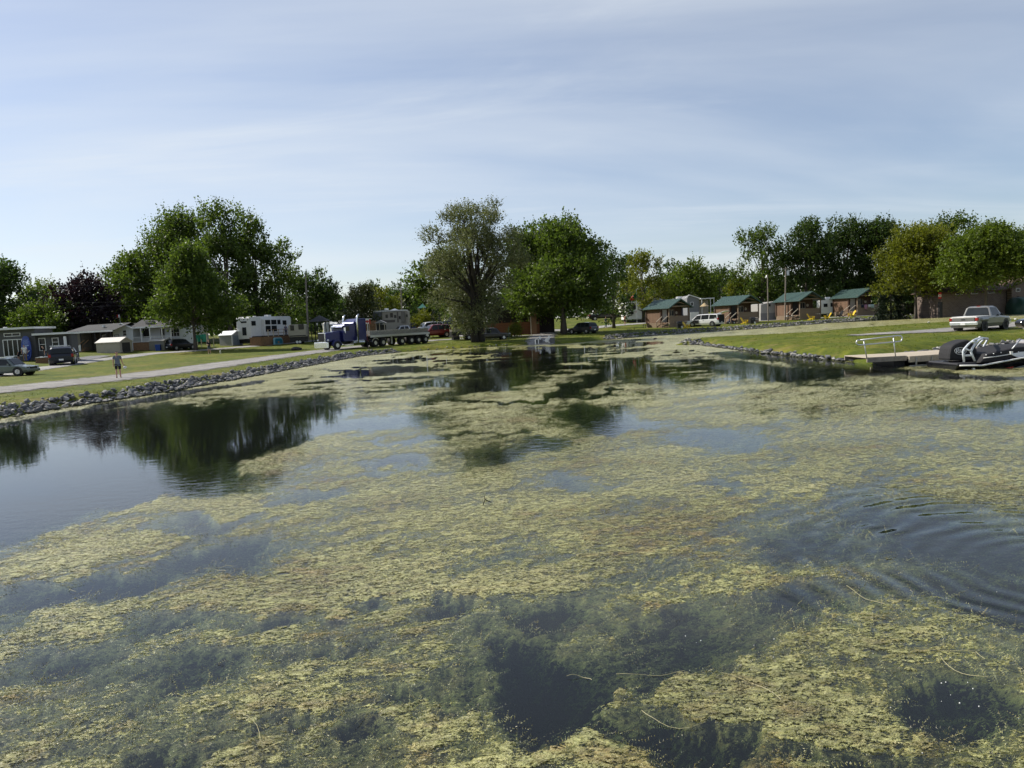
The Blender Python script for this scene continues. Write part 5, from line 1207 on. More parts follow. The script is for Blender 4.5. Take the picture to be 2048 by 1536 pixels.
# ---- patio planter, towel, folk
f3 = Fr(90, 727); pl_ = thing('planter_wall', 'low brown block planter in front of the grey cottage', 'planter', f3.o)
for row in range(3):
    for i in range(9):
        a, b, q, t = f3.rect(70 + i * 4.4 + (row % 2) * 1.8, 718.5, 74.1 + i * 4.4 + (row % 2) * 1.8, 721.5)
        MB().box(a, b, 0, .3, row * .19, row * .19 + .18).build('block', PM('planter_block', (.20, .11, .065), .9, var=.3, bump=.3), pl_)
MB().box(-.9, .75, .1, .9, 0.02, .5).build('soil', PM('soil', (.05, .035, .025), 1), pl_)
tw = thing('towel', 'white towel spread on the low brown planter', 'towel', f3.o + Vector((-.3, .1, .58)))
tm = MB(); 
for i in range(6): tm.box(-.5 + i * .16, -.34 + i * .16, -.25 + .04 * (i % 3), .25 - .05 * (i % 2), .0 + .015 * (i % 2), .05 + .03 * ((i * 7) % 3))
tm.build('cloth', WHITE, tw, bevel=.02)
NAVY = PM('navy_cloth', (.018, .022, .05), .9, var=.15); GREYC = PM('grey_cloth', (.13, .15, .18), .9, var=.1); WHC = PM('white_cloth', (.70, .69, .66), .9, var=.06); TAN = PM('tan_cloth', (.24, .16, .09), .9, var=.1); BLKC = PM('black_cloth', (.014, .014, .016), .9, var=.2); TEAL = PM('teal_cloth', (.07, .14, .14), .9); ORANGE = PM('salmon_cloth', (.45, .15, .08), .9); REDC = PM('red_cloth', (.40, .03, .03), .9); MAROON = PM('maroon_cloth', (.07, .02, .025), .9)
def stand(label, px, py, hpx, rel=180.0, **k):
    q = place(px, py); return person(label, q, facing(px, rel), hpx * mpp(q.y), **k)
stand('person in navy and white top bending over by the glass door', 38, 722, 27, 60, shirt=NAVY, legs=BLKC, bend=.9)
stand('person in white shirt and tan trousers beside the blue board', 51, 723, 33, 180, shirt=WHC, legs=TAN, shorts=False)
stand('person in dark top and grey shorts behind the brown planter', 92, 725, 33, -90, shirt=BLKC, legs=GREYC, bend=.25)
# ---- cars
q = place(46, 751); car('parked_suv', 'grey green estate SUV cut by the left edge beside the lane', at(18, q.y), R(2), 'suv', PAINT('sage_metal', (.12, .145, .135)), 4.6, 1.85, 1.66, scale=62 * q.y / FPX / (4.6 * .615), wheel_r=.36, rack=CHROME)
q = place(128, 730); car('parked_suv', 'black SUV with a pale roof seen from behind by the cottage', q, heading(128, 4), 'suv', PAINT('black_metal', (.012, .014, .020)), 4.5, 1.86, 1.64, scale=43 * q.y / FPX / 1.9, rack=WHITE)
# ---- man walking away along the path
person('man in grey T-shirt and black shorts walking away along the gravel path', place(238, 757.5), facing(238, 180), 54.5 * mpp(place(238, 757.5).y), GREYC, BLKC, fingers=True,
       pose=dict(ell=(.235, .04, 1.14), wrl=(.245, -.03, .90), elr=(-.235, -.03, 1.14), wrr=(-.30, -.14, .94), knl=(.10, -.06, .52), anl=(.11, .06, .12), knr=(-.10, -.02, .50), anr=(-.11, -.06, .09)))
bg_ = place(238, 757.5); bottle = thing('carried_bag', 'small white bag in the walking man\'s right hand', 'bag', bg_ + Vector((.38, .10, .68)))
MB().sphere((0, 0, 0), .11, 10, 6, (1.1, .7, .8)).build('bag', WHC, bottle); MB().tube([(-.05, 0, .07), (0, 0, .17), (.05, 0, .07)], .012, 5).build('handle', BLACK, bottle)
# ---- taupe cottage with carport roof
f = Fr(185, 704); hB = thing('taupe_cottage', 'taupe cottage with dark roof and white edged porch roof', 'cottage', f.o)
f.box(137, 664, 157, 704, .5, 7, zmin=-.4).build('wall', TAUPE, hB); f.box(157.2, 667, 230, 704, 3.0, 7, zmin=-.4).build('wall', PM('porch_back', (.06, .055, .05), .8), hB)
f.box(138, 690, 157.5, 703, .42, .495).build('skirting', WHITE, hB)
a0 = f.p(134, 664); a1 = f.p(231, 661); r0 = f.p(140, 653.5); r1 = f.p(231, 650)
MB().add([(a0[0], -.3, a0[1]), (a1[0], -.3, a1[1] + .1), (r1[0], 4, r1[1] + .35), (r0[0], 4, r0[1] + .2), (r1[0], 8, a1[1]), (a0[0], 8, a0[1])], [(0, 1, 2, 3), (3, 2, 4, 5), (0, 3, 5)]).build('roof', SHINGLE, hB)
f.box(163, 661.3, 229, 664.6, -.6, -.3).build('porch_beam', WHITE, hB)
for px_ in (166, 195, 207, 218, 227): f.box(px_ - .7, 664.7, px_ + .7, 703, -.5, -.4, zmin=-.2).build('porch_post', BLACK, hB)
window(hB, f.rect(180, 670, 189, 686), 3.0, WHITE, .06, (0, 1)); window(hB, f.rect(196, 670, 214, 684), 3.0, BLACK, .05, (1, 0))
f.box(193, 650.2, 197, 654.2, 1.2, 1.6).build('roof_vent', WHITE, hB)
sp_ = MB()
for i in range(4): sp_.box(f.p(168, 700)[0] + i * .26, f.p(168, 700)[0] + i * .26 + .3, -1.3, -.2, .02 + i * .17, .07 + i * .17)
sp_.build('steps', DECKW, hB)
for s in (-1.25, -.25): MB().bar((f.p(168, 700)[0], s, .9), (f.p(182, 700)[0], s, 1.6), .06).bar((f.p(168, 700)[0], s, .0), (f.p(168, 700)[0], s, .9), .06).build('stair_rail', DECKW, hB)
# ---- beige resin shed
q = place(218, 706.5); k = mpp(q.y); shed('resin_shed', 'beige resin shed with white roof and dark door', q + Vector((0, 1.4, 0)), facing(218, 50), 36 * k, 53 * k, 21 * k, 8.5 * k, BEIGE, PM('pale_roof', (.62, .58, .52), .6, grime=.15), PM('shed_door', (.035, .033, .032), .6), doorw=.62)
# ---- white cottage
f = Fr(280, 701); hC = thing('white_cottage', 'white clapboard cottage with gable, roofed porch and dark roof', 'cottage', f.o)
pg = [f.p(229, 701), f.p(266, 700), f.p(266, 656.5), f.p(243, 648), f.p(228.5, 659)]
MB().prism([(pg[0][0], -.4), (pg[1][0], -.4), pg[2], pg[3], pg[4]], 1, 0, 7).build('wall', VINYL, hC)
for i in range(14):
    zz = .15 + i * (pg[2][1] - .3) / 14; MB().box(pg[0][0] + .02, pg[1][0] - .02, -.02, -.001, zz, zz + (pg[2][1] - .3) / 14 * .86).build('clapboard', VINYL, hC)
MB().bar((pg[4][0] - .15, -.2, pg[4][1] - .05), (pg[3][0], -.2, pg[3][1] + .06), .25, .12).bar((pg[3][0], -.2, pg[3][1] + .06), (pg[2][0] + .2, -.2, pg[2][1] - .06), .25, .12).build('barge_board', WHITE, hC)
a, b, z0, z1 = f.rect(228, 640, 268, 660)
e0 = f.p(350, 648); e1 = f.p(350, 653); pk = pg[3]
MB().add([(pg[4][0] - .2, -.25, pg[4][1]), (pk[0], -.25, pk[1] + .12), (pk[0], 7.2, pk[1] + .12), (pg[4][0] - .2, 7.2, pg[4][1])], [(0, 1, 2, 3)]).add([(pk[0], -.25, pk[1] + .12), (pg[2][0] + .2, -.25, pg[2][1]), (pg[2][0] + .2, 7.2, pg[2][1]), (pk[0], 7.2, pk[1] + .12)], [(0, 1, 2, 3)]).build('gable_roof', SHINGLE, hC)
b0 = f.p(262, 654); b1 = f.p(346, 651.5); c0_ = f.p(258, 643.5); c1_ = f.p(346, 646)
MB().add([(b0[0], -.2, b0[1]), (b1[0], -.2, b1[1]), (c1_[0], 3.5, c1_[1] + .3), (c0_[0], 3.5, c0_[1] + .3), (b1[0], 7, b1[1]), (b0[0], 7, b0[1])], [(0, 1, 2, 3), (3, 2, 4, 5)]).build('main_roof', SHINGLE, hC)
f.box(266.5, 652.3, 346, 655.5, -.35, -.15).build('porch_beam', WHITE, hC)
f.box(266.3, 655.6, 346, 690, 2.0, 7, zmin=-.3).build('wall', VINYL, hC)
f.box(268, 684, 330, 700, -.2, 2.0, zmin=-.3).build('porch_base', DECKW, hC)
for px_ in (284.5, 302, 326, 344): f.box(px_ - .9, 655.6, px_ + .9, 684, -.3, -.2).build('porch_post', WHITE, hC)
x0, x1, z0, z1 = f.rect(267, 672.5, 345, 683); rr_ = MB().box(x0, x1, -.3, -.24, z1 - .05, z1).box(x0, x1, -.3, -.24, z0, z0 + .05).build('railing', WHITE, hC)
for i in range(34): MB().box(x0 + (x1 - x0) * i / 34, x0 + (x1 - x0) * i / 34 + .03, -.285, -.255, z0 + .05, z1 - .05).build('baluster', WHITE, rr_)
window(hC, f.rect(245.5, 660, 254, 672), -.03, VINYL, .06, (0, 1)); window(hC, f.rect(271, 658, 284, 676), 2.0, BLACK, .05, (1, 0)); window(hC, f.rect(307, 658, 315, 676), 2.0, GREYW, .05); window(hC, f.rect(327, 657, 346, 674), 2.0, WHITE, .06, (2, 1))
f.box(279.5, 641.8, 293, 647, 1.4, 2.4).build('roof_air_conditioner', CREAM, hC)
# flagpole flag peeping over the roofs
fl = Fr(236, y=112); fo = thing('small_flag', 'small red and white flag beside the purple tree', 'flag', fl.o); a, b = fl.p(240, 690), fl.p(239, 629)
MB().cyl((b[0], 0, 0), (b[0], 0, b[1]), .03, n=6).build('pole', GALV, fo); r = fl.rect(234, 629.5, 239, 635); panel(fo, 'cloth', REDP, (r[0], r[1] - (r[1] - r[0]) * .5, r[2], r[3]), -.02, .0); panel(fo, 'cloth', WHITE, (r[1] - (r[1] - r[0]) * .5, r[1], r[2], r[3]), -.02, .0)
# ---- olive shed and blue bin
q = place(312, 702); k = mpp(q.y); shed('metal_shed', 'olive grey shed with white roof behind the blue bin', q + Vector((.2, 1.6, 0)), facing(312, 48), 34 * k, 36 * k, 19.5 * k, 4.5 * k, OLIVE, PM('pale_roof', (.6, .6, .6)), BEIGE, doorw=.75)
q = place(317, 702); k = mpp(q.y); bn = thing('blue_bin', 'blue plastic bin at the corner of the olive shed', 'bin', q, .2); BL = PM('bin_blue', (.012, .05, .26), .5)
MB().add([(-.26, -.26, 0), (.26, -.26, 0), (.26, .26, 0), (-.26, .26, 0), (-.32, -.32, .78), (.32, -.32, .78), (.32, .32, .78), (-.32, .32, .78)], [(3, 2, 1, 0), (4, 5, 6, 7), (0, 1, 5, 4), (1, 2, 6, 5), (2, 3, 7, 6), (3, 0, 4, 7)]).build('tub', BL, bn); MB().box(-.35, .35, -.35, .35, .79, .86).build('lid', BL, bn, bevel=.02)
q = place(362, 700); car('parked_suv', 'black SUV parked between the olive shed and the green tarp', q, heading(362, 52), 'suv', PAINT('black_metal2', (.012, .013, .016)), 4.7, 1.9, 1.68, scale=22.5 * q.y / FPX / 1.72, rack=STEEL)
f = Fr(360, 690); f.o.y += 0; cv = thing('white_camper', 'white camper end with dark window left of the green tarp', 'camper', f.o + Vector((0, 3.0, 0)))
f.box(345, 650.5, 373, 680, 0, 5, zmin=.5).build('body', WHITE, cv, bevel=.08); f.box(345, 672, 373.3, 674.5, -.02, .02).build('stripe', BLACK, cv); window(cv, f.rect(355, 666.5, 366, 672), 0, BLACK, .05); f.box(347, 676, 371, 690, .3, 4.5, zmin=0).build('chassis', BLACK, cv); f.box(352, 648.5, 360, 650.4, 1, 2).build('roof_vent', WHITE, cv)
# ---- green tarp screen
f = Fr(394, 690); tp = thing('tarp_screen', 'green tarp hung between wooden posts behind the front maple', 'tarp', f.o)
x0, x1, z0, z1 = f.rect(374, 669, 412, 684); n_ = 30; vs = []; fs = []
for i in range(n_ + 1):
    x = x0 + (x1 - x0) * i / n_; y = .07 * math.sin(i * 1.3) + .05 * math.sin(i * .45)
    vs += [(x, y, z1 - .08 * math.sin(i / n_ * math.pi) + .03 * math.sin(i * 2.1)), (x, y * 1.6, z0 + .07 * math.sin(i * 1.7))]
fs = [(2 * i, 2 * i + 1, 2 * i + 3, 2 * i + 2) for i in range(n_)]; tb_ = MB().add(vs, fs).build('sheet', TARP, tp); tb_.modifiers.new('solid', 'SOLIDIFY').thickness = .01
for px_ in (373, 393, 412): f.box(px_ - .8, 662, px_ + .8, 690, .12, .22, zmin=-.1).build('post', PALEWOOD, tp)
for px_ in (403.5, 428): 
    ff = Fr(px_, 694); po = thing('marker_post', 'short pale post on the lawn ' + ('below the green tarp' if px_ < 410 else 'right of the dog walker'), 'post', ff.o); MB().box(-.06, .06, -.06, .06, -.1, (15 if px_ < 410 else 19) * ff.k).build('post', PALEWOOD, po, bevel=.01)
# ---- dog walker and dog
stand('person in dark clothes walking a dog on the lane', 419, 708, 28, 20, shirt=BLKC, legs=GREYC, pose=dict(elr=(-.27, -.08, 1.14), wrr=(-.18, -.30, 1.12)))
dq = place(441, 708); dg = thing('dog', 'small white dog on the lane beside its walker', 'dog', dq, facing(441, 90), 7.2 * mpp(dq.y) / .62)
skinned('body', {'rump': ((.28, 0, .42), (.10, .12)), 'mid': ((.05, 0, .42), (.10, .11)), 'chest': ((-.20, 0, .43), (.12, .15)), 'neck': ((-.33, 0, .54), .075), 'head': ((-.42, 0, .62), .075), 'muz': ((-.53, 0, .59), .038), 'nose': ((-.57, 0, .585), .025),
  'tail1': ((.38, 0, .50), .03), 'tail2': ((.46, 0, .60), .02), 'fl': ((-.21, .07, .26), .04), 'fl2': ((-.22, .07, .12), .026), 'fl3': ((-.24, .07, .02), .03), 'fr': ((-.15, -.07, .26), .04), 'fr2': ((-.12, -.07, .12), .026), 'fr3': ((-.15, -.07, .02), .03),
  'hl': ((.24, .07, .27), .055), 'hl2': ((.34, .07, .17), .028), 'hl3': ((.31, .07, .02), .03), 'hr': ((.22, -.07, .27), .055), 'hr2': ((.28, -.07, .17), .028), 'hr3': ((.24, -.07, .02), .03)},
  [('rump', 'mid'), ('mid', 'chest'), ('chest', 'neck'), ('neck', 'head'), ('head', 'muz'), ('muz', 'nose'), ('rump', 'tail1'), ('tail1', 'tail2'), ('chest', 'fl'), ('fl', 'fl2'), ('fl2', 'fl3'), ('chest', 'fr'), ('fr', 'fr2'), ('fr2', 'fr3'), ('rump', 'hl'), ('hl', 'hl2'), ('hl2', 'hl3'), ('rump', 'hr'), ('hr', 'hr2'), ('hr2', 'hr3')], WHC, dg, 1)
for s in (-1, 1): MB().add([(-.40, s * .04, .67), (-.36, s * .07, .66), (-.39, s * .085, .60)], [(0, 1, 2)]).build('ear', TAN, dg)
# ---- small grey garden shed
q = place(455, 692); k = mpp(q.y); shed('garden_shed', 'small grey shed with white trim left of the white camper', q + Vector((.1, 1.2, 0)), facing(455, 40), 25 * k, 36 * k, 21 * k, 7.5 * k, PM('shed_grey', (.30, .30, .31), .7), VINYL, PM('door_blue_grey', (.16, .19, .22), .6), trim=WHITE, doorw=.7)
# ---- big white camper with deck
q = place(490, 691); k = mpp(q.y); Wc = 32 * k; Lc = 140 * k; rz = facing(500, -37)
cp = caravan('white_camper', 'big white camper with dark windows behind the wooden deck', q + Matrix.Rotation(rz, 3, 'Z') @ Vector((0, Lc / 2, 0)), rz + math.pi / 2, Lc, Wc, 44 * k, .95, WHITE, (), [(-1, -.45, .25, 1.5, 2.7), (-1, -.6, .4, 3.35, 3.6)], (), ac=True)
def cside(x0, x1, a, b): window(cp, (-Lc / 2 + x0, -Lc / 2 + x1, a, b), -Wc / 2, BLACK, .05, depth=.04)
for x0, x1, a, b in ((.3, 1.3, 2.9, 3.6), (3.0, 4.2, 3.0, 3.7), (4.5, 5.8, 3.0, 3.7), (3.0, 4.2, 1.7, 2.7), (4.5, 5.8, 1.7, 2.7), (6.6, 7.6, 3.0, 3.7), (8.2, 9.2, 2.9, 3.6)): cside(x0, x1, a, b)
MB().box(-Lc / 2 + 2.7, -Lc / 2 + 6.1, -Wc / 2 - .5, -Wc / 2 - .002, 1.3, 3.85).build('slide_out', WHITE, cp, bevel=.04)
for x0, x1, a, b in ((3.0, 4.2, 3.0, 3.7), (4.5, 5.8, 3.0, 3.7), (3.0, 4.2, 1.9, 2.8), (4.5, 5.8, 1.9, 2.8)): window(cp, (-Lc / 2 + x0, -Lc / 2 + x1, a, b), -Wc / 2 - .5, BLACK, .05, depth=.04)
MB().box(-Lc / 2 + .2, Lc / 2, -Wc / 2 - .03, -Wc / 2 + .01, 1.0, 1.3).build('stripe', BLACK, cp)
# deck in front of the camper's side
dk = thing('wooden_deck', 'brown wooden deck with railing in front of the big white camper', 'deck', cp.location.copy(), cp.rotation_euler.z)
yb = -Wc / 2 - 2.6; zt = 1.15; xa, xb = -Lc / 2 - 1.2, Lc / 2 - .6
MB().box(xa, xb, yb, -Wc / 2 - .55, zt - .12, zt).build('floor', DECKW, dk)
nb = 44
for i in range(nb):
    x = xa + (xb - xa) * i / nb; MB().box(x + .008, x + (xb - xa) / nb - .008, yb - .03, yb - .002, -.3, zt - .02).build('skirt_board', DECKW, dk)
for i in range(16):
    y = yb + i * 1.95 / 16; MB().box(xa - .03, xa - .002, y + .006, y + .116, -.3, zt - .02).build('skirt_board', DECKW, dk)
for i in range(8):
    x = xa + 1.8 + (xb - xa - 2) * i / 7; MB().box(x - .05, x + .05, yb, yb + .1, zt + .002, zt + 1.0).build('post', PALEWOOD, dk)
MB().box(xa + 1.7, xb, yb - .02, yb + .12, zt + 1.002, zt + 1.06).box(xa + 1.7, xb, yb + .03, yb + .07, zt + .5, zt + .56).build('handrail', DECKW, dk)
for i in range(5): MB().box(xb + .02 + i * .28, xb + .32 + i * .28, yb + .1, yb + 1.2, zt - .22 - i * .2, zt - .17 - i * .2).build('step', DECKW, dk)
for y in (yb + .08, yb + 1.22): MB().bar((xb, y, zt + .95), (xb + 1.5, y, zt - .1), .07).build('stair_rail', PALEWOOD, dk)
Mx = Matrix.Translation(cp.location) @ Matrix.Rotation(cp.rotation_euler.z, 4, 'Z')
person('person in patterned grey dress standing on the wooden deck', Mx @ Vector((-Lc / 2 + 6.4, yb + .9, zt)), facing(558, 160), 1.72, PM('grey_print', (.15, .15, .19), .9, var=.4, scale=30), PM('dark_leggings', (.03, .03, .05), .9), shorts=False)
# inflatable leaning on the deck
b_ = place(531, 692); ib = thing('kiddie_boat', 'pale blue inflatable boat leaning on the deck skirt', 'inflatable boat', Mx @ Vector((-Lc / 2 + 2.4, yb - .42, hz(*(Mx @ Vector((-Lc / 2 + 2.4, yb - .4, 0)))[:2]) - cp.location.z + .02)), cp.rotation_euler.z)
LB = PM('pale_blue_vinyl', (.22, .42, .50), .4, var=.1); pr = [(-1.15, .02), (1.15, .02), (1.18, .55), (.95, .95), (.6, 1.08), (-.9, 1.08), (-1.1, .85)]
MB().prism(pr, 1, 0, .22).build('hull', LB, ib, bevel=.06); MB().prism([(x * .8, .15 + z * .72) for x, z in pr], 1, -.03, -.002).build('floor', PM('blue_vinyl', (.03, .17, .25), .4), ib); MB().box(-.25, .1, -.06, -.035, .3, .5).build('emblem', PM('orange_print', (.5, .2, .04), .5), ib)
# ---- second camper, gazebo, bits behind the pole
q = at(593, 108); k = mpp(108); caravan('beige_camper', 'beige camper just left of the utility pole', q + Vector((0, 1.5, 0)), facing(593, -8), 34 * k, 2.4, 25 * k, 20 * k * .5 + .35, CREAM, [(-1.0, -.45, 2.1, 2.9), (.2, 1.0, 2.2, 3.0)], (), [(-1.2, 1.2, 1.2, 1.35, BLACK)], ac=False)
f = Fr(637, y=112); gz = thing('gazebo', 'dark hip roofed gazebo right of the utility pole', 'gazebo', f.o); r = f.rect(621, 643, 653, 664)
for sx_ in (r[0] + .1, 0, r[1] - .1):
    for sy_ in (0, 2.2): MB().box(sx_ - .06, sx_ + .06, sy_ - .06, sy_ + .06, -.1, r[3]).build('post', BLACK, gz)
zt_ = r[3]; pk_ = f.p(634, 630)[1]; xm = (r[0] + r[1]) / 2
MB().add([(r[0] - .3, -.4, zt_), (r[1] + .3, -.4, zt_), (r[1] + .3, 2.6, zt_), (r[0] - .3, 2.6, zt_), (xm, 1.1, pk_)], [(0, 1, 4), (1, 2, 4), (2, 3, 4), (3, 0, 4), (3, 2, 1, 0)]).build('roof', SHINGLE, gz)
for px_ in (634.5, 644.5): f.box(px_ - 1.4, 646, px_ + 1.4, 650.5, -.1, -.06).build('hanging_sign', WHC, gz)
# ---- poles
def pole(label, px, py, top_px, top_py, r=.15, y=None, arm=None):
    f = Fr(px, py) if y is None else Fr(px, y=y); a = f.p(top_px, top_py); o = thing('utility_pole', label, 'pole', f.o); MB().tube([(0, 0, -.3), (a[0], 0, a[1])], [r, r * .68], 10).build('pole', PM('pole_wood', (.24, .205, .17), .9, var=.25, scale=5, grime=.2), o); return o, f.o + Vector((a[0], 0, a[1]))
p1, top1 = pole('tall grey wooden utility pole beside the white camper deck', 617, 681, 611, 549, .17)
p2, top2 = pole('thin far utility pole behind the flatbed load', 805, None, 801.5, 563, .14, y=135)
MB().box(-.5, .5, -.05, .05, top2.z - p2.location.z - .5, top2.z - p2.location.z - .4).build('cross_arm', GREYWOOD, p2)
wm = PM('wire', (.05, .05, .05), .6)
def wire(label, a, b, sag):
    pts = [a.lerp(b, t) - Vector((0, 0, sag * 4 * t * (1 - t))) for t in np.linspace(0, 1, 24)]; o = MB().tube([p - a for p in pts], .012, 4, False).build('power_line', wm, None); o.location = a; tag(o, label, 'power line')
wire('upper power line running left from the tall pole', top1 - Vector((0, 0, .2)), at(-300, 95) + Vector((0, 0, 9.5)), 1.0)
wire('middle power line running left from the tall pole', top1 - Vector((0, 0, 2.6)), at(-300, 92) + Vector((0, 0, 6.6)), .9)
wire('lower power line running left from the tall pole', top1 - Vector((0, 0, 3.2)), at(-300, 92) + Vector((0, 0, 6.0)), .9)
wire('power line between the tall pole and the far pole', top1 - Vector((0, 0, .3)), top2 - Vector((0, 0, .2)), 1.2)
# ---- boulder
q = place(592, 701); k = mpp(q.y); bo = link('boulder', rock_shape(91, 26), None, q + Vector((0, .3, .2)), (0.1, .05, .3), (27 * k, 18 * k, 15 * k)); bo.data.materials[0] = PM('dark_granite', (.07, .062, .058), .9, var=.4, scale=6, bump=.6); tag(bo, 'dark flat boulder on the grass beside the lane', 'boulder')
# ================================================================== CENTRE: semi truck, yard, willow corner
def rear_of(front, ang, L): return front + Vector((math.cos(ang), math.sin(ang), 0)) * -L
# ---- semi tractor: nose towards the viewer's left
TB = PAINT('truck_blue', (.009, .014, .105)); q = place(643, 701.5); hd_ = math.atan2(-.78, -.62)
tr = thing('semi_truck', 'blue long nosed semi truck with chrome bumper and tall exhaust stacks', 'truck', q + Vector((.62, .78, 0)) * 3.5, hd_, 1.0)
w = 1.12
MB().box(3.30, 3.58, -1.24, 1.24, .28, .98).build('bumper', CHROME, tr, bevel=.05)
MB().prism([(1.0, .95), (3.25, .95), (3.25, 1.95), (3.05, 2.05), (1.0, 2.25)], 1, -.72, .72).build('hood', TB, tr, bevel=.08)
gr = MB().box(3.26, 3.36, -.62, .62, .95, 2.08).build('grille_surround', CHROME, tr, bevel=.03)
for i in range(13): MB().box(3.362, 3.40, -.54 + i * .085, -.50 + i * .085, 1.02, 2.0).build('grille_bar', PM('grille_dark', (.10, .10, .11), .3, .8), gr)
MB().prism([(-.9, .9), (1.0, .9), (1.0, 2.2), (.72, 2.95), (-.9, 3.0)], 1, -w, w).build('cab', TB, tr, bevel=.06)
MB().prism([(-2.6, .9), (-.901, .9), (-.901, 3.02), (-.6, 3.1), (-1.3, 3.62), (-2.6, 3.62)], 1, -w * 1.0, w * 1.0).build('sleeper', TB, tr, bevel=.10)
MB().add([(.98, -.98, 2.28), (.98, .98, 2.28), (.78, .93, 2.82), (.78, -.93, 2.82)] + [(1.0, -.98, 2.28), (1.0, .98, 2.28), (.80, .93, 2.82), (.80, -.93, 2.82)], [(4, 5, 6, 7), (3, 2, 1, 0), (0, 1, 5, 4), (2, 3, 7, 6), (1, 2, 6, 5), (0, 4, 7, 3)]).build('windscreen', GLASS, tr)
MB().add([(.83, -1.1, 2.86), (1.12, -1.1, 2.68), (1.12, 1.1, 2.68), (.83, 1.1, 2.86), (.83, -1.1, 2.90), (1.15, -1.1, 2.71), (1.15, 1.1, 2.71), (.83, 1.1, 2.90)], [(0, 1, 2, 3), (7, 6, 5, 4), (1, 5, 6, 2), (0, 4, 5, 1), (2, 6, 7, 3)]).build('sun_visor', CHROME, tr)
for i in range(7): MB().sphere((.70, -.9 + i * .3, 3.06), .06, 8, 5, (1.4, 1, .8)).build('marker_light', HEAD, tr)
for s in (-1, 1):
    MB().tube([(-1.02, s * 1.30, .75), (-1.02, s * 1.30, 3.55), (-1.12, s * 1.30, 3.85), (-1.36, s * 1.30, 4.12)], [.115, .115, .115, .10], 12).build('exhaust_stack', CHROME, tr, True)
    MB().cyl((-2.1, s * .98, .72), (-.35, s * .98, .72), .31, n=18).build('fuel_tank', CHROME, tr)
    MB().tube([(1.95 + .62 * math.cos(a_), s * .98, .52 + .62 * math.sin(a_)) for a_ in np.linspace(-.1, math.pi + .1, 11)], [.10] * 11, 6).build('front_fender', TB, tr, True)
    fd = MB(); pr = [(1.95 + .68 * math.cos(a_), .50 + .66 * math.sin(a_)) for a_ in np.linspace(0, math.pi, 12)] + [(1.95 + .55 * math.cos(a_), .50 + .53 * math.sin(a_)) for a_ in np.linspace(math.pi, 0, 12)]
    fd.prism(pr, 1, s * 1.16 - .02, s * .74); fd.build('wheel_arch', TB, tr)
    MB().sphere((3.15, s * .92, 1.18), .14, 10, 6).build('headlight', HEAD, tr)
    MB().box(.05, .62, s * w - .02 * s - .005, s * w + .012 * s + .005, 2.18, 2.72).build('side_window', GLASS, tr)
    MB().box(.86, .92, s * 1.18, s * 1.42, 1.95, 2.6).build('mirror', CHROME, tr)
    MB().box(-.5, .8, s * .7, s * 1.15, .42, .5).build('step', CHROME, tr)
MB().box(-6.0, 3.2, -.42, .42, .62, .90).build('chassis', BLACK, tr)
for x, dual in ((1.95, 0), (-3.9, 1), (-5.2, 1)):
    for s in (-1, 1): wheel(tr, x, s * (.98 if not dual else .88), .52, .30 if not dual else .58, s)
for s in (-1, 1):
    pr = [(-3.9 + .62 * math.cos(a_), .52 + .62 * math.sin(a_)) for a_ in np.linspace(.3, 2.6, 10)] + [(-3.9 + .58 * math.cos(a_), .52 + .58 * math.sin(a_)) for a_ in np.linspace(2.6, .3, 10)]
    MB().prism(pr, 1, s * .62, s * 1.18).build('mudguard', CHROME, tr)
# ---- flatbed trailer
fb_ = thing('flatbed_trailer', 'long flatbed trailer with four rear axles behind the blue truck', 'trailer', q + Vector((.62, .78, 0)) * 3.5, hd_, 1.0)
ux = Vector((math.cos(hd_), math.sin(hd_), 0))
zr = hz(*(fb_.location - ux * 13)[:2]) - fb_.location.z; fb_.rotation_euler = (0, math.atan2(zr, 13.0), hd_)
MB().box(-13.4, -3.0, -1.25, 1.25, 1.30, 1.45).build('deck', GREYWOOD, fb_); MB().box(-13.4, -3.0, -.5, .5, .95, 1.295).build('frame', BLACK, fb_)
for s in (-1, 1): MB().box(-13.4, -3.0, s * 1.255 - .02, s * 1.255 + .03, 1.20, 1.47).build('side_rail', GALV, fb_)
for x in (-8.4, -10.1, -11.4, -12.7):
    for s in (-1, 1): wheel(fb_, x, s * .93, .51, .58, s)
for s in (-1, 1): MB().box(-7.0, -6.8, s * .8 - .06, s * .8 + .06, .25, 1.29).build('landing_leg', GALV, fb_)
MB().box(-13.55, -13.4, -1.2, 1.2, .55, .75).build('rear_bumper', GALV, fb_)
STONE = PM('split_stone', (.30, .29, .27), .9, var=.35, scale=7, bump=.7, grime=.2)
def blockmesh(sd):
    rr = random.Random(sd); b = MB(); n = 0
    for ix in range(3):
        for iz in range(2): b.box(-.56 + ix * .375 + rr.uniform(0, .02), -.56 + (ix + 1) * .375 - .015, -1.05, 1.05, iz * .30 + .005, iz * .30 + .285 + rr.uniform(-.015, .012))
    return b.mesh('stone_course', STONE)
bms = [blockmesh(i) for i in range(3)]
Mt = Matrix.Translation(fb_.location) @ fb_.rotation_euler.to_matrix().to_4x4()
for i in range(9):
    pz = Mt @ Vector((-3.72 - i * 1.135, 0, 1.452)); nm = ['first from the cab', 'second from the cab', 'third from the cab', 'fourth from the cab', 'middle one of the nine', 'fourth from the tail', 'third from the tail', 'second from the tail', 'last at the tail'][i]
    o = link('stone_pallet', bms[i % 3], None, pz, fb_.rotation_euler); tag(o, 'block of grey stacked stone on the flatbed, ' + nm, 'stone load', 'stone loads on the flatbed')
person('man in dark clothes standing beside the flatbed trailer', at(736, 86.7), facing(736, 100), 1.72, shirt=MAROON, legs=BLKC, shorts=False, sleeves='long')
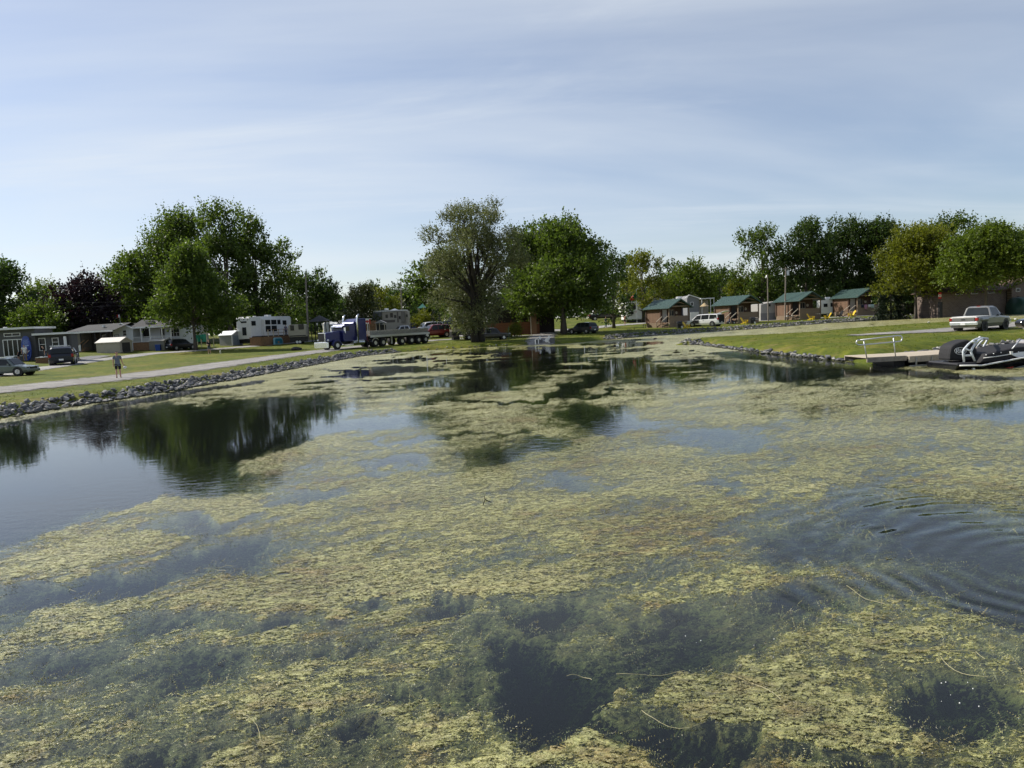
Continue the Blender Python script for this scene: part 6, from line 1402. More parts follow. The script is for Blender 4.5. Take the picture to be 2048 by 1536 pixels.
# ---- white campers behind the truck, beige camper, house beyond
k = mpp(128); caravan('white_camper', 'low white camper behind the blue truck cab', at(680, 128), facing(680, 6), 62 * k, 2.4, 21 * k, .6, WHITE, [(1.0, 1.5, 1.5, 2.0), (1.9, 2.5, 1.5, 2.0), (-.2, .5, 1.5, 2.1)], ac=True, awning=WHITE)
f = Fr(678, y=150); hh = thing('beige_house', 'beige house with dark flat roof above the low white camper', 'house', f.o); f.box(661, 623, 690, 640, 0, 6, zmin=-1).build('wall', CREAM, hh); f.box(659, 619.5, 692, 623, -.5, 6.5).build('roof', SHINGLE, hh); window(hh, f.rect(668, 626, 674, 631), 0, BLACK, .06)
f = Fr(782, y=122); bc = thing('beige_camper', 'beige and brown camper under the far utility pole', 'camper', f.o)
f.box(764, 622.5, 816, 648, 0, 2.5, zmin=.6).build('body', CREAM, bc, bevel=.06); f.box(746, 624, 763.8, 646, -.4, 2.2, zmin=.7).build('front_cap', PM('grey_cap', (.10, .11, .11), .4), bc, bevel=.25)
f.box(747, 621.5, 764, 624.2, -.2, 2.2).build('roof_edge', WHITE, bc); f.box(763, 620.2, 811, 622.4, -.2, 2.5).build('roof_edge', WHITE, bc)
BRN = PM('brown_band', (.10, .085, .07), .5)
f.box(764, 640, 790, 645, -.012, 0.002).build('stripe', BRN, bc); f.box(794, 623.5, 797, 645, -.014, .002).build('stripe', BRN, bc); f.box(803, 623.5, 810.5, 645, -.5, -.002).build('slide_out', PM('taupe_slide', (.17, .155, .13), .5), bc)
for r in ((771, 629, 776, 636), (780, 626, 786, 635), (788, 630, 793, 636), (797.5, 632, 801.5, 638), (812, 628.5, 815.5, 634)): window(bc, f.rect(*r), 0, BLACK, .04, depth=.03)
f.box(752, 647, 812, 656, .3, 2, zmin=0).build('chassis', BLACK, bc); f.box(767, 616.5, 774, 620, .8, 1.6).build('roof_air_conditioner', WHITE, bc, bevel=.05)
a = f.p(780, 620.3); b = f.p(796, 620.3); c = f.p(788, 616.8); MB().add([(a[0], .3, a[1]), (b[0], .3, b[1]), (b[0], 1.5, b[1]), (a[0], 1.5, a[1]), (c[0], .9, c[1])], [(0, 1, 4), (1, 2, 4), (2, 3, 4), (3, 0, 4)]).build('roof_skylight', GALV, bc)
# wooden fence box with flag sign
f = Fr(737, y=112); fs = thing('wooden_screen', 'reddish wooden screen behind the flag sign', 'fence', f.o); x0, x1, z0, z1 = f.rect(724, 642, 752, 658)
for i in range(14): MB().box(x0 + (x1 - x0) * i / 14 + .01, x0 + (x1 - x0) * (i + 1) / 14 - .01, .2, .23, -.2, z1).build('board', DECKW, fs)
f.box(718, 637.5, 741, 639, -.3, 1.2).build('porch_roof', WHITE, fs)
for px_ in (721.5, 739): f.box(px_ - .6, 639, px_ + .6, 660, -.25, -.15, zmin=-.2).build('post', PALEWOOD, fs)
f = Fr(734, y=110); sg = thing('flag_sign', 'red and white maple leaf flag on a post behind the flatbed', 'flag', f.o); x0, x1, z0, z1 = f.rect(728, 638.5, 741, 648); wq = (x1 - x0) / 4
MB().box((x0 + x1) / 2 - .05, (x0 + x1) / 2 + .05, .02, .12, -.3, z1).build('post', WHITE, sg)
panel(sg, 'red_bar', REDP, (x0, x0 + wq, z0, z1), -.02, .015); panel(sg, 'red_bar', REDP, (x1 - wq, x1, z0, z1), -.02, .015); panel(sg, 'white_field', WHITE, (x0 + wq + .001, x1 - wq - .001, z0, z1), -.02, .015)
cx, cz, s_ = (x0 + x1) / 2, (z0 + z1) / 2, (z1 - z0) * .42
leaf = [(0, 1), (.18, .62), (.42, .74), (.34, .28), (.62, .5), (.68, .36), (.98, .34), (.86, .12), (.98, .02), (.45, -.42), (.52, -.62), (.06, -.54), (.06, -.98)]; leaf = leaf + [(-x, z) for x, z in reversed(leaf[1:])]
MB().prism([(cx + x * s_, cz + z * s_) for x, z in leaf], 1, -.03, -.0205).build('maple_leaf', REDP, sg)
f = Fr(763, y=111); ks = thing('small_kiosk', 'small grey kiosk with gable roof below the beige camper', 'kiosk', f.o); x0, x1, z0, z1 = f.rect(751, 646, 770, 657)
for px_ in (752, 759, 769): f.box(px_ - .5, 646, px_ + .5, 657, 0, .08, zmin=-.2).build('post', PALEWOOD, ks)
pk = f.p(760, 640.5); MB().prism([(x0 - .2, z1), (x1 + .2, z1), (pk[0], pk[1])], 1, -.3, 1.2).build('roof', PM('grey_roof', (.22, .22, .23), .8), ks); f.box(751, 650, 770, 658, 1.0, 1.1, zmin=-.2).build('back', BLACK, ks)
# ---- parked cars in the yard
def parked(label, px, py, rel, kind, col, hpx=None, L=4.7, H=1.7, name='parked_car', **k):
    q = place(px, py); sc = 1.0 if hpx is None else hpx * mpp(q.y) / H
    return car(name, label, q, heading(px, rel), kind, PAINT('paint_%03d_%03d' % (px, py), col), L, 1.9, H, scale=sc, **k)
parked('white pickup half hidden behind the flatbed load', 806, 673, 250, 'crew', (.72, .73, .75), 21, 5.6, 1.85, 'parked_pickup')
parked('white SUV behind the red SUV', 856, 668, 250, 'suv', (.70, .70, .70), 24)
parked('dark red SUV between the flatbed and the dump trailer', 868, 675, 245, 'suv', (.16, .012, .015), 26, H=1.75)
parked('dark blue car hidden behind the white pickup', 806, 668, 262, 'van', (.02, .03, .09), 22, H=1.8)
parked('blue pickup parked left of the chestnut like tree', 908, 652, 262, 'crew', (.012, .035, .12), 19, 5.7, 1.85, 'parked_pickup')
f = Fr(898, 668); ob = thing('dark_equipment', 'small dark trailer hitch gear behind the dump trailer', 'equipment', f.o); MB().box(-.5, .5, -.3, .3, .35, .6).box(-.1, .1, -.1, .1, .6, 1.0).build('frame', BLACK, ob); wheel(ob, -.35, -.35, .3, .2, -1); wheel(ob, -.35, .35, .3, .2, 1)
f = Fr(836, 671); ot = thing('orange_cone_rack', 'orange red frame beside the dark red SUV', 'frame', Fr(863, 676).o); MB().box(-.28, .28, -.1, .1, .5, 1.1).build('panel', PM('orange_red', (.55, .10, .03), .5), ot); MB().box(-.3, -.22, -.08, .08, 0, .5).build('leg', BLACK, ot); MB().box(.22, .3, -.08, .08, 0, .5).build('leg', BLACK, ot)
# ---- play tower
f = Fr(844, y=138); pt = thing('play_tower', 'wooden play tower with green pyramid roof', 'play tower', f.o); x0, x1, z0, z1 = f.rect(838, 616, 850, 640); ap = f.p(844.5, 607)
for sx_ in (x0, x1):
    for sy_ in (0, x1 - x0): MB().box(sx_ - .06, sx_ + .06, sy_ - .06, sy_ + .06, -.4, z1).build('post', GREYWOOD, pt)
MB().add([(x0 - .2, -.2, z1), (x1 + .2, -.2, z1), (x1 + .2, x1 - x0 + .2, z1), (x0 - .2, x1 - x0 + .2, z1), (ap[0], (x1 - x0) / 2, ap[1])], [(0, 1, 4), (1, 2, 4), (2, 3, 4), (3, 0, 4), (3, 2, 1, 0)]).build('roof', PM('tower_green', (.06, .22, .17), .5), pt)
MB().box(x0, x1, 0, x1 - x0, z0 + (z1 - z0) * .35, z0 + (z1 - z0) * .40).build('platform', GREYWOOD, pt); MB().box(x0, x1, -.04, 0, z0 + (z1 - z0) * .42, z0 + (z1 - z0) * .62).build('guard_panel', GREYWOOD, pt); MB().add([(x1, .1, z0 + (z1 - z0) * .4), (x1, .6, z0 + (z1 - z0) * .4), (x1 + 1.8, .6, .1), (x1 + 1.8, .1, .1)], [(0, 1, 2, 3)]).build('slide', PM('slide_yellow', (.5, .4, .05), .4), pt)
# fence of thin posts on the bright field behind
f = Fr(910, y=140); fn = thing('field_fence', 'thin post and wire fence behind the blue pickup', 'fence', f.o)
for i in range(9):
    a = f.p(884 + i * 7.5, 640); b = f.p(884 + i * 7.5, 621); MB().box(a[0] - .05, a[0] + .05, -.05, .05, -.5, b[1]).build('post', BLACK, fn)
a, b = f.p(884, 622), f.p(944, 619); MB().bar((a[0], 0, a[1]), (b[0], 0, b[1]), .04).bar((a[0], 0, a[1] - .9), (b[0], 0, b[1] - .9), .03).build('rail', BLACK, fn)
# ---- dump trailer and dark pickup behind the willow
q = place(932, 681); k = mpp(q.y); dt = thing('dump_trailer', 'black dump trailer with grey wooden sides left of the willow', 'trailer', q + Vector((0, 1.2, 0)), facing(932, 12), 1.0)
Lx = 62 * k; MB().box(-Lx / 2, Lx / 2, -.95, .95, .75, 1.25).build('bed', BLACK, dt); 
for i in range(6):
    x = -Lx / 2 + 1.0 + i * (Lx - 1.0) / 6
    MB().box(x + .02, x + (Lx - 1.0) / 6 - .02, -.93, -.88, 1.255, 1.62).build('side_board', GREYWOOD, dt); MB().box(x - .03, x + .019, -.96, -.86, 1.2, 1.66).build('stake', BLACK, dt)
MB().box(-Lx / 2, -Lx / 2 + .96, -.95, .95, 1.255, 1.60).build('tool_box', GREYWOOD, dt); MB().box(-Lx / 2 - .04, -Lx / 2 - .002, -.9, .9, .5, 1.3).build('tailgate', BLACK, dt)
for x in (.15, 1.05):
    for s in (-1, 1): wheel(dt, x, s * .98, .38, .24, s, WHITE)
MB().box(-.4, 1.6, -1.15, -.86, .80, .86).build('mudguard', BLACK, dt); MB().box(Lx / 2, Lx / 2 + 1.1, -.08, .08, .55, .68).build('drawbar', BLACK, dt); MB().box(-Lx / 2 + .1, -Lx / 2 + .9, -1.2, .2, .12, .5).build('ramp_leg', BLACK, dt)
parked('black pickup behind the willow trunk hitched to the dump trailer', 985, 680, 78, 'crew', (.02, .02, .022), 24, 5.4, 1.85, 'parked_pickup')
# ---- thin green post by the ramp, stakes in the water
q = place(1018, 682); gp_ = thing('metal_post', 'thin green metal post on the lawn right of the willow', 'post', q); MB().box(-.03, .03, -.02, .02, -.2, 29 * mpp(q.y)).box(-.05, .05, -.035, -.02, 24 * mpp(q.y), 26.5 * mpp(q.y)).build('post', PM('post_green', (.05, .09, .06), .6), gp_)
for px_, pb, pt_, lb in ((855, 735, 711, 'white marker stake standing in the weed left of the willow reflection'), (893, 722, 715, 'short white stake in the weed near the left bank'), (1223, 744, 720, 'white stake in the dark water before the first cabin'), (1169, 700, 692, 'short white stake right of the launch ramp')):
    x, y = G(px_, pb); s_ = thing('marker_stake', lb, 'stake', (x, y, 0)); MB().cyl((0, 0, -.6), (0, 0, (pb - pt_) * mpp(y)), .020, n=8).build('stake', WHITE, s_)
# ---- white moulded seats at the ramp with grey blocks
def vblock(label, px, py, wpx, hpx): 
    q = place(px, py); k = mpp(q.y); o = thing('concrete_block', label, 'block', q); MB().box(-wpx * k / 2, wpx * k / 2, -.25, .35, -.4, hpx * k).build('block', PM('slate_block', (.11, .11, .12), .9, var=.2), o, bevel=.03)
vblock('dark grey block right of the white plastic frame', 1105, 687, 9, 10); vblock('dark grey block between the white plastic stands', 1081, 687, 7, 9)
q = place(1074, 688.5); k = mpp(q.y); o = thing('plastic_trestle', 'white plastic frame with a dark opening at the launch ramp', 'plastic stand', q)
r = [(-4 * k, -1.6 * k, 0, 9 * k), (1.6 * k, 4 * k, 0, 9 * k)]
MB().box(r[0][0], r[0][1], -.3, .2, -.3, 9 * k).build('upright', WHITE, o, bevel=.05); MB().box(r[1][0], r[1][1], -.3, .2, -.3, 9 * k).build('upright', WHITE, o, bevel=.05); MB().box(-4 * k, 9 * k, -.3, .2, 9 * k + .003, 10.6 * k).build('arm', WHITE, o, bevel=.04); MB().box(4.6 * k, 8 * k, -.28, .18, 10.6 * k + .003, 15 * k).build('post', WHITE, o, bevel=.06); MB().box(-1.58 * k, 1.58 * k, 0.0, .15, -.3, 9 * k - .01).build('back', BLACK, o)
q = place(1093, 688.5); k = mpp(q.y); o = thing('plastic_stand', 'white cross shaped plastic stand at the launch ramp', 'plastic stand', q)
MB().prism([(-7 * k, 5.5 * k), (-3 * k, 5.5 * k), (-1 * k, 9.5 * k), (3 * k, 10 * k), (4 * k, 14.5 * k), (8 * k, 14.5 * k), (8 * k, 9 * k), (4 * k, 5 * k), (8.5 * k, 0), (4.5 * k, -2.5 * k), (3 * k, 2 * k), (-1 * k, 1.2 * k), (-3 * k, 4.5 * k)], 1, -.35, .2).build('body', WHITE, o, bevel=.06)
# ---- dark cottage under the maples with its deck
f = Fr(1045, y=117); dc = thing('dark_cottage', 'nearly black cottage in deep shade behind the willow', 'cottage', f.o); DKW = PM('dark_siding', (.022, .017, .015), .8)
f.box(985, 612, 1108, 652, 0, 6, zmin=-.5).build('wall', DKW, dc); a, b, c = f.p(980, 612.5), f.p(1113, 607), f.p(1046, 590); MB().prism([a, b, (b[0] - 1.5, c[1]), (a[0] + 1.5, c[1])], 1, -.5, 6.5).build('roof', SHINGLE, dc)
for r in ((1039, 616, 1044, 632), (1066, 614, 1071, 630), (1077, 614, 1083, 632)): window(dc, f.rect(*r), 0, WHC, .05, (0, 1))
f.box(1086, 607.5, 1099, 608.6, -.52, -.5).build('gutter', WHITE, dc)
f = Fr(1000, y=111); dd = thing('low_deck', 'red brown wooden deck rail in front of the dark cottage', 'deck', f.o); x0, x1, z0, z1 = f.rect(930, 646, 1078, 656)
for i in range(5): MB().box(x0, x1, 0, .05, i * z1 / 5 + .01, (i + 1) * z1 / 5 - .01).build('board', REDWOOD, dd)
for i in range(9): x = x0 + (x1 - x0) * i / 8; MB().box(x - .06, x + .06, -.07, -.002, -.1, z1 + .35).build('post', REDWOOD, dd)
f = Fr(1067, y=109); gt = thing('wooden_gate', 'tall brown wooden gate panel left of the tractor', 'gate', f.o); x0, x1, z0, z1 = f.rect(1062, 624, 1073, 653)
for i in range(5): MB().box(x0 + (x1 - x0) * i / 5 + .01, x0 + (x1 - x0) * (i + 1) / 5 - .01, 0, .04, -.1, z1).build('board', DECKW, gt)
MB().box(x0 - .12, x0 - .002, -.06, .06, -.3, z1 + .05).build('post', PALEWOOD, gt)
# ---- compact tractor
q = place(1091, 660); k = mpp(q.y); tc_ = thing('compact_tractor', 'dark compact tractor with red tailgate in the shade', 'tractor', q + Vector((0, .9, 0)), facing(1091, -12), 26 * k / 2.2); DKG = PM('tractor_dark', (.03, .034, .036), .5)
MB().box(-.75, .75, -.6, .8, .55, 1.05).build('body', DKG, tc_, bevel=.05); MB().box(-.28, .05, -.72, -.62, .25, 1.35).build('tail_panel', REDP, tc_, bevel=.03); MB().box(-.12, .0, -.74, -.722, .65, .82).build('plate', WHITE, tc_)
for x in (-.55, .55):
    for y in (-.4, .6): MB().box(x - .04, x + .04, y - .04, y + .04, 1.05, 1.75).build('roll_bar', DKG, tc_)
MB().box(-.65, .65, -.5, .7, 1.752, 1.82).build('roof', DKG, tc_, bevel=.03); MB().box(-.3, .3, 0, .5, 1.05, 1.3).build('seat', BLACK, tc_, bevel=.05)
for x in (-.92, .92):
    w_ = MB().cyl((x - .14, -.2, .48), (x + .14, -.2, .48), .48, n=18).build('wheel', RUBBER, tc_); MB().cyl((x + math.copysign(.141, x), -.2, .48), (x + math.copysign(.15, x), -.2, .48), .22, n=12).build('rim', STEEL, w_)
    w_ = MB().cyl((x - .10, .8, .33), (x + .10, .8, .33), .33, n=16).build('wheel', RUBBER, tc_); MB().cyl((x + math.copysign(.101, x), .8, .33), (x + math.copysign(.11, x), .8, .33), .16, n=12).build('rim', STEEL, w_)
# ---- SUV on the lawn edge, black pickup, bicycles, walkers
parked('dark grey SUV parked on the lawn right of the launch ramp', 1166, 667, -48, 'suv', (.035, .038, .045), 22, 4.8, 1.7, name='parked_suv')
parked('black pickup in the shade beyond the lawn', 1208, 640, 80, 'crew', (.012, .012, .014), 20, 5.7, 1.85, 'parked_pickup')
parked('red car mostly hidden behind the black pickup', 1212, 632, 75, 'suv', (.22, .02, .03), 17)
def bicycle(label, px, py, rel):
    q = place(px, py); o = thing('bicycle', label, 'bicycle', q, heading(px, rel))
    for x in (-.52, .52):
        wl_ = MB().tube([(x + .33 * math.cos(t), 0, .34 + .33 * math.sin(t)) for t in np.linspace(0, 2 * math.pi, 17)], .022, 5, False).build('wheel', RUBBER, o); MB().bar((x - .3, 0, .34), (x + .3, 0, .34), .008).bar((x, 0, .04), (x, 0, .64), .008).build('spokes', STEEL, wl_)
    MB().tube([(-.52, 0, .34), (-.12, 0, .30), (.32, 0, .72), (-.18, 0, .74), (-.12, 0, .30)], .022, 6).tube([(-.52, 0, .34), (-.18, 0, .74), (-.22, 0, .88)], .018, 6).tube([(.52, 0, .34), (.36, 0, .62), (.30, 0, .98)], .02, 6).build('frame', STEEL, o)
    MB().box(-.34, -.10, -.06, .06, .88, .93).build('saddle', BLACK, o); MB().tube([(.26, -.28, 1.0), (.30, 0, .98), (.26, .28, 1.0)], .016, 6).build('handlebar', BLACK, o)
bicycle('silver bicycle left of the black pickup', 1166, 641, 80); bicycle('second bicycle standing right beside the silver one', 1174, 640.5, 95)
stand('person in teal clothes walking on the yard drive', 1212, 656, 22, 30, shirt=TEAL, legs=TEAL, shorts=False)
stand('person in salmon top and black shorts walking on the lawn', 1250, 650, 20, -60, shirt=ORANGE, legs=BLKC)
# ---- a few loose white stones on the banks
for px_, py_, lb in ((1857, 646, 'pale stone on the spit edge left of the silver pickup'), (2020, 640, 'white stone just right of the silver pickup'), (2031, 640, 'rightmost white stone beside the silver pickup'), (1929, 616, 'pale stone on the far lawn below the brick building')):
    q = place(px_, py_); k = mpp(q.y); o = link('loose_stone', rock_shape(int(px_)), None, q + Vector((0, 0, .08)), (0, 0, 1), 7 * k); o.data.materials[0] = PM('white_stone', (.6, .58, .54), .9, var=.2); tag(o, lb, 'stone')
# ================================================================== RIGHT: cabins, campers, brick building, spit, dock and boat
LOGM = PM('log_siding', (.165, .092, .052), .7, var=.28, scale=5, grime=.2); LOGD = PM('log_dark', (.085, .048, .030), .75, var=.25, scale=5); BOARDG = PM('weathered_board', (.235, .17, .115), .85, var=.25, scale=7, grime=.3)
def box_mesh(nm, mat, x0, x1, y0, y1, z0, z1): return MB().box(x0, x1, y0, y1, z0, z1).mesh(nm, mat)
def rlog(nm, mat, L, h, d):
    """half round log along x, length L, lying against y = 0 and bulging to -y"""
    pr = [(0, 0)] + [(-d * math.sin(t), h / 2 - h / 2 * math.cos(t)) for t in np.linspace(.35, math.pi - .35, 5)] + [(0, h)]
    b = MB(); n = len(pr); vs = [(-L / 2, y, z) for y, z in pr] + [(L / 2, y, z) for y, z in pr]
    b.add(vs, [tuple(range(n - 1, -1, -1)), tuple(range(n, 2 * n))] + [(i, i + 1, i + n + 1, i + n) for i in range(n - 1)]); return b.mesh(nm, mat)
CW, CD, PD, FL, WH, RH = 4.3, 3.3, 1.9, .75, 2.35, 1.15       # gable width, room depth, porch depth, floor height, wall height, ridge rise
NL = 13; LH = WH / NL
log_side = rlog('log', LOGM, CD, LH, .032); log_front = rlog('log', LOGD, CW, LH, .032)
skirt_b = box_mesh('skirt_board', BOARDG, .006, .144, -.02, 0, 0, FL)
rail_b = box_mesh('rail_board', BOARDG, .004, .140, -.02, 0, 0, .85)
def cabin(label, px, py, wpx, extra=None, door_open=False, wins=1):
    q = place(px, py); k = mpp(q.y); rz = facing(px, 43); sc = wpx * k / 7.75
    root = thing('log_cabin', label, 'cabin', q, rz, sc, 'log cabins along the far bank')
    # origin under the front (porch) corner area: centre the footprint
    y0 = -(CD + PD) / 2; yw = y0 + PD; y1 = yw + CD; hx = CW / 2
    MB().box(-hx + .03, hx - .03, yw + .03, y1 - .03, FL, FL + WH).build('wall', LOGD, root)
    for i in range(NL):
        z = FL + i * LH
        link('log', log_side, root, (-hx + .03, (yw + y1) / 2, z), (0, 0, -math.pi / 2)); link('log', log_side, root, (hx - .03, (yw + y1) / 2, z), (0, 0, math.pi / 2)); link('log', log_front, root, (0, yw + .03, z))
    for sx_ in (-hx, hx):
        for yy in (yw, y1): MB().box(sx_ - .09, sx_ + .09, yy - .09, yy + .09, FL - .1, FL + WH).build('corner_post', LOGD, root)
    MB().box(-hx, hx, y0, y1, FL - .10, FL - .002).build('floor', BOARDG, root)
    # skirt
    n = int((CD + PD) / .15)
    for i in range(n): link('skirt_board', skirt_b, root, (-hx, y1 - i * .15, -.05), (0, 0, -math.pi / 2))
    for i in range(int(CW / .15)): link('skirt_board', skirt_b, root, (-hx + i * .15, y0, -.05))
    # porch posts and rail of upright boards
    for sx_ in (-hx + .06, hx - .06): MB().box(sx_ - .07, sx_ + .07, y0, y0 + .14, FL, FL + WH + .02).build('porch_post', BOARDG, root)
    for i in range(int(CW / .15) - 1): link('rail_board', rail_b, root, (-hx + .12 + i * .145, y0 + .03, FL + .04))
    MB().box(-hx + .13, hx - .13, y0 - .01, y0 + .10, FL + .90, FL + .96).build('handrail', BOARDG, root)
    for i in range(5): link('rail_board', rail_b, root, (hx - .02, y0 + .2 + i * .16, FL + .04), (0, 0, math.pi / 2))
    # front wall: window, door, wall plate
    window(root, (-.55, .65, FL + .95, FL + 1.95), yw - .06, PM('window_tan', (.30, .26, .20), .7), .08, (1, 0))
    d_ = MB().box(-hx + .35, -hx + 1.25, yw - .075, yw - .02, FL + .02, FL + 2.02).build('door', BLACK if door_open else PM('cabin_door', (.40, .38, .35), .6), root); MB().box(-hx + 1.12, -hx + 1.17, yw - .10, yw - .076, FL + .95, FL + 1.1).build('handle', GALV, d_)  # open door: a black slab paints the shade inside the doorway
    MB().cyl((1.15, yw - .10, FL + 1.45), (1.15, yw - .06, FL + 1.45), .22, n=18).build('wall_plaque', PM('plaque', (.42, .36, .27), .7), root)
    # beam, gable boards, roof with standing seams
    MB().prism([(-hx, FL + WH), (hx, FL + WH), (0, FL + WH + RH)], 1, y1 - .12, y1).build('gable', LOGD, root); MB().prism([(-hx, FL + WH), (hx, FL + WH), (0, FL + WH + RH)], 1, yw - .02, yw + .08).build('gable', LOGD, root)
    MB().bar((-hx, y0 + .07, FL + WH + .08), (hx, y0 + .07, FL + WH + .08), .12, .16).build('porch_beam', BOARDG, root)
    MB().bar((-hx * .55, y0 + .05, FL + WH + .42), (0, y0 + .05, FL + WH + .72), .10, .12).bar((0, y0 + .05, FL + WH + .72), (hx * .55, y0 + .05, FL + WH + .42), .10, .12).build('gable_brace', BOARDG, root)
    ov, oy = .42, .45
    for s in (-1, 1):
        sl = RH / hx; e = (s * (hx + ov), FL + WH - sl * ov); pk = (0, FL + WH + RH); ya, yb_ = y0 - oy, y1 + oy
        q4 = [(e[0], ya, e[1]), (pk[0], ya, pk[1]), (pk[0], yb_, pk[1]), (e[0], yb_, e[1])]; f6 = [(0, 1, 2, 3), (7, 6, 5, 4), (0, 4, 5, 1), (1, 5, 6, 2), (2, 6, 7, 3), (3, 7, 4, 0)]
        if s < 0: f6 = [tuple(reversed(t)) for t in f6]
        sl_ = MB().add(q4 + [(a, b, c + .09) for a, b, c in q4], f6).build('roof_slope', GREENR, root)
        rb = MB()
        for i in range(22):
            yy = ya + .12 + i * (yb_ - ya - .24) / 21; rb.bar((e[0], yy, e[1] + .097), (pk[0], yy, pk[1] + .097), .03, .025)
        o = rb.build('roof_seams', GREENR, sl_); tag(o, kind='stuff')
        MB().bar((e[0], ya - .02, e[1] + .02), (pk[0], ya - .02, pk[1] + .02), .04, .16).build('barge_board', GREENR, root)
    # steps on the left side of the porch
    for i in range(4): MB().box(-hx - .32 - i * .28, -hx - .02 - i * .28, y0 + .35, y0 + 1.5, FL - .19 - i * .18, FL - .14 - i * .18).build('step', DECKW, root)
    for yy in (y0 + .32, y0 + 1.53):
        MB().bar((-hx - 1.25, yy, .92), (-hx - .02, yy, FL + .95), .06, .10).build('stair_rail', PALEWOOD, root); MB().box(-hx - 1.28, -hx - 1.18, yy - .05, yy + .05, -.05, .95).build('newel', BOARDG, root)
        MB().bar((-hx - 1.25, yy, .08), (-hx - .02, yy, FL - .1), .05, .18).build('stringer', BOARDG, root)
    Mw = Matrix.Translation(q) @ Matrix.Rotation(rz, 4, 'Z') @ Matrix.Scale(sc, 4)
    return root, Mw, sc, y0, rz
cab = []
for lb, px, py, wpx, op in (('leftmost log cabin with two yellow chairs hung on its porch rail', 1336, 654, 97, False), ('log cabin beside the white minivan', 1474, 646.5, 97, True), ('log cabin behind the two yellow chairs on the grass', 1597, 639, 96, True), ('rightmost log cabin with towels over its porch rail', 1712, 631.5, 95, False)):
    cab.append(cabin(lb, px, py, wpx, door_open=op))
# ---- adirondack chairs
def adirondack(label, loc, rz, mat=YELLOW, scale=1.0):
    o = thing('adirondack_chair', label, 'chair', loc, rz, scale, 'garden chairs by the cabins'); c, s = math.cos(.42), math.sin(.42)
    for i in range(5): x = -.26 + i * .105; MB().add([(x, .10, .26), (x + .095, .10, .26), (x + .095, .52, 1.0 - .05 * abs(i - 2)), (x, .52, 1.0 - .05 * abs(i - 2)), (x, .13, .25), (x + .095, .13, .25), (x + .095, .55, .99 - .05 * abs(i - 2)), (x, .55, .99 - .05 * abs(i - 2))], [(0, 1, 2, 3), (7, 6, 5, 4), (0, 4, 5, 1), (1, 5, 6, 2), (2, 6, 7, 3), (3, 7, 4, 0)]).build('back_slat', mat, o)
    for i in range(4): y = -.42 + i * .13; z = .40 - i * .045; MB().box(-.27, .27, y, y + .115, z, z + .025).build('seat_slat', mat, o)
    for sx_ in (-1, 1):
        MB().box(sx_ * .30 - .02, sx_ * .30 + .02, -.42, -.30, 0, .56).build('leg', mat, o); MB().bar((sx_ * .29, -.38, .36), (sx_ * .29, .42, .06), .035, .12).build('leg', mat, o); MB().box(sx_ * .33 - .07, sx_ * .33 + .07, -.48, .32, .562, .585).build('arm', mat, o)
    return o
def grass_chair(label, px, py, rel, mat=YELLOW): q = place(px, py); return adirondack(label, q, facing(px, rel), mat, 13.5 * mpp(q.y) / 1.0)
grass_chair('yellow garden chair on the grass at the corner of the leftmost cabin', 1373, 657, 60); grass_chair('yellow garden chair in front of the second cabin', 1489, 648, 65)
grass_chair('yellow garden chair beside the third cabin, facing right', 1622, 640.5, 70); grass_chair('yellow garden chair on open grass between the third and fourth cabin', 1655, 638.5, -70)
grass_chair('yellow garden chair at the stairs of the rightmost cabin', 1704, 634, -60); grass_chair('dark garden chair left of the rightmost cabin stairs', 1680, 634.5, -40, BLKC)
r0, M0, s0, y00, rz0 = cab[0]
for i, xx in enumerate((-.55, .75)): 
    adirondack('yellow chair standing on the leftmost cabin\'s porch, ' + ('left one' if i == 0 else 'right one'), M0 @ Vector((xx, y00 + .75, FL)), rz0, YELLOW, s0)
# ---- picnic tables, grills, odds and ends
def picnic(label, px, py, rel, mat=GREYWOOD):
    q = place(px, py); o = thing('picnic_table', label, 'picnic table', q, facing(px, rel), 1.0, 'picnic tables by the cabins')
    for i in range(5): MB().box(-.9, .9, -.36 + i * .145, -.225 + i * .145, .72, .76).build('top_plank', mat, o)
    for s in (-1, 1):
        for j in range(2): MB().box(-.9, .9, s * .72 - .13 + j * .135, s * .72 - .01 + j * .135, .42, .455).build('bench_plank', mat, o)
    for x in (-.65, .65):
        for s in (-1, 1): MB().bar((x, s * .25, .72), (x, s * .62, 0), .05, .10).build('leg', BLACK, o)
        MB().box(x - .025, x + .025, -.85, .85, .36, .418).build('bearer', BLACK, o)
    return o
picnic('picnic table at the stairs of the leftmost cabin', 1296, 655.5, 20); picnic('picnic table right behind the second cabin', 1523, 641, 15); picnic('cluttered picnic table at the stairs of the third cabin', 1580, 641, 15); picnic('picnic table between the third and fourth cabin', 1648, 633, 10)
q = place(1580, 641)
for i, (x, w_, c) in enumerate(((-.5, .3, WHITE), (-.05, .35, BLACK), (.45, .28, CREAM))):
    o = thing('picnic_box', ['white box on the left of the cluttered picnic table', 'black bag in the middle of the cluttered picnic table', 'cream box on the right of the cluttered picnic table'][i], 'box', q + Vector((x, 0, .763)), .2 * i); MB().box(-w_ / 2, w_ / 2, -.15, .15, 0, .14 + .06 * i).build('box', c, o, bevel=.03); MB().tube([(-.08, 0, .14 + .06 * i), (0, 0, .24 + .06 * i), (.08, 0, .14 + .06 * i)], .01, 5).build('handle', BLACK, o)
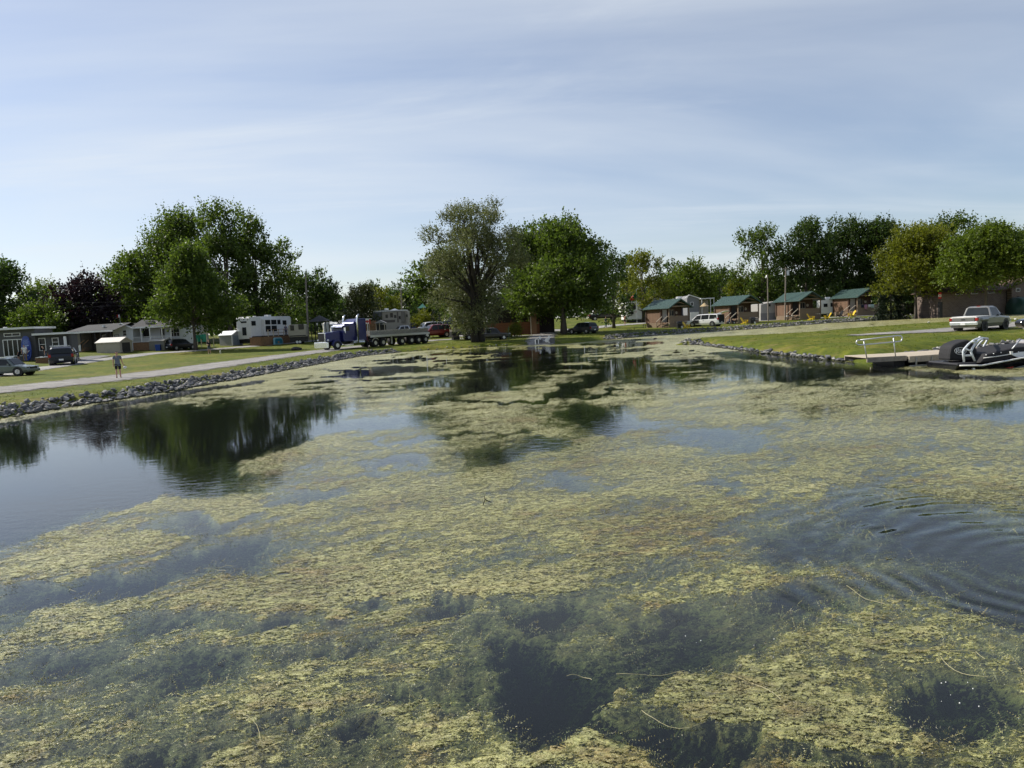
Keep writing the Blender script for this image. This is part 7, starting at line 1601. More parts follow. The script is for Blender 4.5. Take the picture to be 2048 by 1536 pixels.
def grill(label, px, py, rel):
    q = place(px, py); o = thing('barbecue_grill', label, 'grill', q, facing(px, rel), 1.05, 'barbecues by the cabins')
    MB().prism([(-.3, .62), (.3, .62), (.3, .85), (.22, 1.02), (-.1, 1.08), (-.3, .95)], 0, -.40, .40).build('hood', BLACK, o, bevel=.04); MB().box(-.38, .38, -.25, .25, .05, .60).build('cabinet', BLACK, o); MB().box(.42, .78, -.24, .24, .70, .75).build('side_shelf', GALV, o); MB().box(-.3, .3, -.36, -.33, .78, .80).build('handle', GALV, o)
    t = MB().cyl((.25, -.35, .02), (.25, -.35, .36), .14, n=14); t.build('gas_bottle', WHITE, o)
    for s in (-1, 1): MB().cyl((s * .36, -.22, .08), (s * .30, -.22, .08), .08, n=12).build('castor', RUBBER, o)
grill('black barbecue at the leftmost cabin', 1359, 657, 20); grill('black barbecue at the second cabin', 1505, 648, 20); grill('black barbecue at the third cabin', 1625, 636, 20); grill('black barbecue at the rightmost cabin', 1729, 631, 20)
# small dark buggy at the second cabin, black box beside the van
q = place(1462, 648); o = thing('toy_buggy', 'dark blue ride-on buggy at the stairs of the second cabin', 'buggy', q, facing(1462, 20)); MB().box(-.55, .55, -.35, .35, .28, .55).build('body', NAVY, o, bevel=.05); MB().box(-.3, .1, -.3, .3, .551, .9).build('seat', NAVY, o, bevel=.05)
for x in (-.42, .42):
    for s in (-1, 1): wheel(o, x, s * .4, .22, .16, s, WHITE)
q = place(1443, 648); o = thing('black_box', 'black storage box right of the white minivan', 'box', q, .3); MB().box(-.35, .35, -.3, .3, 0, .75).build('box', BLACK, o, bevel=.03); MB().box(-.37, .37, -.32, .32, .752, .80).build('lid', BLACK, o)
f = Fr(1259, 661); o = thing('low_fire_grate', 'low dark fire grate on the lawn left of the first cabin', 'fire grate', f.o); MB().box(-.35, .35, -.25, .25, .12, .16).build('grate', BLACK, o); MB().box(-.33, -.28, -.2, .2, 0, .12).build('leg', BLACK, o); MB().box(.28, .33, -.2, .2, 0, .12).build('leg', BLACK, o); MB().cyl((.75, 0, 0), (.75, 0, .35), .05, n=8).build('stake', BLACK, o)
# towels on the rightmost cabin's rail
r3, M3, s3, y03, rz3 = cab[3]
for i, (xx, c, w_, h_) in enumerate(((-1.2, NAVY, .5, .45), (-.55, PM('pink_stripe', (.45, .22, .30), .9, var=.4, scale=12), .55, .75), (.15, WHC, .45, .45), (.75, PM('mint_towel', (.45, .55, .50), .9, var=.2), .7, .6))):
    p_ = M3 @ Vector((xx, y03 - .015, FL + .965)); o = thing('towel', ['dark towel, leftmost on the cabin rail', 'pink striped towel on the cabin rail', 'white towel in the middle of the cabin rail', 'pale mint towel, rightmost on the cabin rail'][i], 'towel', p_, rz3, s3); v = []; n = 8
    for j in range(n + 1): x = -w_ / 2 + w_ * j / n; v += [(x, .05, .005), (x, -.03 - .015 * math.sin(j * 1.9), 0), (x, -.045 - .02 * math.sin(j * 1.9), -h_ + .03 * math.sin(j * 2.3))]
    b_ = MB().add(v, [t for j in range(n) for t in ((3 * j, 3 * j + 1, 3 * j + 4, 3 * j + 3), (3 * j + 1, 3 * j + 2, 3 * j + 5, 3 * j + 4))]).build('cloth', c, o, True); b_.modifiers.new('solid', 'SOLIDIFY').thickness = .012
# ---- white minivan with open hatch
q = place(1414, 653); vn, fx, vw, zb = car('parked_minivan', 'white minivan with its tailgate open between the first two cabins', q + Vector((0, 1.0, 0)), heading(1414, -62), 'van', PAINT('van_white', (.74, .74, .73), .3, .0), 5.0, 1.95, 1.75, scale=25 * mpp(q.y) / 1.78, openhatch=True, tail=(.52, .66, .16))
MB().box(fx(0) - .07, fx(.03), -.78, .78, .50, 1.62).build('boot_shade_box', PM('boot_dark', (.010, .010, .010), .9), vn)  # near-black box over the closed tail paints the shade inside the boot
MB().add([(fx(.04), -.8, 1.74), (fx(.04), .8, 1.74), (fx(-.17), .74, 2.02), (fx(-.17), -.74, 2.02), (fx(.04), -.8, 1.80), (fx(.04), .8, 1.80), (fx(-.17), .74, 2.10), (fx(-.17), -.74, 2.10)], [(0, 1, 2, 3), (7, 6, 5, 4), (0, 4, 5, 1), (1, 5, 6, 2), (2, 6, 7, 3), (3, 7, 4, 0)]).build('tailgate', PAINT('van_white', (.74, .74, .73)), vn)
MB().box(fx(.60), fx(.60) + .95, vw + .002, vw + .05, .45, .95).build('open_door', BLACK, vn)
# ---- white camper with flag, far houses behind the cabins
f = Fr(1265, y=150); wc = thing('white_camper', 'white camper seen from its end under the yellow green tree', 'camper', f.o)
f.box(1252, 603.5, 1284, 629, 0, 7, zmin=.6).build('body', WHITE, wc, bevel=.15); f.box(1245, 607, 1251.8, 624, 2, 6).build('slide_out', WHITE, wc, bevel=.05); window(wc, f.rect(1257, 608.5, 1271.5, 619), 0, BLACK, .06, depth=.03); window(wc, f.rect(1246.5, 611, 1250.5, 616), 2, BLACK, .05, depth=.03); f.box(1263, 600.5, 1269, 603.3, 2, 3).build('roof_vent', WHITE, wc, bevel=.05); f.box(1254, 629, 1282, 635, .4, 6, zmin=-.1).build('chassis', BLACK, wc)
a = f.p(1263.5, 626); MB().cyl((a[0], -.35, a[1]), (a[0], -.12, a[1]), .36, n=18).build('spare_wheel', RUBBER, wc)
for px_ in (1254, 1272): f.box(px_ - .8, 622.5, px_ + .8, 625, -.02, 0.0).build('taillight', TAIL, wc)
f = Fr(1274, y=146); fg = thing('tall_flag', 'red and green flag on a thin pole above the white camper', 'flag', f.o); a, b = f.p(1273.5, 630), f.p(1272.5, 578); MB().tube([(a[0], 0, -.2), (b[0], 0, b[1])], .045, 8).build('pole', GALV, fg)
def cloth(root, nm, mat, P, th=.02):
    b_ = MB(); n = 10; v = []
    for i in range(n + 1):
        t = i / n; u = Vector(P[0]).lerp(Vector(P[1]), t); w_ = Vector(P[3]).lerp(Vector(P[2]), t); wv = .12 * math.sin(t * 7 + P[0][0]); v += [u + Vector((0, wv, 0)), w_ + Vector((0, wv * 1.4, 0))]
    o = b_.add(v, [(2 * i, 2 * i + 1, 2 * i + 3, 2 * i + 2) for i in range(n)]).build(nm, mat, root, True); o.modifiers.new('solid', 'SOLIDIFY').thickness = th; return o
def fp(px, py): a = f.p(px, py); return (a[0], 0, a[1])
cloth(fg, 'green_panel', PM('flag_green', (.01, .13, .05), .8), [fp(1267.5, 587), fp(1272.7, 581), fp(1273.3, 594), fp(1268, 599)]); cloth(fg, 'red_panel', PM('flag_red', (.45, .02, .02), .8), [fp(1259, 599.5), fp(1267.4, 587), fp(1267.9, 599), fp(1258, 604)])
for i in range(4): a = f.p(1264.5 + (i % 2) * 1.6, 592 + (i // 2) * 3); MB().box(a[0] - .09, a[0] + .09, -.2, -.15, a[1] - .09, a[1] + .09).build('emblem', PM('flag_white', (.6, .5, .4), .8), fg)
f = Fr(1312, y=152); gh = thing('gabled_porch_house', 'pale house with glazed gable behind the leftmost cabin', 'house', f.o); f.box(1287, 606, 1340, 625, 1, 8, zmin=-.4).build('wall', CREAM, gh)
a, b, c = f.p(1284, 608), f.p(1343, 604), f.p(1312.5, 591.5); MB().prism([a, b, c], 1, -.5, 8.5).build('roof', BROWNSH, gh); a, b, c = f.p(1290, 606.8), f.p(1336, 604.5), f.p(1312.5, 593.8); MB().prism([a, b, c], 1, -.62, -.505).build('gable_trim', WHITE, gh)
for t in ((1300, 605, 1309, 600.5, 1309, 605), (1311, 604.5, 1311, 598.5, 1318, 604.5), (1320, 604, 1320, 599.5, 1327, 604)): MB().prism([f.p(t[0], t[1]), f.p(t[4], t[5]), f.p(t[2], t[3])] , 1, -.66, -.625).build('pane', GLASS, gh)
f = Fr(1362, y=142); nv = thing('navy_camper', 'dark blue camper with white roof above the leftmost cabin', 'camper', f.o); f.box(1349, 599, 1375, 625, 0, 6, zmin=.5).build('body', PM('navy_gel', (.012, .016, .05), .3), nv, bevel=.1); f.box(1348, 597, 1376, 600.5, -.1, 6).build('roof', WHITE, nv); f.box(1358, 592.5, 1369, 596.9, 1.5, 2.8).build('roof_air_conditioner', WHITE, nv, bevel=.08); f.box(1361, 600.8, 1369, 602.5, -.13, -.101).build('name_plate', WHITE, nv); f.box(1351, 625, 1373, 633, .5, 5, zmin=-.1).build('chassis', BLACK, nv)
f = Fr(1392, y=138); gp2 = thing('grey_park_home', 'grey park home with white door behind the white minivan', 'house', f.o); GP = PM('mid_grey_siding', (.20, .205, .215), .7)
pg = [f.p(1375, 632), f.p(1398, 631), f.p(1398, 597.5), f.p(1378, 591), f.p(1370, 597)]; MB().prism([(pg[0][0], -.3), (pg[1][0], -.3), pg[2], pg[3], (pg[0][0], pg[4][1])], 1, 0, 8).build('wall', GP, gp2)
MB().bar((pg[4][0], -.15, pg[4][1]), (pg[3][0], -.15, pg[3][1] + .1), .4, .14).bar((pg[3][0], -.15, pg[3][1] + .1), (pg[2][0] + .3, -.15, pg[2][1]), .4, .14).build('roof_edge', WHITE, gp2)
window(gp2, f.rect(1381, 604, 1387, 612), 0, WHITE, .08); f.box(1398.2, 596.2, 1426, 598, -1.2, 3).build('porch_roof', WHITE, gp2); f.box(1398.3, 600, 1424, 628, 2.5, 8, zmin=-.3).build('wall', CREAM, gp2)
for px_ in (1401, 1418, 1425): f.box(px_ - .6, 598.1, px_ + .6, 630, -1.1, -.98, zmin=-.2).build('post', WHITE, gp2)
f.box(1380, 624, 1397, 631, -.3, -.02, zmin=-.2).build('skirting', WHITE, gp2)
f = Fr(1409, y=132); um = thing('parasol', 'straw coloured parasol beside the grey park home', 'parasol', f.o); a, b = f.p(1409, 632), f.p(1409, 606.5); MB().cyl((a[0], 0, -.1), (b[0], 0, b[1]), .035, n=8).build('pole', GREYWOOD, um); x0, x1, z0, z1 = f.rect(1400, 607, 1418, 613); n = 12
MB().add([(x0 + (x1 - x0) * (.5 + .5 * math.cos(2 * math.pi * i / n)), .9 * math.sin(2 * math.pi * i / n), z0 + (.05 if i % 2 else 0)) for i in range(n)] + [((x0 + x1) / 2, 0, z1 + .15)], [(i, (i + 1) % n, n) for i in range(n)]).build('canopy', PM('straw', (.42, .32, .18), .9, var=.25, scale=12), um)
stand('person in red top standing under the straw parasol', 1403, 636, 18, 20, shirt=REDC, legs=BLKC); 
f = Fr(1536, y=140); ps = thing('pale_park_home', 'pale grey park home end between the second and third cabin', 'house', f.o); pg = [f.p(1521, 632), f.p(1551, 631), f.p(1551, 602.5), f.p(1522, 609)]; MB().prism([(pg[0][0], -.3), (pg[1][0], -.3), pg[2], pg[3]], 1, 0, 8).build('wall', PM('pale_grey_panel', (.33, .32, .30), .7, grime=.1), ps); window(ps, f.rect(1537, 608, 1541, 613), 0, BLACK, .05); f.box(1521, 626, 1551, 632, -.04, -.002, zmin=-.2).build('skirting', PM('skirt_grey', (.18, .18, .18), .8), ps)
k = mpp(160)
caravan('white_camper', 'white camper roofline behind the second cabin', at(1518, 160), facing(1518, 0), 34 * k, 2.4, 2.6, .6, WHITE, [(-.8, .2, 2.0, 2.6)]); caravan('white_camper', 'white camper between the third and fourth cabin', at(1653, 150), facing(1653, 20), 30 * mpp(150), 2.4, 30 * mpp(150), .6, WHITE, [(-1.0, -.2, 2.0, 2.7), (.4, .9, 2.0, 2.8)], door=.0)
caravan('white_camper', 'white camper half hidden left of the brick building', at(1872, 150), facing(1872, 0), 36 * mpp(150), 2.4, 2.7, .9, WHITE, [(-.6, .6, 2.2, 2.9)]); caravan('white_camper', 'white camper in the shade behind the green tree trunk', at(1830, 158), facing(1830, 0), 30 * mpp(158), 2.4, 2.6, .6, WHITE, [(-.8, .3, 2.0, 2.6)])
# light poles
p3, t3 = pole('wooden light pole between the second and third cabin', 1536.5, None, 1535, 549, .13, y=133); l3 = t3 - p3.location
MB().tube([(l3.x, 0, l3.z - .3), (l3.x - .25, -.2, l3.z - .15), (l3.x - .38, -.3, l3.z - .45)], .04, 6).build('lamp_arm', GALV, p3); MB().sphere((l3.x - .38, -.3, l3.z - .55), .2, 10, 6, (1, 1, .7)).build('lamp_head', WHITE, p3)
p4, t4 = pole('taller wooden pole with a transformer above the third cabin', 1570, None, 1571.5, 534, .15, y=136); l4 = t4 - p4.location; MB().cyl((l4.x + .38, 0, l4.z - 1.6), (l4.x + .38, 0, l4.z - .7), .26, n=14).build('transformer', GALV, p4); MB().bar((l4.x - .5, 0, l4.z - .3), (l4.x + .5, 0, l4.z - .3), .09).build('cross_arm', GREYWOOD, p4)
# ---- brick washroom building
f = Fr(1950, y=121); bb = thing('brick_building', 'long brown brick building with small windows at the right edge', 'building', f.o); BR = PM('brown_brick', (.155, .115, .095), .85, var=.2, scale=18, bump=.3)
def brick_material():
    m = new_mat('brick_courses'); n = m.node_tree.nodes; l = m.node_tree.links.new; o = n.new('ShaderNodeOutputMaterial'); p = n.new('ShaderNodeBsdfPrincipled'); l(p.outputs[0], o.inputs[0]); t = n.new('ShaderNodeTexCoord'); mp = n.new('ShaderNodeMapping'); l(t.outputs['Object'], mp.inputs[0]); mp.inputs['Rotation'].default_value = (math.pi / 2, 0, 0)
    b = n.new('ShaderNodeTexBrick'); l(mp.outputs[0], b.inputs['Vector']); b.inputs['Scale'].default_value = 1.0; b.inputs['Brick Width'].default_value = .4; b.inputs['Row Height'].default_value = .2; b.inputs['Mortar Size'].default_value = .012
    b.inputs['Color1'].default_value = (.17, .125, .10, 1); b.inputs['Color2'].default_value = (.125, .09, .075, 1); b.inputs['Mortar'].default_value = (.22, .20, .18, 1); l(b.outputs['Color'], p.inputs['Base Color']); p.inputs['Roughness'].default_value = .9; return m
BRK = brick_material(); f.box(1884, 584, 2013, 613, 0, 8, zmin=-.4).build('wall', BRK, bb)
a, b, c, d = f.p(1877, 585.5), f.p(2020, 578), f.p(1905, 568), f.p(2020, 562); MB().add([(a[0], -.7, a[1]), (b[0], -.7, b[1]), (d[0], 4, d[1]), (c[0] - .5, 4, c[1]), (a[0], 8.7, a[1]), (b[0], 8.7, b[1]), (a[0], -.7, a[1] - .25), (b[0], -.7, b[1] - .25)], [(0, 1, 2, 3), (3, 2, 5, 4), (0, 3, 4), (6, 7, 1, 0)]).build('roof', BROWNSH, bb)
for r in ((1911, 583.5, 1925, 589.5), (1942, 582, 1956, 588), (1976, 580.5, 1990, 586.5)): window(bb, f.rect(*r), 0, WHITE, .06, depth=.04)
pg = [f.p(2014, 612), f.p(2110, 608), f.p(2110, 566), f.p(2062, 549), f.p(2014, 576)]; MB().prism([(pg[0][0], -.4), (pg[1][0], -.4), pg[2], pg[3], pg[4]], 1, -1.2, 8).build('gable_wall', BRK, bb)
MB().bar((pg[4][0] - .5, -1.3, pg[4][1] - .15), (pg[3][0], -1.3, pg[3][1] + .15), .5, .18).bar((pg[3][0], -1.3, pg[3][1] + .15), (pg[2][0] + .5, -1.3, pg[2][1] - .1), .5, .18).build('roof_edge', BROWNSH, bb); MB().add([(pg[4][0] - .5, -1.5, pg[4][1] - .1), (pg[3][0], -1.5, pg[3][1] + .25), (pg[3][0], 8, pg[3][1] + .25), (pg[4][0] - .5, 8, pg[4][1] - .1)], [(0, 1, 2, 3)]).build('roof', BROWNSH, bb)
window(bb, f.rect(2021.5, 577, 2030, 584), -1.2, WHITE, .06, depth=.04); MB().box(*f.rect(2040, 581, 2046, 606)[:2], -1.26, -1.2, *f.rect(2040, 581, 2046, 606)[2:]).build('door', BLACK, bb); a = f.p(2044, 567.5); MB().cyl((a[0], -1.3, a[1]), (a[0], -1.2, a[1]), .18, n=12).build('wall_lamp', WHITE, bb)
a, b = f.p(2012.5, 579), f.p(2012.5, 612); MB().cyl((a[0], -.1, a[1]), (b[0], -.1, 0), .06, n=8).build('downpipe', BLACK, bb)
f = Fr(2036, y=117); tk = thing('green_tank', 'dark green storage tank against the brick gable', 'tank', f.o); x0, x1, z0, z1 = f.rect(2028, 594, 2044, 609); MB().cyl((x0, 0, z1 / 2), (x1, 0, z1 / 2), z1 / 2, n=18).build('tank', PM('tank_green', (.025, .07, .055), .5), tk, True); MB().cyl(((x0 + x1) / 2, 0, z1), ((x0 + x1) / 2, 0, z1 + .15), .2, n=12).build('cap', BLACK, tk); MB().box(x0 + .2, x0 + .4, -.3, .3, -.2, .25).build('foot', BLACK, tk); MB().box(x1 - .4, x1 - .2, -.3, .3, -.2, .25).build('foot', BLACK, tk)
f = Fr(1879, y=119); bnr = thing('banner_flag', 'red and white banner at the left corner of the brick building', 'banner', f.o); a, b = f.p(1880, 612), f.p(1880, 584); MB().cyl((a[0], 0, -.2), (b[0], 0, b[1]), .04, n=8).build('pole', BLACK, bnr)
for i, c in enumerate((REDP, WHITE, REDP)): r = f.rect(1876.5, 585 + i * 4.3, 1882.5, 589.2 + i * 4.3); panel(bnr, 'band', c, r, -.04, -.015)
r = f.rect(1878, 590.3, 1881, 592.6); panel(bnr, 'leaf_mark', REDP, r, -.05, -.041); MB().box(*f.rect(1877, 604, 1883, 615)[:2], -.3, .2, -.1, f.rect(1877, 604, 1883, 615)[3]).build('base_bin', BLACK, bnr)
f = Fr(1816, y=135); hg = thing('clipped_hedge', 'dark clipped hedge in the shade behind the green tree', 'hedge', f.o); x0, x1, z0, z1 = f.rect(1808, 603, 1836, 613); rsx = np.random.RandomState(9); P = np.stack([rsx.uniform(x0, x1, 900), rsx.uniform(0, 1.4, 900), rsx.uniform(0, z1, 900)], 1); v, fc = leaf_cloud(P, unit(rsx.normal(0, 1, (900, 3)) + np.array([0, -.3, .4])), rsx, .3, .8); link('foliage', mesh_np('foliage', v, fc, LEAF['dark']), hg); MB().box(x0 + .1, x1 - .1, .2, 1.2, -.1, z1 - .15).build('branches', BARKD, hg)

# ---- silver pickup on the spit
q = place(1953, 661); SIL = PAINT('silver_champagne', (.19, .185, .172), .36, .4); pk, fx, vw, zb = car('parked_pickup', 'silver pickup with covered bed parked on the grassy spit', q + Vector((math.cos(heading(1953, 27)), math.sin(heading(1953, 27)), 0)) * .6, heading(1953, 25), 'pickup', SIL, 5.2, 1.98, 1.80, scale=50 * mpp(q.y) / 1.84 * .98, wheel_r=.37, axles=(.20, .815), bumper=CHROME, tail=(.44, .555, .2), rim=BLACK)
MB().box(fx(.012), fx(.372), -.86, .86, 1.065, 1.10).build('bed_cover', WHITE, pk, bevel=.02); MB().box(fx(0) - .03, fx(0) + .02, -.76, .76, .66, 1.03).build('tailgate', SIL, pk, bevel=.02); MB().box(fx(0) - .045, fx(0) - .031, -.13, .13, .84, .92).build('tailgate_handle', BLACK, pk); MB().box(fx(.2) - .55, fx(.2) + .55, -1.06, 1.06, .70, .98).build('step_side_fender', SIL, pk, bevel=.12)
MB().box(fx(.42), fx(.42) + .05, -.12, .12, 1.795, 1.83).build('brake_light', TAIL, pk)
# ---- dock: shore gangway and long float, planks one by one
def plank_run(root, A, B, Wv, z, mat, step=.145):
    A = Vector((*A, 0)); B = Vector((*B, 0)); d = (B - A).normalized(); nr = Vector((-d.y, d.x, 0)); L = (B - A).length; n = int(L / step)
    me = MB().box(0, step - .012, 0, Wv, -.035, 0).mesh('plank', mat); ang = math.atan2(d.y, d.x)
    for i in range(n): p = A + d * (i * step); link('plank', me, root, (p.x, p.y, z), (0, 0, ang))
    return d, nr, L, ang
DZ = .48; A = G(1733, 715, DZ); B = G(1812, 711, DZ); dock = thing('floating_dock', 'long pale floating dock with planked deck behind the boat', 'dock', (0, 0, 0)); gang = thing('dock_gangway', 'short planked gangway with metal handrail joining the dock to the spit', 'gangway', (0, 0, 0))
PLK = PM('dock_plank', (.44, .38, .29), .85, var=.22, scale=4, grime=.15)
Wg = 2.0; d, nr, L, ang = plank_run(gang, A, B, Wg, DZ, PLK)
def obar(root, nm, mat, A_, d, nr, x0, x1, y0, y1, z0, z1):
    A3 = Vector((A_[0], A_[1], 0)); c = [A3 + d * x + nr * y for x, y in ((x0, y0), (x1, y0), (x1, y1), (x0, y1))]; return MB().add([(p.x, p.y, z0) for p in c] + [(p.x, p.y, z1) for p in c], [(0, 3, 2, 1), (4, 5, 6, 7), (0, 1, 5, 4), (1, 2, 6, 5), (2, 3, 7, 6), (3, 0, 4, 7)]).build(nm, mat, root)
obar(gang, 'side_beam', GREYWOOD, A, d, nr, 0, L, -.06, -.002, DZ - .22, DZ - .005); obar(gang, 'side_beam', GREYWOOD, A, d, nr, 0, L, Wg + .002, Wg + .06, DZ - .22, DZ - .005); obar(gang, 'end_float', BLACK, A, d, nr, L - .5, L, .1, Wg - .1, -.25, DZ - .23)
A2 = Vector((B[0], B[1], 0)) + d * .05 - nr * .1; B2 = Vector((G(2048, 694, DZ)[0] + 7, G(2048, 694, DZ)[1] + .9, 0)); d2, nr2, L2, ang2 = plank_run(dock, A2[:2], B2[:2], 2.4, DZ - .03, PLK)
obar(dock, 'side_beam', PALEWOOD, A2, d2, nr2, 0, L2, -.06, -.002, DZ - .30, DZ - .04); obar(dock, 'side_beam', PALEWOOD, A2, d2, nr2, 0, L2, 2.402, 2.46, DZ - .30, DZ - .04)
for i in range(7): obar(dock, 'float', BLACK, A2, d2, nr2, .3 + i * 2.0, 1.6 + i * 2.0, .2, 2.2, -.3, DZ - .31)
for i in range(16): obar(dock, 'truss_bar', GALV, A2, d2, nr2, .3 + i * .8, .36 + i * .8, -.10, -.062, .02, DZ - .10)
obar(dock, 'lower_rail', GALV, A2, d2, nr2, 0, 8, -.12, -.062, -.02, .05)
# handrail: a rounded tube loop on two posts
f = Fr(1760, y=A[1] - .02); f.o = Vector((0, A[1] - .02, 0)); hr = thing('handrail', 'looped aluminium handrail standing on the dock gangway', 'handrail', (0, A[1] - .03, 0))
def hp(px, py): a = f.p(px, py); return (a[0], 0, a[1])
loop = [hp(1720, 680.2), hp(1795, 671.3)] + [hp(1799.5 + 4.5 * math.sin(t), 677 - 5.6 * math.cos(t)) for t in np.linspace(.3, math.pi - .3, 6)] + [hp(1795, 683.2), hp(1722, 690)] + [hp(1717 - 4.6 * math.sin(t), 685 + 5 * math.cos(t)) for t in np.linspace(.3, math.pi - .3, 6)] + [hp(1720, 680.2)]
MB().tube(loop, .028, 8).build('rail_loop', GALV, hr, True); MB().tube([hp(1727, 679.5), hp(1733.5, 717)], .024, 8).build('post', GALV, hr, True); MB().tube([hp(1786.5, 673), hp(1791, 716)], .024, 8).build('post', GALV, hr, True)
# ---- black bowrider with covered outboard and tower
yB = 28.3; f = Fr(1960, y=yB); f.o = Vector((0, yB, 0)); bt = thing('motor_boat', 'black motor boat with a white tower tied up at the dock', 'boat', (0, yB, 0))
def bp(px, py, yl=0.0):
    d = ray(px, py); t = (yB + yl) / d.y; return (d.x * t, CAMZ + d.z * t)
def bw(px, py, yl): a = bp(px, py, yl); return (a[0], yl, a[1])
GEL = PM('black_gelcoat', (.008, .008, .010), .12, var=.1, coat=.5); CANV = PM('black_canvas', (.017, .017, .019), .8, var=.25, scale=10, bump=.3)
# hull lofted between side sections: (px, keel py, chine py, gunwale py, half beam)
secs = [(1915, 757, 742, 731, 1.10), (1960, 757, 743, 730.5, 1.18), (2010, 757, 743, 721.5, 1.22), (2060, 758, 741, 712, 1.22), (2130, 758, 735, 702, 1.10), (2200, 752, 724, 695, .7), (2250, 735, 710, 690, .06)]
V, Fc = [], []
for px_, kp, cp_, gp__, hb_ in secs:
    xk, zk = bp(px_, kp); _, zc_ = bp(px_, cp_); _, zg = bp(px_, gp__); yc = 1.1
    V += [(xk, yc, zk), (xk, yc - hb_ * .82, zc_), (xk, yc - hb_, zg), (xk, yc - hb_ + .12, zg + .02), (xk, yc + hb_ - .12, zg + .02), (xk, yc + hb_, zg), (xk, yc + hb_ * .82, zc_)]
m = 7
for i in range(len(secs) - 1):
    for j in range(m): Fc.append((i * m + j, i * m + (j + 1) % m, (i + 1) * m + (j + 1) % m, (i + 1) * m + j))
Fc.append(tuple(range(m))); MB().add(V, Fc).build('hull', GEL, bt)
def strip_px(nm, mat, pts, y, r): MB().tube([(bp(*p)[0], y, bp(*p)[1]) for p in pts], r, 6).build(nm, mat, bt, True)
strip_px('rub_rail', WHITE, [(1917, 731), (1962, 730.5), (2010, 721.5), (2060, 712), (2130, 702)], yc - 1.19, .035)
strip_px('upper_trim', WHITE, [(1972, 716.5), (2000, 713), (2030, 708), (2060, 704)], yc - .95, .02)
cv = MB().prism([bp(*p, yc - .95) for p in ((1958, 727), (1974, 708), (2000, 702), (2035, 694), (2100, 688), (2100, 708), (2050, 716), (2000, 726))], 1, yc - .95, yc + .95); cv.build('cockpit_cover', CANV, bt, bevel=.10)
for px_, py_ in ((1977, 710), (1992, 707.5), (2007, 705.3), (2042, 704)): a = bp(px_, py_); MB().sphere((a[0], yc - .96, a[1]), .025, 6, 4).build('snap', WHITE, bt)
a = [bp(*p) for p in ((2025, 709), (2046, 704), (2100, 700), (2100, 712), (2046, 718))]; MB().prism(a, 1, yc - 1.0, yc - .955).build('side_panel', VINYL, bt)
strip_px('bimini_pole', GALV, [(2027, 703), (2048, 679)], yc - .9, .025); MB().box(bp(2026, 709)[0] - .04, bp(2026, 709)[0] + .06, yc - 1.02, yc - .9, bp(2026, 709)[1], bp(2026, 703)[1]).build('pole_socket', WHITE, bt)
MB().box(bp(1918, 731)[0], bp(1957, 731)[0], yc - 1.0, yc + 1.0, bp(1938, 731)[1], bp(1938, 726.5)[1]).build('swim_platform', PM('platform_dark', (.03, .03, .034), .6), bt, bevel=.03)
MB().prism([bp(*p) for p in ((2008, 735.5), (2024, 733), (2020, 736))], 1, yc - 1.205, yc - 1.17).build('red_flash', REDP, bt); MB().prism([bp(*p) for p in ((2024, 735.5), (2048, 729), (2070, 727), (2070, 736), (2046, 738))], 1, yc - 1.215, yc - 1.18).build('grey_flash', PM('flash_grey', (.12, .14, .14), .3), bt)
for i in range(7): a = bp(1975 + i * 3.6, 738.6 - .15 * i); MB().box(a[0], a[0] + .045, yc - 1.20, yc - 1.13, a[1] - .03, a[1] + .03).build('lettering', PM('dull_red_print', (.10, .01, .01), .4), bt)
for px_, py_ in ((1931, 741), (1946, 738)): a = bp(px_, py_); MB().cyl((a[0], yc - 1.16, a[1]), (a[0], yc - 1.08, a[1]), .05, n=10).build('through_fitting', GALV, bt)
# tower
TP = PM('tower_white', (.62, .66, .70), .35, var=.05); y1_ = yc - .98; y2_ = yc + .98
tower = thing('boat_tower', 'white tube tow tower over the stern of the black boat', 'boat tower', (0, yB, 0))
def tpath(nm, pts, r=.042): MB().tube([bw(*p) for p in pts], r, 8).build(nm, TP, tower, True)
yn = y1_
tpath('aft_tube', [(1928, 724, yn), (1926, 703, yn), (1929, 697.5, yn), (1938, 687.5, yn + .05), (1947, 680.5, yn + .12), (1956, 677, yn + .3), (1966, 676, yn + .7), (1975, 677, y2_)])
tpath('fore_tube', [(1949.5, 722, yn), (1942, 704, yn), (1945, 696, yn + .02), (1951, 687, yn + .08), (1957.5, 680.5, yn + .15), (1963, 678, yn + .35), (1970, 677.5, y2_ - .3), (1975.5, 678.5, y2_)])
tpath('far_tube', [(1975, 677, y2_), (1973, 683, y2_), (1968, 691, y2_), (1966, 699, y2_), (1967.5, 704, y2_), (1970, 711, y2_)], .038); tpath('far_tube', [(1968, 678.5, y2_ - .2), (1961, 685, y2_ - .1), (1953.5, 694.5, y2_)], .034)
for p0, p1 in (((1930, 697.5), (1943, 702)), ((1928, 711), (1945, 711)), ((1944, 682.5), (1952.5, 685))): tpath('brace', [(*p0, yn), (*p1, yn)], .036)
tpath('brace', [(1955, 695, y2_), (1966, 698, y2_)], .03); a = bw(1959.5, 675, yn + .4); MB().sphere(a, .055, 8, 5).build('tow_knob', WHITE, tower)
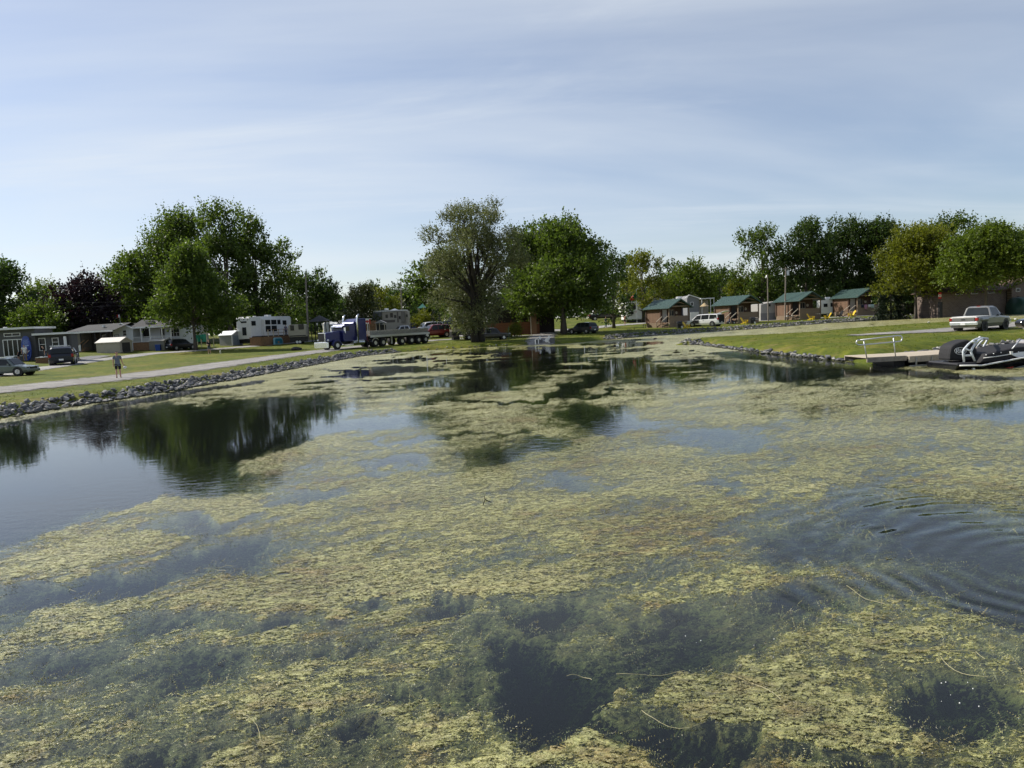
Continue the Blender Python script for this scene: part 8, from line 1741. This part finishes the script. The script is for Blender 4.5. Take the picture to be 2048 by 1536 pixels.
# outboard with canvas hood
ou = thing('outboard_motor', 'black outboard motor under a canvas hood with a white script logo', 'outboard motor', (0, yB, 0))
hood = MB().prism([bp(*p, yc - .42) for p in ((1899, 722), (1900, 708), (1903, 694), (1910, 688.5), (1922, 683.5), (1936, 679.5), (1943, 681), (1950, 688), (1957, 703), (1951, 715), (1941, 722), (1905, 721))], 1, yc - .42, yc + .42).build('hood', CANV, ou, bevel=.12)
MB().prism([bp(*p, yc - .3) for p in ((1899, 722.5), (1940, 722.5), (1934, 742), (1926, 752), (1903, 752), (1898, 741))], 1, yc - .26, yc + .26).build('leg', GEL, ou, bevel=.08)
a = bp(1904, 741, yc); MB().tube([(a[0] - .12, yc - .1, a[1] + .02), (a[0] + .25, yc - .1, a[1] - .05)], .03, 6).build('tie_bar', GALV, ou)
lg = MB(); c0, c1 = bp(1921, 702, yc - .44); yl = yc - .435
lg.tube([(c0 + .235 * math.cos(t), yl, c1 + .145 * math.sin(t) - .02 * math.cos(t)) for t in np.linspace(0, 2 * math.pi, 25)], .010, 5, False); lg.build('logo_ring', WHITE, hood)
for i, st_ in enumerate(([(-.17, -.07), (-.15, .08), (-.07, .10), (-.06, .03), (-.13, .0), (-.05, -.08)], [(-.03, -.06), (0, .07), (.03, -.06)], [(.05, .06), (.12, .07), (.06, .0), (.13, -.05), (.06, -.07)], [(.15, .05), (.18, -.02)])): MB().tube([(c0 + x, yl, c1 + z) for x, z in st_], .020, 5).build('logo_stroke', WHITE, hood)
# second boat's tilted motor at the frame edge
f = Fr(2060, y=33.5); f.o = Vector((0, 33.5, 0)); bp = lambda px, py: f.p(px, py); om = thing('tilted_outboard', 'black tilted outboard of another boat at the right edge', 'outboard motor', (0, 33.5, 0))
MB().prism([bp(*p) for p in ((2035, 645), (2039, 640), (2052, 637), (2066, 640), (2070, 650), (2060, 656), (2042, 655), (2037, 652))], 1, -.25, .25).build('cowl', GEL, om, bevel=.06)
for i in range(3): a, b = bp(2044 + i * 4, 655 + i * 1.5), bp(2056 + i * 4, 666 + i * 2); MB().cyl((a[0], -.1, a[1]), (b[0], -.1, b[1]), .05, n=8).build('bracket_tube', WHITE, om)
b2 = thing('second_boat', 'grey second boat just beyond the right edge', 'boat', (0, 33.5, 0)); a, b = bp(2062, 668), bp(2210, 668); MB().prism([(a[0], -.2), (b[0], -.2), (b[0] + 1, .9), (a[0] - .2, .75)], 1, -.8, .8).build('hull', PM('grey_hull', (.3, .3, .32), .4), b2, bevel=.1); MB().box(a[0] + .6, a[0] + 2.2, -.6, .6, .9, 1.2).build('console', WHITE, b2, bevel=.1)
# floating branch bits
for i, (px_, py_, L_) in enumerate(((1652, 659, 1.0), (1858, 645, .5), (975, 1010, .18), (1280, 770, .35))):
    x, y = G(px_, py_); o = thing('floating_stick', ['pale branch stuck in the far channel', 'stub of wood at the channel edge', 'short dark twig floating in the mid pond weed', 'stick floating in the dark track'][i], 'stick', (x, y, 0), .4 * i); MB().tube([(-L_ / 2, 0, .03), (0, .05, .08), (L_ / 2, 0, .02)], [.05 * L_, .06 * L_, .03 * L_], 6).build('stick', PALEWOOD if i < 2 else BARKD, o); MB().tube([(0, .05, .07), (L_ * .2, .1, .07 + L_ * .3)], [.04 * L_, .02 * L_], 5).build('stub', PALEWOOD if i < 2 else BARKD, o)
